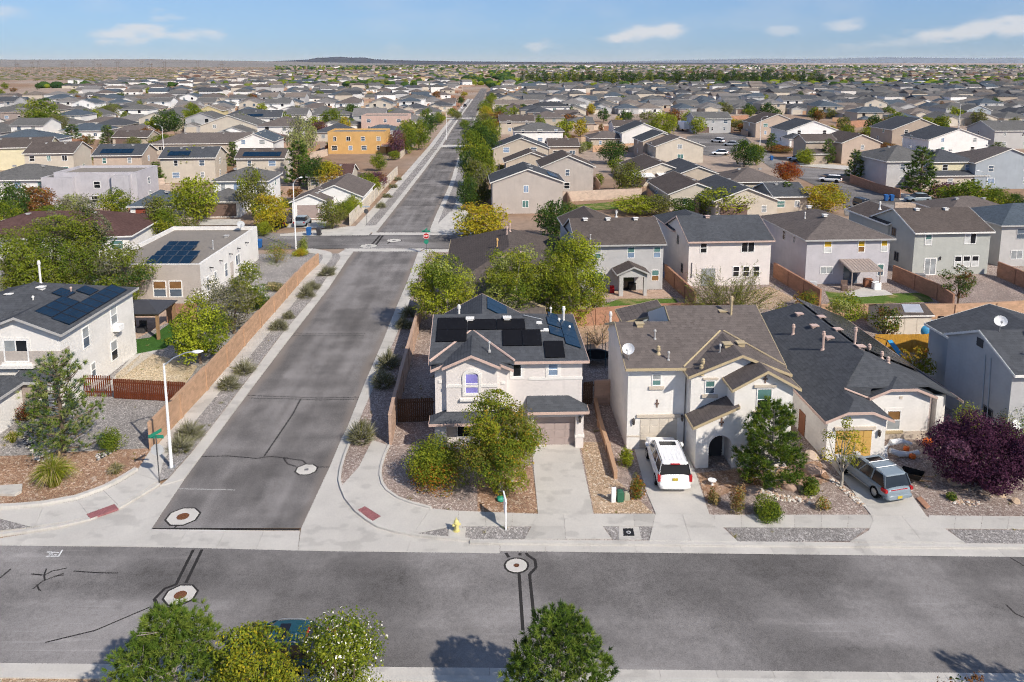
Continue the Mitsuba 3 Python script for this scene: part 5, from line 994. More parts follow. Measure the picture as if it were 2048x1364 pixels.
# -- left gardens
for lab, q, cols, kw in (('big olive green tree behind the white solar house', (-47.34,77.52,10.53,10.23), ['olive', 'g2', 'g2', 'sage2', 'g1'], dict(dens=1.0, clumps=28)), ('tall dark olive tree among the left garden trees', (-44.97,80.56,11.85,5.3), ['olive', 'g3', 'sage2', 'g2'], dict(dens=1.0, clumps=18)),
        ('olive tree before the flat roofed house', (-40.35,78.02,7.09,6.2), ['olive', 'sage2', 'g2', 'g3'], dict(dens=1.0, clumps=18)), ('green tree low behind the white house roof', (-48.66,75.62,6.23,5.52), ['g4', 'g2', 'olive'], dict(dens=1.0, clumps=16)),
        ('upright green tree by the long brick wall', (-27.24,77.52,5.95,3.29), ['g4', 'g2', 'g1', 'g2'], dict(dens=1.1, clumps=18, base=.05, accent=('flower', .06))), ('leafy green bush tree in the walled garden', (-26.81,63.96,5.81,5.14), ['g2', 'g4', 'g1', 'lime'], dict(dens=1.0, clumps=22, base=.1)),
        ('grey half bare bush in the walled garden', (-26.61,71.5,5.92,4.76), ['sage2', 'barkgrey', 'olive', 'sage2'], dict(dens=.8, clumps=16, base=.08)), ('white flowering bush before the flat roofed house', (-31.09,77.2,3.72,4.41), ['sage', 'olive', 'sage2'], dict(dens=.8, clumps=14, base=.08, accent=('flower', .3)))):
    plant('garden_tree', lab, 'tree', q[0], q[1], broadleaf(len(lab) * 3, q[2], q[3], cols, .2, **kw))
for lab, q, cols in (('dense dark green shrub at the brick wall', (-26.31,79.18,1.97,2.32), ['g1', 'g3', 'g1']), ('big rounded olive bush at the corner by the cross street', (-30.54,98.1,3.64,4.39), ['olive', 'g2', 'gold', 'g1']), ('yellow flowering bush at the foot of the far lamp', (-28.29,101.79,1.17,2.28), ['yel', 'gold', 'lime']), ('green shrub behind the yellow flowers', (-28.39,103.18,2.64,2.03), ['g2', 'olive', 'palegreen']),
        ('dry grass row at the brick wall end', (-27.08,85.76,1.18,2.73), ['olive', 'sage2', 'straw']), ('green shrub by the flat roofed house window', (-37.93,81.99,1.24,1.85), ['olive', 'sage2', 'g2'])):
    plant('garden_shrub', lab, 'shrub', q[0], q[1], bush(len(lab) * 5, q[2], q[3], cols, .16, 1600), leafname='foliage')

# ---------------------------------------------------------------- block walls and fences
def seg_points(pts, step):
    l = LineString(pts); n = max(1, round(l.length / step)); return [np.array(l.interpolate(l.length * i / n).coords[0]) for i in range(n + 1)]
def block_wall(label, pts, h, col='block', step=4.2, t=.2, cap=True, drop=None, name='block_wall', z=ZB, pil=True):
    "stepped wall panels with pilasters; h one height or a function of the distance along"
    k = thing(name, label, 'wall'); P_ = seg_points(pts, step); n = len(P_) - 1
    for i in range(n):
        a, b = P_[i], P_[i + 1]; d = (b - a) / np.linalg.norm(b - a); nn = np.array([-d[1], d[0]]) * t / 2; hh = h(i / n) if callable(h) else h
        q = Polygon([a + nn, b + nn, b - nn, a - nn]); put(k, 'panel', block(q.buffer(-.004, join_style=2), -.2, hh), 'block', Fr(0, 0, 0, z), col, .47 + .06 * rng.random())
        if cap:
            w = nn * 1.25; put(k, 'cap', block(Polygon([a + w, b + w, b - w, a - w]).buffer(-.006, join_style=2), hh + .002, hh + .06), 'block', Fr(0, 0, 0, z), col, .6)
        if pil and i:
            e = nn * 1.7; put(k, 'pilaster', block(Polygon([a + e - d * .2, a + e + d * .2, a - e + d * .2, a - e - d * .2]), -.2, hh + .03), 'block', Fr(0, 0, 0, z), col, .5)
    return k
def picket_fence(label, pts, h, col, w=.14, gap=.02, cat='fence', name='wood_fence', top=0.0, z=ZB, rails=True, jag=.05, limit=300, mat='wood'):
    k = thing(name, label, cat); l = LineString(pts); n = int(l.length / (w + gap)); r = np.random.default_rng(len(label)); pr = None
    for i in range(n):
        s0 = i * (w + gap); a = np.array(l.interpolate(s0).coords[0]); b = np.array(l.interpolate(s0 + w).coords[0]); d = (b - a) / np.linalg.norm(b - a); nn = np.array([-d[1], d[0]]) * .012
        hh = h + r.uniform(-jag, jag) * .5; m = block(Polygon([a + nn, b + nn, b - nn, a - nn]), .03, hh); put(k, 'picket', m, mat, Fr(0, 0, 0, z), col, .5 + r.uniform(-.10, .10))
    if rails:
        for zz in (.35, h - .35):
            m = MB(); c = np.array(l.coords)
            for a, b in zip(c[:-1], c[1:]):
                d = (b - a) / np.linalg.norm(b - a); nn = np.array([-d[1], d[0]]); q = Polygon([a + nn * .014, b + nn * .014, b + nn * .055, a + nn * .055]); block(q, zz, zz + .09, m)
            put(k, 'rail', m, mat, Fr(0, 0, 0, z), col, .45)
    return k
block_wall('long orange tan block wall along the left pavement', [(-24.13,48.65),(-24.16,51.82),(-24.19,60.73),(-24.5,67.14),(-24.76,79.8),(-25.12,92.19),(-24.88,97.43)], lambda s: 1.95 - .12 * int(s * 7) * .75, 'block', 5.0)
block_wall('block wall of the corner house running beside the side street', [(-8.25,49.48),(-8.67,57.8),(-8.98,68.27),(-9.41,80.32)], lambda s: 1.95 if s > .12 else 2.15, 'blockpink', 4.4)
block_wall('low orange edging wall between the two driveways', [(6.3,55.81),(6.25,50.12),(6.44,48.32),(6.45,45.05)], .5, 'block', 3.2, .22)
block_wall('reddish wall section between the corner house and its neighbour', [(6.22,55.81),(7.69,55.99)], 1.85, 'blockpink', 3.0)
block_wall('tan block wall behind the fourth house', [(31.14,75.73),(37.28,75.88),(45.79,75.88),(55.58,77.47),(72.23,78.79)], 1.5, 'block', 4.8)
block_wall('red brown yard wall behind the corner house', [(-1.15,71.75),(2.72,72.6),(8.71,74.06),(16.26,75.88),(22.87,75.11)], 1.7, 'terracotta', 4.8)
block_wall('red brown fence wall right of the gabled patio house', [(18.36,90.64),(19.14,82.27),(19.29,79.12)], 1.75, 'terracotta', 3.5)
block_wall('red brown fence wall left of the lavender house', [(31.67,91.52),(32.46,84.13),(32.86,80.15)], 1.75, 'terracotta', 3.5)
block_wall('fence wall between the lavender and the grey green house', [(45.44,90.2),(46.06,85.48),(46.54,81.55),(45.97,78.29)], 1.75, 'terracotta', 3.5)
block_wall('red brown fence wall at the right frame edge', [(58.87,91.74),(58.98,86.86),(58.82,79.12)], 1.8, 'terracotta', 3.5)
block_wall('cream retaining wall left of the street beyond the cross street', [(-25.88,122.05),(-26.03,143.31),(-26.45,160.41),(-26.62,179.51)], 1.75, 'cream', 6.0)
block_wall('small orange wall beside the gazebo', [(-34.36,74.66),(-31.37,74.66)], 1.9, 'terracotta', 3.0)
FN = dict(w=.11, gap=.035)
picket_fence('rust red picket gate with open gaps left of the fence', [(-33.18,57.25),(-30.96,57.15)], 1.75, 'rustfence', .085, .085, cat='gate', name='picket_gate')
picket_fence('rust red picket fence between the white house and the wall', [(-30.71,56.88),(-28.3,56.61),(-24.74,56.17)], 1.62, 'rustfence', .13, .03)
picket_fence('dark weathered wood fence in the shade left of the corner house', [(-8.22,52.82),(-5.6,52.98)], 1.8, 'wooddark', .13, .02)
picket_fence('dark wood fence at the right rear of the corner house', [(5.39,55.81),(6.23,55.9)], 1.8, 'wooddark', .13, .02)
picket_fence('golden yellow wood fence beside the grey house', [(32.33,66.41),(39.1,66.53)], 1.75, 'woodgold', .14, .015)
picket_fence('brown wood fence beyond the leafy trees', [(-4.77,80.5),(-0.76,81.2)], 1.8, 'woodred', .15, .02)

# ---------------------------------------------------------------- cars
def loft(sec, sides=20, power=3.2, b=None):
    "sections (s, zlow, zhigh, half width) joined into one smooth body along s"
    mb = MB(); th = np.arange(sides) * 2 * np.pi / sides; v = []
    for s_, z0, z1, w in sec:
        c, sn = np.cos(th), np.sin(th); rx = np.sign(c) * np.abs(c) ** (2 / power); rz = np.sign(sn) * np.abs(sn) ** (2 / power)
        v.append(np.stack([w * rx, np.full(sides, s_), (z0 + z1) / 2 + (z1 - z0) / 2 * rz], 1))
    v = np.vstack(v); k = len(sec); f = [[i * sides + j, i * sides + (j + 1) % sides, (i + 1) * sides + (j + 1) % sides, (i + 1) * sides + j] for i in range(k - 1) for j in range(sides)]
    f = np.array(f); f = np.vstack([f[:, [0, 1, 2]], f[:, [0, 2, 3]]]); n = len(v)
    v = np.vstack([v, [[0, sec[0][0], (sec[0][1] + sec[0][2]) / 2], [0, sec[-1][0], (sec[-1][1] + sec[-1][2]) / 2]]])
    f = np.vstack([f, [[n, (j + 1) % sides, j] for j in range(sides)], [[n + 1, (k - 1) * sides + j, (k - 1) * sides + (j + 1) % sides] for j in range(sides)]])
    return mb.add(v, f)
def car(label, cat, x, y, turn, col, L=4.7, W=1.85, H=1.65, kind='suv', near=True, group=None, name='parked_car', z=.13):
    "front of the car points along local +y"
    k = thing(name, label, cat, group); fr = Fr(x, y, turn, z); w = W / 2; zb = .32 if kind != 'sedan' else .25; belt = H * (.65 if kind == 'boxy' else .61 if kind == 'suv' else .63)
    hood = belt * (.98 if kind == 'boxy' else .93)
    if kind == 'boxy': sec = [(-L / 2, zb + .12, belt * .80, w * .86), (-L / 2 + .05, zb, belt * .98, w * .95), (-L / 2 + .4, zb - .06, belt, w), (L * .12, zb - .08, belt, w), (L * .24, zb - .06, hood, w * .99), (L / 2 - .3, zb - .02, hood * .95, w * .96), (L / 2 - .04, zb + .08, hood * .84, w * .88), (L / 2, zb + .16, hood * .7, w * .8)]
    else: sec = [(-L / 2, zb + .14, belt * .82, w * .80), (-L / 2 + .1, zb + .02, belt * .97, w * .93), (-L / 2 + .6, zb - .05, belt, w), (L * .10, zb - .07, belt, w), (L * .22, zb - .05, hood, w * .98), (L / 2 - .5, zb - .02, hood * .88, w * .93), (L / 2 - .08, zb + .06, hood * .72, w * .82), (L / 2, zb + .14, hood * .58, w * .7)]
    body = put(k, 'body', loft(sec, 24, 3.6), 'carpaint', fr, col, .5, smooth=True)
    r0, r1 = {'boxy': (-L / 2 + .22, L * .10), 'suv': (-L / 2 + .45, L * .07), 'sedan': (-L / 2 + 1.1, L * .06)}[kind]; g0, g1 = {'boxy': (-L / 2 + .06, L * .22), 'suv': (-L / 2 + .16, L * .235), 'sedan': (-L / 2 + .5, L * .25)}[kind]
    wt, wb = w * .80, w * .925
    base = [(-wb, g0), (wb, g0), (wb, g1), (-wb, g1)]; topq = [(-wt, r0), (wt, r0), (wt, r1), (-wt, r1)]; zt = H - .07
    cab = MB().add([(a, b, belt - .06) for a, b in base] + [(a, b, zt) for a, b in topq], [[0, 1, 5, 4], [1, 2, 6, 5], [2, 3, 7, 6], [3, 0, 4, 7], [4, 5, 6, 7]])
    put(k, 'windows', cab, 'glass', fr, 'glassdark', .5)
    put(k, 'roof', loft([(r0 - .06, zt - .06, zt + .0, wt * .82), (r0 + .02, zt - .07, zt + .05, wt * .99), ((r0 + r1) / 2, zt - .05, H, wt * 1.02), (r1 - .05, zt - .07, zt + .04, wt * .98), (r1 + .06, zt - .07, zt - .01, wt * .84)], 20, 4.5), 'carpaint', fr, col, .5, smooth=True)
    for s_ in (-1, 1):
        for wy in (-L * .30, L * .31):
            R_ = .36 if kind != 'sedan' else .32
            tm = MB().tube([(s_ * (w - .24), wy, R_), (s_ * (w + .015), wy, R_)], R_, 16); wk = put(k, 'wheel', tm, 'matte', fr, 'tyre', .5)
            if near: put(wk, 'rim', MB().tube([(s_ * (w + .0), wy, R_), (s_ * (w + .028), wy, R_)], R_ * .62, 12), 'metal', fr, 'silver', .5)
    def pillar(a, b, c_=.045): return MB().slab([np.array(a) + [0, -c_, 0], np.array(a) + [0, c_, 0], np.array(b) + [0, c_, 0], np.array(b) + [0, -c_, 0]], .015, (np.sign(a[0]), 0, .2))
    if near:
        for s_ in (-1, 1):
            for fy in ((0, 0), (.36, .36), (.68, .66), (1, 1)):
                a = (s_ * (wb + .004), g0 + (g1 - g0) * fy[0], belt - .04); b = (s_ * (wt + .004), r0 + (r1 - r0) * fy[1], zt); put(k, 'window_pillar', pillar(a, b, .05 if 0 < fy[0] < 1 else .075), 'carpaint', fr, col, .5)
            put(k, 'mirror', loft([(L * .17, belt - .02, belt + .12, .10), (L * .20, belt - .03, belt + .15, .13), (L * .24, belt, belt + .12, .08)], 8, 2.6), 'carpaint', Fr(*fr.p(s_ * (w + .10), 0)[:2], turn, z), col, .5)
            lh = (belt * .62, belt * .97) if kind == 'boxy' else (belt * .74, belt * .92)
            lm = MB().box(s_ * w * .93 - .09, -L / 2 - .015 if kind == 'boxy' else -L / 2 + .01, lh[0], s_ * w * .93 + .07, -L / 2 + (.16 if kind == 'boxy' else .42), lh[1]); put(k, 'tail_lamp', lm, 'paint', fr, 'lampred', .5)
            put(k, 'head_lamp', MB().box(s_ * w * .74 - .16, L / 2 - .30, hood * .68, s_ * w * .74 + .16, L / 2 - .02, hood * .84), 'glass', fr, 'silver', .5)
            rm = MB().tube([(s_ * wt * .93, r0 + .15, H - .02), (s_ * wt * .95, r0 + .3, H + .04), (s_ * wt * .95, r1 - .3, H + .04), (s_ * wt * .93, r1 - .12, H - .01)], .025, 6); put(k, 'roof_rail', rm, 'metal', fr, 'darkgrey' if kind == 'boxy' else 'silver', .5)
        put(k, 'rear_bumper', loft([(-L / 2 - .07, zb + .0, zb + .22, w * .72), (-L / 2 - .04, zb - .03, zb + .28, w * .92), (-L / 2 + .25, zb - .04, zb + .28, w * .985)], 16, 4), 'carpaint', fr, col, .47, smooth=True)
        put(k, 'number_plate', MB().box(-.16, -L / 2 - .035 - (.05 if kind != 'boxy' else 0), belt * (.68 if kind == 'boxy' else .36), .16, -L / 2 - .02, belt * (.68 if kind == 'boxy' else .36) + .16), 'paint', fr, 'plateyellow', .5)
        sy0, sy1 = (r1 - .75, r1 - .3); put(k, 'sunroof', MB().box(-wt * .62, sy0, H - .03, wt * .62, sy1, H + .006), 'glass', fr, 'black', .5)
        if kind == 'suv':
            for yy in (r0 + .75, r1 - .85): put(k, 'cross_bar', MB().tube([(-wt * .95, yy, H + .05), (wt * .95, yy, H + .05)], .028, 6), 'metal', fr, 'chrome', .5)
            put(k, 'sill_trim', MB().box(-w - .015, -L * .2, zb + .04, -w + .02, L * .2, zb + .09), 'metal', fr, 'chrome', .5); put(k, 'lamp_strip', MB().box(-w * .6, -L / 2 + .015, belt * .84, w * .6, -L / 2 + .06, belt * .88), 'paint', fr, 'lampred', .4)
        else:
            put(k, 'brake_lamp', MB().box(-.28, r0 - .13, zt - .02, .28, r0 - .05, zt + .03), 'paint', fr, 'lampred', .5)
            for i in range(5): put(k, 'roof_rib', MB().box(-.5 + i * .25 - .015, r0 + .25, H - .03, -.5 + i * .25 + .015, r1 - .95, H + .004), 'carpaint', fr, col, .46)
    else:
        for s_ in (-1, 1): put(k, 'tail_lamp', MB().box(s_ * w * .86 - .1, -L / 2 - .01, belt * .72, s_ * w * .86 + .06, -L / 2 + .2, belt * .92), 'paint', fr, 'lampred', .5)
    return k
car('white full size sport utility vehicle parked on the middle driveway', 'car', 9.80, 45.95, -.5, 'carwhite', 5.2, 2.03, 1.9, 'boxy', name='parked_suv')
car('blue grey crossover with roof bars on the right driveway', 'car', 22.1, 44.55, 14.5, 'carblue', 4.75, 1.88, 1.68, 'suv')
car('dark teal car parked at the near kerb, half hidden by the trees', 'car', -10.1, 30.15, 90.5, 'tealmetal', 4.6, 1.85, 1.5, 'sedan', z=.0)
# ---------------------------------------------------------------- street furniture
def post_of(mb, x=0, y=0, z0=-.1, z1=3, r=.03): return mb.tube([(x, y, z0), (x, y, z1)], r, 8)
def street_lamp(label, x, y, h, arm, turn, near=True, r=.11, col='carwhite'):
    k = thing('street_lamp', label, 'street lamp', None); fr = Fr(x, y, turn, .06)
    put(k, 'pole', MB().tube([(0, 0, -.2), (0, 0, .1), (0, 0, h)], [r * 1.1, r, r * .55], 12), 'paint', fr, col, .5)
    put(k, 'arm', MB().tube([(0, 0, h - .12), (arm * .35, 0, h + .35), (arm * .75, 0, h + .62), (arm, 0, h + .66)], [r * .45, r * .4, r * .36, r * .34], 8), 'metal', fr, 'silver', .55)
    put(k, 'lamp_head', loft([(-.16, -.05, .04, .05), (-.13, -.08, .07, .2), (0, -.09, .1, .38), (.13, -.08, .07, .2), (.16, -.05, .04, .05)], 14, 2.3), 'paint', Fr(*fr.p(arm + .28, 0)[:2], turn, .06 + h + .64), col, .5, smooth=True)
    if near: put(k, 'base_plate', MB().tube([(0, 0, -.05), (0, 0, .06)], r * 2.2, 10), 'metal', fr, 'silver', .4)
    return k
street_lamp('tall white street lamp with curved arm by the left gravel strip', -21.83, 46.51, 7.0, 1.75, 12)
street_lamp('tall white street lamp at the far cross street corner', -30.15, 106.14, 9.2, 1.2, 60, False)
street_lamp('white street lamp rising behind the grey green house', 83.88, 136.26, 6.2, -2.2, 0, False)
street_lamp('street lamp on the left among the far houses', -92.0, 205.0, 9.0, 1.5, 180, False)
street_lamp('street lamp beside the far part of the street', -22.0, 262.0, 9.0, -1.5, 0, False)
street_lamp('street lamp far right by the light blue house', 161.0, 281.0, 11.0, 1.6, 180, False)
street_lamp('street lamp near the white truck in the cul de sac', 77.5, 243.0, 8.5, 1.5, 0, False)
def octagon(r, n=8, off=math.pi / 8): return [(r * math.cos(off + i * 2 * math.pi / n), r * math.sin(off + i * 2 * math.pi / n)) for i in range(n)]
k = thing('stop_sign', 'back of an eight sided sign under green street name blades', 'road sign'); fr = Fr(*(-21.85,44.82), 8, .1)
put(k, 'post', post_of(MB(), z1=3.0, r=.035), 'metal', fr, 'midgrey')
put(k, 'sign_plate', MB().slab([(a, .04, 2.05 + b) for a, b in octagon(.40)], .012, (0, 1, 0)), 'paint', fr, 'silver', .45)
for a, z_, ln in ((-8, 2.82, .95), (62, 3.05, .95)):
    c_, s_ = math.cos(math.radians(a)), math.sin(math.radians(a)); put(k, 'name_blade', MB().slab([(-ln / 2 * c_, -ln / 2 * s_, z_), (ln / 2 * c_, ln / 2 * s_, z_), (ln / 2 * c_, ln / 2 * s_, z_ + .22), (-ln / 2 * c_, -ln / 2 * s_, z_ + .22)], .012, (-s_, c_, 0)), 'paint', fr, 'signgreen')
k = thing('road_sign', 'red and white round no entry sign with green signs on one post', 'road sign'); fr = Fr(*(-11.62,103.26), 3, .1)
put(k, 'post', post_of(MB(), z1=3.0, r=.035), 'metal', fr, 'midgrey')
dk = put(k, 'no_entry_disc', MB().slab([(a, -.045, 2.42 + b) for a, b in octagon(.38, 24)], .012, (0, 1, 0)), 'paint', fr, 'signred')
put(dk, 'white_bar', MB().box(-.28, -.053, 2.36, .28, -.046, 2.49), 'paint', fr, 'signwhite')
put(dk, 'white_rim', MB().slab([(a, -.031, 2.42 + b) for a, b in octagon(.42, 24)], .01, (0, 1, 0)), 'paint', fr, 'signwhite')
put(k, 'green_plate', MB().slab([(a, -.045, 1.62 + b) for a, b in octagon(.33, 10)], .012, (0, 1, 0)), 'paint', fr, 'signgreen')
for a, z_ in ((-4, 2.95), (75, 3.2)):
    c_, s_ = math.cos(math.radians(a)), math.sin(math.radians(a)); put(k, 'name_blade', MB().slab([(-.55 * c_, -.55 * s_, z_), (.55 * c_, .55 * s_, z_), (.55 * c_, .55 * s_, z_ + .24), (-.55 * c_, -.55 * s_, z_ + .24)], .012, (-s_, c_, 0)), 'paint', fr, 'signgreen')
k = thing('stop_sign', 'back of a grey sign with name blade by the far retaining wall', 'road sign'); fr = Fr(*(-23.24,122.05), 0, .1)
put(k, 'post', post_of(MB(), z1=3.0, r=.035), 'metal', fr, 'midgrey'); put(k, 'sign_plate', MB().slab([(a, .04, 2.2 + b) for a, b in octagon(.4)], .012, (0, 1, 0)), 'metal', fr, 'midgrey'); put(k, 'name_blade', MB().box(-.6, -.02, 2.85, .6, 0, 3.08), 'paint', fr, 'bluegrey')
k = thing('yard_sign', 'white sign board on a post seen edge on beside the hydrant', 'sign'); fr = Fr(*(-0.33,39.7), 0, .09)
put(k, 'post', MB().box(-.045, -.045, -.1, .045, .045, 1.85), 'paint', fr, 'carwhite', .55); put(k, 'board', MB().box(-.02, -.95, .72, .02, -.06, 1.62), 'paint', Fr(*(-0.33,39.7), 188, .09), 'carwhite'); put(k, 'arm', MB().box(-.04, -1.05, 1.66, .04, .15, 1.75), 'paint', Fr(*(-0.33,39.7), 188, .09), 'carwhite', .55)
k = thing('fire_hydrant', 'pale yellow fire hydrant on a concrete pad', 'hydrant'); fr = Fr(*(-3.07,39.56), 20, .12)
put(k, 'barrel', MB().lathe([(.19, -.05), (.19, .05), (.13, .06), (.125, .45), (.16, .47), (.16, .53), (.13, .54), (.12, .62), (.07, .70), (.03, .72)], sides=14), 'paint', fr, 'hydrant', smooth=False)
put(k, 'top_nut', MB().tube([(0, 0, .70), (0, 0, .80)], .035, 6), 'paint', fr, 'hydrant')
for d in ((1, 0), (-1, 0), (0, -1)): put(k, 'outlet_cap', MB().tube([(d[0] * .1, d[1] * .1, .38), (d[0] * .23, d[1] * .23, .38)], .075 if d[1] == 0 else .095, 10), 'paint', fr, 'hydrant', .45)
struct('concrete_pad', block(Polygon([(-3.51,39.89),(-2.56,39.89),(-2.56,38.92),(-3.49,38.97)]), .02, .135), 'concrete', b=.6, label='square concrete pad under the hydrant')
k = thing('meter_box', 'black meter cover with a ring in a concrete pad', 'utility cover'); pad = Polygon([(5.95,39.98),(7.07,39.98),(7.04,38.79),(5.79,38.79)])
put(k, 'pad', block(pad, .02, .13), 'concrete', b=.55); put(k, 'lid', block(Polygon([(6.17,39.79),(6.73,39.79),(6.71,39.1),(6.1,39.1)]), .1, .138), 'paint', c='black'); put(k, 'ring', block(Point(*(6.43,39.42)).buffer(.13).difference(Point(*(6.43,39.42)).buffer(.07)), .13, .143), 'paint', c='silver')
k = thing('utility_marker', 'white marker post between the first two driveways', 'utility post'); put(k, 'post', MB().box(-.13, -.06, -.1, .13, .06, .92), 'paint', Fr(*(5.99,42.49), 5, .1), 'carwhite')
k = thing('utility_pedestal', 'green utility pedestal behind the white marker post', 'utility box'); put(k, 'cabinet', loft([(-.16, 0, .6, .18), (-.14, -.1, .68, .2), (.14, -.1, .68, .2), (.16, 0, .6, .18)], 14, 5), 'paint', Fr(*(6.39,42.59), 5, .1), 'bingreen', .6)
k = thing('utility_box', 'small tan utility box by the rusty shrub', 'utility box'); put(k, 'cabinet', loft([(-.14, 0, .42, .15), (-.12, -.1, .48, .17), (.12, -.1, .48, .17), (.14, 0, .42, .15)], 14, 5), 'paint', Fr(*(6.8,42.75), 5, .1), 'sage3', .5)
k = thing('utility_slab', 'flat pale concrete utility slab in the orange gravel', 'utility cover'); put(k, 'slab', block(Polygon([(-31.52,44.02),(-29.96,44.24),(-29.53,43.46),(-29.71,43.07),(-30.94,43.13)]), .05, .26), 'concrete', b=.5)
# manholes: eight sided concrete collars with iron lids and tar joints
def manhole(label, x, y, r, lid, col, n=8, z=.0):
    k = thing('manhole', label, 'manhole'); o = lambda q: Polygon([(x + a, y + b) for a, b in octagon(q, n)])
    put(k, 'tar_joint', sheet(o(r + .11).difference(o(r)), z + .004), 'matte', c='tarseal'); put(k, 'collar', sheet(o(r).difference(Point(x, y).buffer(lid)), z + .008), 'concrete', b=.62); put(k, 'lid', sheet(Point(x, y).buffer(lid), z + .012), 'matte', c=col)
    if col == 'rust':
        m = MB()
        for i in range(4): sheet(Point(x, y).buffer(lid * (.25 + .2 * i) + .02).difference(Point(x, y).buffer(lid * (.25 + .2 * i))), z + .015, m)
        put(k, 'lid_relief', m, 'matte', c='ironplate')
manhole('manhole with rust lid at the mouth of the side street', *(-18.87,41.15), .88, .34, 'rust'); manhole('small lidded manhole in the side street with curved tar lines', *(-13.15,46.38), .66, .14, 'midgrey')
manhole('large manhole with rust lid in the road on the left', *(-16.21,34.47), .74, .30, 'rust'); manhole('manhole with small brown lid in the middle of the road', *(0.23,36.74), .56, .15, 'rust', 14)
manhole('manhole in the cross street left of the centre', *(-20.36,107.95), 1.25, .35, 'midgrey', z=.006); manhole('manhole in the cross street under the no entry sign', *(-17.26,111.41), 1.1, .3, 'midgrey', z=.006)
def tar(parent, pts, w=.10, z=.004):
    put(parent, 'tar_seam', sheet(LineString(pts).buffer(w / 2, cap_style=2), z), 'matte', c='tarseal')
for pts in ([(-17.03,38.08),(-16.76,35.25),(-17.18,34.95),(-17.35,34.18),(-16.94,33.65),(-17.13,31.37)], [(-16.57,38.08),(-16.31,35.36)], [(-16.42,33.65),(-16.61,31.37)], [(-0.32,37.78),(-0.16,37.4)], [(0.42,37.78),(0.42,37.57)], [(0.74,37.78),(0.84,37.57),(1.2,37.19),(1.24,36.57),(0.89,36.02),(1.03,32.94)], [(0.36,36.1),(0.5,32.06)]):
    tar('road', pts, .16)
for pts in ([(-24.48,36.06),(-23.83,35.98)], [(-23.95,36.49),(-23.75,35.94),(-23.47,35.55)], [(-23.75,35.94),(-23.55,36.29),(-22.92,36.53)], [(-23.69,34.91),(-23.58,35.47),(-23.12,35.9),(-22.85,36.13)], [(-23.12,35.9),(-22.76,35.98)], [(-23.69,35.25),(-23.37,34.87),(-23.22,34.8)], [(-22.43,36.29),(-21.29,36.17),(-20.09,36.13)], [(-25.86,35.74),(-25.75,36.49)], [(-20.96,31.31),(-19.11,32.06),(-17.31,33.62)], [(23.73,33.79),(23.77,33.17),(24.02,32.9)], [(26.19,37.4),(26.6,36.41)]): tar('road', pts, .075 if pts[0][0] > -24 else .09)
for pts in ([(-20.52,48.05),(-18.79,48.12),(-17.53,47.92),(-16.83,47.79),(-15.99,48.05),(-14.75,47.85)], [(-16.39,48.05),(-16.23,54.28),(-16.35,57.06)], [(-15.04,47.85),(-14.56,47.08),(-13.92,46.76)], [(-15.01,47.85),(-13.7,47.53),(-13.23,46.95)], [(-12.62,46.7),(-11.71,46.7)], [(-20.13,39.96),(-11.83,39.91)], [(-18.88,40.03),(-18.86,40.32)], [(-20.68,57.61),(-18.08,57.43),(-14.9,57.15),(-11.75,57.34)], [(-20.45,57.15),(-17.98,57.06),(-14.81,56.79),(-11.76,56.97)], [(-21.13,71.89),(-17.97,71.75),(-14.12,71.75)], [(-21.1,71.26),(-17.83,71.19),(-14.13,71.26)]):
    tar('street', pts, .10)
for pts in ([(-20.06,108.25),(-19.86,114.75)], [(-19.44,107.95),(-19.41,114.75)], [(-17.84,109.49),(-17.65,111.09)]): tar('cross_street', pts, .3, .009)
pm = [[(94, 1105), (118, 1106)], [(93, 1113), (118, 1113), (125, 1101)], [(98, 1109), (106, 1109)], [(109, 1109.5), (114, 1109.5)]]
for seg in [[(-24.73,37.86),(-24.07,37.82)], [(-24.55,37.5),(-23.91,37.5),(-24.01,38.04)], [(-24.53,37.69),(-24.31,37.69)], [(-24.21,37.65),(-24.08,37.65)]]: put('road', 'paint_mark', sheet(LineString(seg).buffer(.035, cap_style=2), .006), 'matte', c='signwhite', b=.35)
for seg in [[(-20.37,44.1),(-16.87,43.96)]]: put('street', 'paint_mark', sheet(LineString(seg).buffer(.04, cap_style=2), .006), 'matte', c='lineworn', b=.45)
# rubbish bins
def bin_(label, x, y, col, turn=0, group=None):
    k = thing('wheeled_bin', label, 'rubbish bin', group); fr = Fr(x, y, turn, .1)
    put(k, 'body', MB().add([(-.26, -.3, 0), (.26, -.3, 0), (.26, .28, 0), (-.26, .28, 0), (-.33, -.38, 1.0), (.33, -.38, 1.0), (.33, .38, 1.0), (-.33, .38, 1.0)], [[0, 1, 5, 4], [1, 2, 6, 5], [2, 3, 7, 6], [3, 0, 4, 7], [0, 3, 2, 1], [4, 5, 6, 7]]), 'paint', fr, col)
    put(k, 'lid', MB().slab([(-.35, -.42, 1.06), (.35, -.42, 1.06), (.35, .42, 1.14), (-.35, .42, 1.14)], .05), 'paint', fr, col, .55)
    for s_ in (-1, 1): put(k, 'wheel', MB().tube([(s_ * .28, .34, .1), (s_ * .34, .34, .1)], .11, 10), 'matte', fr, 'black')
bin_('blue wheeled bin left of the dark one by the cross street', *(-30.55,114.75), 'binblue'); bin_('dark wheeled bin right of the blue one by the cross street', *(-29.04,114.75), 'darkgrey'); bin_('blue wheeled bin by the round olive bush', *(-35.44,106.74), 'binblue')
for lab, p in (('first blue bin by the curb behind the grey green house', (70.3,144.37)), ('second blue bin by the curb behind the grey green house', (71.34,144.37)), ('blue bin by the curve near the orange leaved tree', (68.94,205.75)), ('blue bin at the cul de sac kerb', (81.5,293.98)), ('blue bin far right of the cul de sac', (84.48,283.56))): bin_(lab, *p, 'binblue')
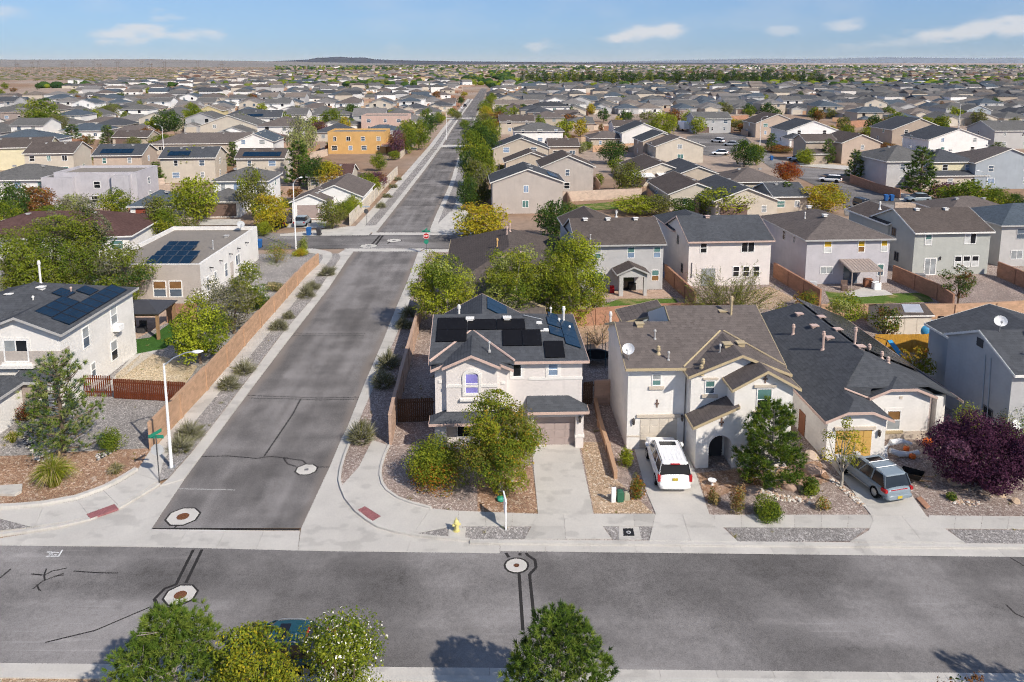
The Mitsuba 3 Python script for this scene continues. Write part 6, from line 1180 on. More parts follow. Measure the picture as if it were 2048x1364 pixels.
# gazebo, pergola, shed and yard things
k = thing('gazebo', 'dark hip roofed garden gazebo on timber posts', 'gazebo'); fr = Fr(-37.4, 69.6, 0, ZB); gw, gd = 4.6, 4.2
put(k, 'roof', MB().slab([(0, 0, 2.6), (gw, 0, 2.6), (gw / 2 + .3, gd / 2, 3.35), (gw / 2 - .3, gd / 2, 3.35)], .06).slab([(gw, 0, 2.6), (gw, gd, 2.6), (gw / 2 + .3, gd / 2, 3.35)], .06).slab([(gw, gd, 2.6), (0, gd, 2.6), (gw / 2 - .3, gd / 2, 3.35), (gw / 2 + .3, gd / 2, 3.35)], .06).slab([(0, gd, 2.6), (0, 0, 2.6), (gw / 2 - .3, gd / 2, 3.35)], .06), 'paint', fr, 'darkgrey', .55)
for a, b in ((.3, .3), (gw - .3, .3), (gw - .3, gd - .3), (.3, gd - .3)): put(k, 'post', MB().box(a - .12, b - .12, -.1, a + .12, b + .12, 2.52), 'wood', fr, 'woodtan')
for q in ((.2, .25, gw - .2, .37), (.2, gd - .37, gw - .2, gd - .25), (gw - .4, .4, gw - .28, gd - .4)): put(k, 'beam', MB().box(q[0], q[1], 2.3, q[2], q[3], 2.5), 'wood', fr, 'woodtan')
k = thing('pergola', 'small pergola with pale slatted roof against the flat roofed house', 'pergola'); fr = Fr(-43.5, 77.2, 2, ZB)
for i in range(14): put(k, 'slat', MB().box(i * .34, 0, 2.75, i * .34 + .2, 3.2, 2.79), 'wood', fr, 'blocktan', .62)
for q in ((0, .2, 4.6, .32), (0, 2.9, 4.6, 3.02)): put(k, 'beam', MB().box(q[0], q[1], 2.58, q[2], q[3], 2.74), 'wood', fr, 'woodtan')
for a in (.3, 4.3): put(k, 'post', MB().box(a - .08, .2, -.1, a + .08, .34, 2.58), 'wood', fr, 'woodtan')
k = thing('garden_shed', 'cream garden shed with brown roof and double doors', 'shed'); fr = Fr(*(35.35,70.92), 3, ZB); sw, sd = 4.5, 3.2
m = MB()
for pts in ([(0, 0, 0), (sw, 0, 0), (sw, 0, 2.0), (0, 0, 2.0)], [(sw, 0, 0), (sw, sd, 0), (sw, sd, 2.0), (sw, sd / 2, 2.55), (sw, 0, 2.0)], [(sw, sd, 0), (0, sd, 0), (0, sd, 2), (sw, sd, 2)], [(0, sd, 0), (0, 0, 0), (0, 0, 2.0), (0, sd / 2, 2.55), (0, sd, 2.0)]): m.poly(pts)
put(k, 'wall', m, 'stucco', fr, 'cream', .6); put(k, 'roof', MB().slab([(-.15, -.2, 1.98), (sw + .15, -.2, 1.98), (sw + .15, sd / 2, 2.62), (-.15, sd / 2, 2.62)], .06).slab([(-.15, sd / 2, 2.62), (sw + .15, sd / 2, 2.62), (sw + .15, sd + .2, 1.98), (-.15, sd + .2, 1.98)], .06), 'shingle', fr, 'brownroof')
put(k, 'eave_board', MB().box(-.17, -.24, 1.88, sw + .17, -.202, 2.02), 'paint', fr, 'offwhite')
for a in (1.9, 3.1): put(k, 'door', MB().box(a, -.03, .05, a + 1.15, -.002, 1.8), 'paint', fr, 'cream', .62)
put(None, 'roof_sheet', MB().slab([(2.0, .3, 2.2), (3.8, .2, 2.2), (4.0, 1.3, 2.62), (2.3, 1.45, 2.62)], .16), 'metal', fr, 'carwhite', .55); tag('roof_sheet', 'stack of white framed sheets lying on the shed roof', 'building material')
k = thing('blue_tarp', 'round blue covered bundle right of the shed door', 'tarp'); put(k, 'cover', loft([(-.9, 0, .35, .3), (-.7, -.1, 1.0, .8), (0, -.1, 1.35, 1.0), (.7, -.1, 1.0, .8), (.9, 0, .35, .3)], 16, 2.4), 'paint', Fr(*(39.68,71.75), 0, ZB), 'poolblue', .6, smooth=True)
rj = np.random.default_rng(8)
for i, (lab, p, c_, s_) in enumerate((('dark bin bag heap right of the blue bundle', (41.82,72.6), 'darkgrey', .9), ('grey storage tub right of the blue bundle', (41.98,71.75), 'silver', .6), ('black barbecue cover by the tan wall', (42.73,74.36), 'black', .7), ('orange plastic tub by the yellow fence', (36.88,65.81), 'orangeplastic', .5), ('light blue plastic tub by the yellow fence', (37.68,65.81), 'poolblue', .5), ('white plastic crate by the yellow fence', (38.5,65.93), 'carwhite', .5),
        ('black grill under the gabled patio cover', (13.7,86.06), 'black', .8), ('red cushion chair left of the gabled patio', (11.27,84.89), 'lampred', .5), ('dark wicker chair under the patio cover of the lavender house', (37.83,85.87), 'garagebrown', .7), ('white outdoor freezer under the patio cover', (41.66,86.26), 'carwhite', .8), ('dark outdoor cabinet under the patio cover', (41.14,87.27), 'woodred', .9), ('black covered grill by the fence wall', (46.35,88.09), 'black', .9), ('grey air conditioning unit by the sliding door', (48.28,89.35), 'midgrey', .9), ('white air conditioning unit left of the lavender house wall', (34.67,86.86), 'silver', .7),
        ('blue wheeled water barrel beside the gabled patio house', (18.72,90.64), 'binblue', .9), ('dark garden sofa under the gazebo', (-35.5,71.75), 'darkgrey', .7))):
    k = thing('yard_' + ('tub' if 'tub' in lab or 'crate' in lab or 'barrel' in lab else 'chair' if 'chair' in lab or 'sofa' in lab else 'unit'), lab, 'garden furniture' if 'chair' in lab or 'sofa' in lab else 'yard item'); fr = Fr(*p, rj.uniform(-15, 15), ZB)
    put(k, 'body', loft([(-s_ * .5, .0, s_ * .9, s_ * .42), (-s_ * .46, -.05, s_, s_ * .5), (s_ * .46, -.05, s_, s_ * .5), (s_ * .5, 0, s_ * .9, s_ * .42)], 16, 5), 'paint', fr, c_)
    if 'chair' in lab or 'sofa' in lab: put(k, 'backrest', MB().box(-s_ * .5, s_ * .3, s_ * .9, s_ * .5, s_ * .5, s_ * 1.6), 'paint', fr, c_)
    if 'unit' in lab or 'grill' in lab or 'freezer' in lab or 'cabinet' in lab: put(k, 'lid', MB().box(-s_ * .53, -s_ * .53, s_ * 1.0, s_ * .53, s_ * .53, s_ * 1.05), 'paint', fr, c_, .62)
k = thing('trampoline', 'round trampoline with net poles in the narrow side yard', 'trampoline'); fr = Fr(*(7.27,64.18), 0, ZB); rr_ = 1.15
put(k, 'mat', MB().slab([(rr_ * math.cos(t), rr_ * math.sin(t), .7) for t in np.linspace(0, 6.283, 25)[:-1]], .02), 'matte', fr, 'black')
put(k, 'rim', MB().tube([((rr_ + .1) * math.cos(t), (rr_ + .1) * math.sin(t), .72) for t in np.linspace(0, 6.283, 25)], .07, 6), 'paint', fr, 'darkgrey', .6)
for i in range(6): put(k, 'net_pole', MB().tube([((rr_ + .15) * math.cos(i * 1.047), (rr_ + .15) * math.sin(i * 1.047), 0), ((rr_ + .15) * math.cos(i * 1.047), (rr_ + .15) * math.sin(i * 1.047), 2.3)], .03, 6), 'paint', fr, 'tealmetal', .8)
k = thing('play_slide', 'blue slide leaning at the yellow fence', 'slide'); fr = Fr(*(33.01,65.57), 20, ZB); put(k, 'chute', MB().slab([(0, 0, 1.5), (.5, 0, 1.5), (.5, -1.4, .6), (0, -1.4, .6)], .08), 'paint', fr, 'poolblue', .7); put(k, 'frame', MB().tube([(-.2, .2, 0), (0, 0, 1.5), (-1.2, .3, 1.9), (-1.4, .4, 0)], .05, 6), 'wood', fr, 'wooddark')
# autumn decorations at the third house
k = thing('inflatable_figure', 'white arched inflatable yard decoration', 'inflatable'); fr = Fr(*(25.44,47.98), 0, ZB)
put(k, 'body', MB().tube([(-.9, 0, 0), (-.95, 0, .5), (-.5, 0, .95), (.2, .1, 1.0), (.9, .1, .8)], [.24, .22, .2, .17, .1], 12), 'matte', fr, 'carwhite'); put(k, 'tail', MB().tube([(-.6, -.1, .45), (.0, -.2, .25), (.7, -.15, .2), (1.3, -.1, .3)], [.18, .2, .16, .18], 12), 'matte', fr, 'carwhite')
put(k, 'leg', MB().tube([(-.85, .1, .6), (-1.1, -.3, .0)], [.2, .16], 10), 'matte', fr, 'carwhite')
for i, p in enumerate(((26.2,47.59), (28.13,49.34), (26.34,48.65))):
    k = thing('pumpkin', ('orange pumpkin by the white inflatable', 'large orange pumpkin by the purple tree', 'orange pumpkin behind the white inflatable')[i], 'pumpkin'); q = (.22, .34, .2)[i]
    th = np.linspace(0, 2 * np.pi, 21)[:-1]; put(k, 'shell', MB().lathe([(q * .3, 0), (q * .9, q * .25), (q, q * .8), (q * .85, q * 1.3), (q * .3, q * 1.5)], sides=16), 'paint', Fr(*p, 0, ZB + .02), 'orangeplastic', .6); put(k, 'stalk', MB().tube([(0, 0, q * 1.45), (.03, 0, q * 1.8)], .03, 5), 'paint', Fr(*p, 0, ZB + .02), 'g3')
k = thing('wheelbarrow', 'wheelbarrow standing beside the blue grey car', 'wheelbarrow'); fr = Fr(*(24.76,44.88), 50, ZB); put(k, 'tray', MB().add([(-.35, -.5, .3), (.35, -.5, .3), (.35, .4, .3), (-.35, .4, .3), (-.45, -.65, .65), (.45, -.65, .65), (.45, .6, .6), (-.45, .6, .6)], [[0, 1, 5, 4], [1, 2, 6, 5], [2, 3, 7, 6], [3, 0, 4, 7], [0, 3, 2, 1]]), 'metal', fr, 'black', .6); put(k, 'wheel', MB().tube([(-.05, .75, .2), (.05, .75, .2)], .2, 12), 'matte', fr, 'tyre')
for s_ in (-1, 1): put(k, 'handle', MB().tube([(s_ * .2, .7, .22), (s_ * .3, -.5, .32), (s_ * .33, -1.2, .55)], .025, 6), 'wood', fr, 'woodtan')
k = thing('bird_bath', 'low white bird bath by the small rusty shrub', 'bird bath'); fr = Fr(*(12.28,44.36), 0, ZB - .3); put(k, 'bowl', MB().lathe([(.08, .5), (.24, .6), (.27, .66), (.2, .62), (.05, .56)], sides=14), 'paint', fr, 'carwhite', .5); put(k, 'stem', MB().lathe([(.2, 0), (.1, .1), (.07, .45), (.12, .52)], sides=10), 'paint', fr, 'carwhite')
k = thing('green_turtle_ornament', 'small teal rock ornament in the brown mulch bed', 'garden ornament'); put(k, 'shell', loft([(-.22, .02, .14, .1), (-.12, 0, .25, .22), (.12, 0, .25, .22), (.22, .02, .14, .1)], 10, 2.2), 'paint', Fr(*(-0.68,42.64), 20, .1), 'signgreen', .8)
k = thing('paver_edge', 'short row of red pavers beside the right driveway', 'edging')
a, b = [(24.19,42.81),(24.18,41.76)]
for i in range(9):
    p = np.array(a) + (np.array(b) - np.array(a)) * i / 9; put(k, 'brick', MB().box(-.2, -.055, 0, .2, .055, .06), 'block', Fr(*p, 30, .125), 'terracotta', .5 + .08 * (i % 3))
# rocks
def rock(seed, r):
    m = trimesh.creation.icosphere(subdivisions=1, radius=1.0); v = m.vertices; q = np.random.default_rng(seed); v = v * (1 + .28 * np.sin(v @ q.normal(0, 2.2, 3))[:, None]) * q.uniform(.7, 1.15, 3) * [1, 1, .65] * r; return MB().add(v, m.faces)
for i, (lab, p, r, c_) in enumerate((('pink boulder under the evergreen tree', (17.01,44.02), .55, 'rockpink'), ('tan boulder left of the round clipped bush', (17.58,43.73), .4, 'rocktan'), ('flat tan rock at the right edge bed', (29.33,43.18), .35, 'rocktan'), ('dark boulder in the grey bed by the garage', (19.13,45.89), .6, 'rockpink'), ('pale rock near the purple tree', (27.37,44.76), .45, 'rocktan'), ('pinkish boulder behind the rusty shrub', (14.49,43.73), .55, 'rockpink'), ('small tan rock by the right road bed', (29.7,42.49), .3, 'rocktan'), ('sand coloured boulder by the yellow garage side', (19.67,47.98), .6, 'peach'))):
    k = thing('boulder', lab, 'rock'); put(k, 'stone', rock(i + 5, r), 'block', Fr(*p, 30 * i, .1), c_)
def pebbles(name, label, areas, n, r0, r1, cols, seed):
    mb = MB(); q = np.random.default_rng(seed); base = trimesh.creation.icosphere(subdivisions=0, radius=1.0); polys_ = [Polygon(a) for a in areas]
    for i in range(n):
        pg = polys_[i % len(polys_)]; x0, y0, x1, y1 = pg.bounds
        for _ in range(40):
            x, y = q.uniform(x0, x1), q.uniform(y0, y1)
            if pg.contains(Point(x, y)): break
        s_ = q.uniform(r0, r1); v = base.vertices * s_ * q.uniform(.7, 1.2, 3) * [1, 1, .6]; mb.add(v + [x, y, .11], base.faces, (PAL_NAMES[cols[q.integers(0, len(cols))]], q.uniform(.4, .62)))
    k = put(None, name, mb, 'matte'); tag(k, label, name.replace('_', ' '), None, 'stuff')
pebbles('white_stones', 'row of white and pink stones edging the mulch bed', [[(15.87,43.35),(17.94,43.02),(17.61,42.38),(15.58,42.64)], [(14.6,44.3),(16.11,43.35),(15.76,42.75),(14.12,43.73)], [(19.7,45.17),(20.03,44.99),(20.82,42.12),(20.37,41.96)]], 260, .06, .13, ['rockwhite', 'rockpink', 'rocktan', 'rockwhite'], 1)
pebbles('river_stones', 'white and dark stones under the corner pine', [[(-32.15,48.65),(-30.38,48.65),(-29.53,47.01),(-31.11,47.27)], [(-27.52,47.98),(-26.81,48.86),(-26.57,48.59),(-26.98,47.33)], [(-34.53,51.29),(-33.56,51.44),(-32.02,48.65),(-32.76,48.99)]], 240, .06, .14, ['rockwhite', 'rockgrey', 'rockwhite', 'darkgrey'], 2)
pebbles('pale_stones', 'loose pale stones under the maple tree', [[(-0.44,45.05),(0.65,44.88),(0.55,43.73),(-0.36,43.9)], [(28.42,44.88),(29.88,43.73),(28.78,42.91),(27.31,43.73)], [(26.24,42.91),(27.63,42.49),(27.17,41.96),(25.8,42.38)]], 160, .05, .12, ['rockwhite', 'rockpink', 'rocktan'], 3)

# weeds and stray stones over the gravel lots
mb = MB(); q = np.random.default_rng(21); lots = [yardL, yardR]
for i in range(520):
    for _ in range(30):
        x, y = q.uniform(-45, 45), q.uniform(39, 80)
        if any(l.contains(Point(x, y)) for l in lots) and not dall.contains(Point(x, y)) and not side.contains(Point(x, y)) and not corner.contains(Point(x, y)) and not paveR.contains(Point(x, y)): break
    n = 10; c0 = np.tile([[x, y, .09]], (n, 1)); hh = q.uniform(.06, .28); blades(mb, c0 + q.normal(0, .04, (n, 3)) * [1, 1, 0], c0 + np.column_stack([q.normal(0, hh * .7, (n, 2)), np.full(n, hh)]), .03, pick(['sage2', 'straw', 'olive', 'g2', 'dry'], q, n), q, .42)
k = put(None, 'weeds', mb, 'leaf'); tag(k, 'small dry weeds scattered over the gravel lots', 'weeds', None, 'stuff')

# ---------------------------------------------------------------- the town behind: houses
MID = []
def mid(short, he, d, h, kind, wall, roof, pitch=.40, a=2.0, n=2, gar=None, trim='trimwhite', extra=None, look=None, solar=0, oh=.45):
    x, y, w = he; r = random.Random(len(short) * 7 + int(y)); H = House(look or short, x, y, a, wall, roof, trim)
    MID.append((short, x + w / 2, y + d / 2, w, d))
    if kind == 'flat': H.flat(0, 0, w, d, h, roof='flatroof' if roof in ('flatroof',) else roof)
    else: H.wing(0, 0, w, d, h, kind, pitch, oh, .3)
    gl = ['glassdark', 'glassblue', 'glassteal', 'blindgrey', 'curtainblue']; rows = [(.9, 2.1)] if h < 4 else [(.9, 2.2), (3.5, 4.8)]
    for z0, z1 in rows:
        for i in range(n):
            if gar and z0 < 2 and i == 0: continue
            c_ = w * (i + .5) / n + r.uniform(-.4, .4); ww = r.choice([.45, .6, .8]); H.window('f', -.001, (c_ - ww, z0, c_ + ww, z1), r.choice(['sash', 'slide', 'sash']), r.choice(gl), frame='white', fw=.09)
        for s_ in ('l', 'r'):
            if r.random() < .75:
                c_ = d * r.uniform(.25, .75); H.window(s_, 0 if s_ == 'l' else w, (c_ - .5, z0, c_ + .5, z1), 'sash', r.choice(gl), frame='white', fw=.09)
    if gar: H.garage('f', -.002, (.8, 0, min(w - 1, 5.4), 2.2), gar, 4, 4, False)
    if kind != 'flat':
        zt = h + (d if kind[0] == 'x' else w) / 2 * pitch
        for i in range(2):
            if kind[0] == 'x': H.vent(w * (.3 + .4 * i), d / 2 - .8, zt - .35, 'trimgrey')
            else: H.vent(w / 2 + .8, d * (.3 + .4 * i), zt - .35, 'trimgrey')
        if solar:
            hz = h - oh * pitch
            pl = H.plane((0, -oh, hz), (w, -oh, hz), (0, d / 2, zt)) if kind[0] == 'x' else H.plane((w + oh, 0, hz), (w + oh, d, hz), (w / 2, 0, zt))
            L_ = w if kind[0] == 'x' else d
            for i in range(solar): H.solar(pl, L_ * .12 + i * 1.15, 1.0, L_ * .12 + i * 1.15 + 1.1, 2.9, 'solarblue', .12)
    if extra: extra(H, w, d)
    return H
def sidegar(col, x0, x1, yf, h=2.8, pitch=.36, roof=None): return lambda H, w, d: (H.wing(x0, -yf, x1, .3, h, 'y:hg', pitch, .4, .3, roof=roof), H.garage('f', -yf - .002, (x0 + .6, 0, x1 - .6, 2.2), col, 4, 4, False))
mid('lavender flat roofed stucco house', (-81.13,136.68,14.3), 9.5, 6.4, 'flat', 'lavender', 'flatroof', a=3, n=3, extra=lambda H, w, d: (H.flat(-1.6, -1.2, 3.6, 4.0, 5.7), H.flat(w - 4, -1.0, w - 1, .3, 6.0)))
mid('hip roofed house left of the lavender house', (-94.41,136.26,12.9), 11, 5.3, 'x:hh', 'offwhite', 'greyroof', .36, 3, 3)
mid('pale yellow gabled house at the left edge', (-129.12,185.84,16.3), 9, 5.5, 'x:gg', 'paleyellow', 'brownroof', .42, 14)
mid('cream gabled house with brown roof', (-110.34,175.39,10.5), 9.5, 5.5, 'x:gg', 'cream', 'brownroof', .42, 6, 3)
mid('beige house with two solar arrays', (-92.69,171.53,10.3), 9.5, 5.5, 'x:gg', 'peach', 'slate', .40, 5, 2, solar=6)
mid('beige house behind the bright green tree', (-75.82,166.93,11.4), 9, 5.5, 'x:gg', 'cream', 'slate', .40, 5, 2, solar=4)
mid('house with brown roof and dark solar strip', (-59.43,166.86,10.1), 8.5, 5.4, 'x:gg', 'cream', 'brownroof', .38, 3, 2, solar=7)
mid('white house with grey hip roof and brown garage', (-52.11,134.42,9.2), 9.5, 5.4, 'x:hh', 'white', 'greyroof', .36, 3, 3, extra=sidegar('garagebrown', -.8, 6.0, 5.6))
mid('low house with red garage door', (-61.97,124.48,6.5), 9, 2.8, 'x:hh', 'offwhite', 'blueroof', .40, 3, 2, 'garagered')
mid('white house with mauve roof and taupe garage', (-36.56,127.61,5.8), 7.5, 2.9, 'y:gg', 'white', 'brownroof2', .42, 2, 2, 'garagetaupe', extra=lambda H, w, d: H.wing(1.8, 4, w + 5.0, 18, 3.1, 'y:gg', .42, .45, .3, roof='brownroof2'))
mid('cream low house with maroon roof', (-41.62,157.1,8.7), 9.5, 2.9, 'x:gg', 'cream', 'maroonroof', .38, 3, 3)
mid('orange flat roofed stucco house', (-52.44,221.43,16.4), 11, 6.2, 'flat', 'orange', 'flatroof', a=2, n=4, extra=lambda H, w, d: (H.flat(w + .02, 1, w + 4.5, 8, 3.6, c='orange'), H.shed(w - 1, -2.5, w + 4.6, 1.0, 2.4, 2.9, 'f', roof='terracotta')))
mid('tan orange flat roofed house further up the street', (-56.33,291.56,17.3), 14, 6.0, 'flat', 'trimpink', 'flatroof', a=2, n=3)
mid('small grey hip roofed house before the tan orange house', (-50.05,263.54,12.1), 9, 3.0, 'x:hh', 'offwhite', 'blueroof', .36, 2)
mid('long low house with brown hip roof', (-102.77,220.65,26.8), 14, 3.0, 'x:hg', 'sand', 'brownroof2', .34, 4, 4)
mid('white gable end house beside the long brown roof', (-75.66,212.37,10.2), 13, 4.4, 'y:gg', 'white', 'blueroof', .42, 4, 2)
mid('cream front gabled house with grey roof', (-105.86,264.67,19.0), 14, 4.6, 'y:gg', 'cream', 'greyroof', .36, 4, 2)
mid('white two storey house with dark roof', (-100.46,290.72,14.0), 11, 5.5, 'x:gg', 'white', 'slate', .42, 6, 2, solar=5)
mid('yellow two storey house with tan roof', (-135.38,335.24,10.8), 9, 5.4, 'y:gg', 'yellow', 'tanroof', .4, 3, 2)
mid('low house with pale hip roof', (-158.61,306.93,17.1), 13, 3.0, 'x:hh', 'white', 'paleroof', .34, 3, 3)
mid('low house with blue grey hip roof', (-153.36,263.54,14.5), 12, 3.0, 'x:hh', 'white', 'blueroof', .34, 3, 3)
mid('small tan house with brown roof', (-123.31,240.22,10.5), 9, 3.0, 'x:gg', 'sand', 'brownroof', .36, 3, 2, 'garagebrown')
mid('low house with brown roof behind the blue grey one', (-164.61,299.16,14.7), 11, 3.0, 'x:hh', 'paleyellow', 'brownroof2', .34, 3, 2)
mid('large blue grey hip roofed house at the left edge', (-153.02,225.79,17.1), 15, 3.2, 'x:hh', 'white', 'blueroof', .36, 3, 3)
mid('brown flat roofed house at the left edge', (-207.38,309.16,14.8), 12, 5.6, 'flat', 'taupe', 'brownroof', a=3, n=3)
mid('long maroon hip roofed house left of the lavender house front', (-73.1,100.0,21.9), 13, 2.9, 'x:hh', 'offwhite', 'maroonroof', .34, 6, 6)
mid('grey stucco gabled house with blue panels by the street trees', (-3.34,132.04,12.1), 9.5, 5.5, 'y:gg', 'pinkbeige', 'slate', .36, 3.5, 1, extra=lambda H, w, d: None, solar=4)
mid('tan gabled house behind the blue panelled one', (6.0,152.2,10.1), 10, 5.5, 'y:gg', 'pinkbeige', 'brownroof', .42, 3.5, 1)
mid('brown low house with two chimneys up the street', (10.01,210.16,8.1), 9, 3.4, 'x:gg', 'tan', 'brownroof', .36, 3, 2)
mid('dark gabled house beside the street trees', (-4.6,192.97,13.7), 11, 4.6, 'y:gg', 'sand', 'slate', .38, 3, 2)
mid('small gabled house with pale front', (-1.35,174.21,11.3), 8, 3.6, 'y:gg', 'sand', 'brownroof', .38, 3, 2, solar=3)
mid('white house with wide grey hip roof', (0.95,245.45,15.2), 12, 4.4, 'x:hh', 'white', 'greyroof', .36, 3, 3)
mid('tan house with brown roof right of the far street', (-4.35,282.85,12.4), 11, 4.6, 'x:gg', 'sand', 'brownroof', .38, 3, 2)
mid('bright white two storey house with dark hip roof', (8.79,362.41,17.9), 11, 5.6, 'x:hh', 'white', 'charcoal', .36, 2, 4)
mid('low house with brown roof near the far street', (-10.81,434.17,25.7), 12, 3.0, 'x:gg', 'cream', 'tanroof', .34, 2, 3)
mid('white walled house with brown roof', (36.61,279.98,15.2), 10, 3.2, 'x:gg', 'white', 'brownroof', .36, 4, 2)
mid('taupe low roofed house', (24.06,236.99,11.4), 10, 3.0, 'x:hh', 'sand', 'brownroof2', .34, 4, 2)
mid('cream gabled house with slate roof right of the taupe one', (33.27,235.61,13.5), 12, 4.8, 'y:gg', 'offwhite', 'slate', .4, 4, 1)
mid('tan gabled house with slate roof', (35.33,209.73,10.9), 11, 4.8, 'y:gg', 'tan', 'slate', .4, 4, 2)
mid('cream wide gabled house by the cul de sac', (37.21,200.74,12.5), 11, 4.4, 'y:gg', 'cream', 'brownroof2', .36, 4, 1)
mid('long low house with brown roof and white awnings', (26.36,162.26,10.3), 16, 3.0, 'y:gg', 'cream', 'brownroof', .36, 4, 2, extra=lambda H, w, d: (H.shed(-1.5, -3, 3, -.02, 2.4, 2.7, 'f', roof='white', mat='matte', name='awning'), H.shed(4, -3, 8, -.02, 2.4, 2.7, 'f', roof='white', mat='matte', name='awning')))
mid('low slate roofed house right of the awnings', (32.97,157.12,10.0), 14, 3.0, 'y:gg', 'sand', 'slate', .36, 4, 2)
mid('low house with brown roof before the orange tree', (27.74,135.03,9.5), 15, 3.0, 'y:gg', 'cream', 'brownroof', .38, 4, 2)
mid('cream front gabled low house with slate roof', (33.84,127.43,10.5), 16, 3.1, 'y:gg', 'cream', 'slate', .38, 4, 2, 'garagebrown')
mid('slate roofed wing right of the cream gable', (45.13,132.43,6.0), 9, 3.0, 'x:gg', 'sand', 'slate', .36, 4, 2)
mid('low brown roofed house behind the cream gable', (42.32,149.02,10.7), 11, 3.0, 'x:hh', 'sand', 'brownroof2', .36, 4, 2)
mid('light grey two storey house beside the big pine', (78.01,160.88,12.0), 14, 5.5, 'x:hh', 'lightgrey', 'greyroof', .36, 4, 2, extra=lambda H, w, d: None)
mid('cream two storey house with slate hip roof', (87.23,160.05,9.2), 11, 5.5, 'x:hh', 'paleyellow', 'slate', .36, 4, 2)
mid('shaded house with mauve roof at the right edge', (94.95,158.42,14.6), 12, 5.5, 'y:gh', 'bluegrey', 'brownroof2', .38, 4, 2)
mid('pink gabled house before the terracotta wall', (84.54,198.84,10.1), 12, 5.5, 'y:gg', 'peach', 'brownroof', .40, 4, 1, extra=lambda H, w, d: (H.wing(-8, 3.5, .2, 11, 5.5, 'x:gg', .4, .4, .3, wall='tan'), H.wing(-8.5, -.5, -4, 4, 2.8, 'x:gg', .36, .4, .3, wall='tan')))
mid('white gabled house with dark roof by the cul de sac', (85.78,242.64,16.4), 13, 4.8, 'y:gg', 'white', 'slate', .36, 4, 2, extra=sidegar('garagetaupe', -1.5, 5, 5.5, roof='slate'))
mid('pink gabled house right of the cul de sac', (84.57,270.52,15.3), 12, 5.0, 'y:gg', 'peach', 'brownroof', .40, 4, 2)
mid('grey two storey house with brown garage at the cul de sac', (67.2,286.88,13.5), 11, 5.4, 'x:gg', 'lightgrey', 'greyroof', .38, 3, 3, 'garagebrown')
mid('slate roofed house with white gable', (119.09,243.95,17.8), 13, 5.0, 'y:gg', 'tan', 'slate', .38, 4, 2)
mid('white gabled house with carport roof', (116.86,217.98,17.4), 13, 4.4, 'y:gg', 'white', 'slate', .34, 4, 2)
mid('grey house at the right edge of the middle distance', (145.35,234.51,19.0), 13, 5.5, 'x:gh', 'grey', 'greyroof', .38, 4, 3)
mid('small pale blue house in the grey roofed estate', (202.62,348.45,11.3), 9, 4.6, 'y:gg', 'bluegrey', 'greyroof', .4, 4, 2)
mid('low slate roofed house under the right pine', (82.88,157.82,14.8), 10, 2.9, 'x:hh', 'cream', 'slate', .34, 4, 3)
mid('low house with dark roof far right of the green trees', (67.67,118.38,11.2), 9, 2.9, 'x:hh', 'cream', 'brownroof2', .36, 4, 2)

# ---------------------------------------------------------------- the far rows: up to 300 houses of their own, the rest joined
FP = [Polygon([(x - w * .5 - 3, y - d * .5 - 3), (x + w * .5 + 3, y - d * .5 - 3), (x + w * .5 + 3, y + d * .5 + 3), (x - w * .5 - 3, y + d * .5 + 3)]) for _, x, y, w, d in MID]
far_r = random.Random(77); SPOTS = []
def stx(y): return (at_y(FAR_L, y) + at_y(FAR_R, y)) / 2 if y < 600 else -24 - (y - 600) * .02
def in_view(x, y, m=1.0): return abs(x) < .70 * y + 12
def rows(x0, x1, y0, y1, pitch_y, step, style, jx=1.5, turn=0.0, keep=1.0):
    y = y0; i = 0
    while y < y1:
        x = x0(y) if callable(x0) else x0; xe = x1(y) if callable(x1) else x1
        x += far_r.uniform(0, step)
        while x < xe:
            yy = y + far_r.uniform(-2, 2) + math.tan(math.radians(turn)) * (x - x0(y) if callable(x0) else 0)
            if in_view(x, yy) and abs(x - stx(yy)) > 15 and far_r.random() < keep and not any(f.contains(Point(x, yy)) for f in FP if abs(f.centroid.y - yy) < 25): SPOTS.append((x + far_r.uniform(-jx, jx), yy, style, y))
            x += step * far_r.uniform(.92, 1.12)
        y += pitch_y * (1 if i % 2 == 0 else .62); i += 1
W_ = {'grey': (['offwhite', 'lightgrey', 'white', 'sand', 'cream'], ['greyroof', 'greyroof', 'greyroof', 'slate', 'paleroof', 'blueroof', 'tanroof']), 'left': (['white', 'offwhite', 'white', 'cream', 'lightgrey'], ['greyroof', 'blueroof', 'greyroof', 'paleroof', 'brownroof2', 'tanroof', 'slate']), 'tan': (['sand', 'cream', 'tan', 'peach', 'offwhite', 'yellow'], ['tanroof', 'brownroof2', 'paleroof', 'greyroof', 'tanroof', 'redroof']), 'mixed': (['sand', 'white', 'cream', 'peach'], ['brownroof', 'slate', 'greyroof', 'brownroof2'])}
rows(lambda y: -.72 * y, lambda y: stx(y) - 17, 262, 560, 33, 16.5, 'left')
rows(lambda y: stx(y) + 18, lambda y: stx(y) + 55, 300, 420, 30, 15, 'mixed')
rows(lambda y: stx(y) + 20, lambda y: .72 * y, 402, 900, 31, 14.0, 'grey')
rows(lambda y: 140, lambda y: .72 * y, 330, 402, 30, 15.5, 'grey')
rows(lambda y: -.55 * y, lambda y: stx(y) - 18, 565, 1000, 36, 17, 'left', keep=.8)
rows(lambda y: -.42 * y, lambda y: -30, 1000, 2300, 55, 20, 'tan', keep=.75)
rows(lambda y: 20, lambda y: .72 * y, 960, 2300, 52, 20, 'tan', keep=.8)
SPOTS.sort(key=lambda q: q[1] + abs(q[0]) * .1)
NEAR_N = 300 - len(MID) - 14
def far_house(H, r, style, w, d, h):
    kind = r.choice(['x:gg', 'x:hh', 'y:gg', 'y:hg', 'x:hg', 'y:hh']); H.wing(0, 0, w, d, h, kind, .36, .4, .3); return kind
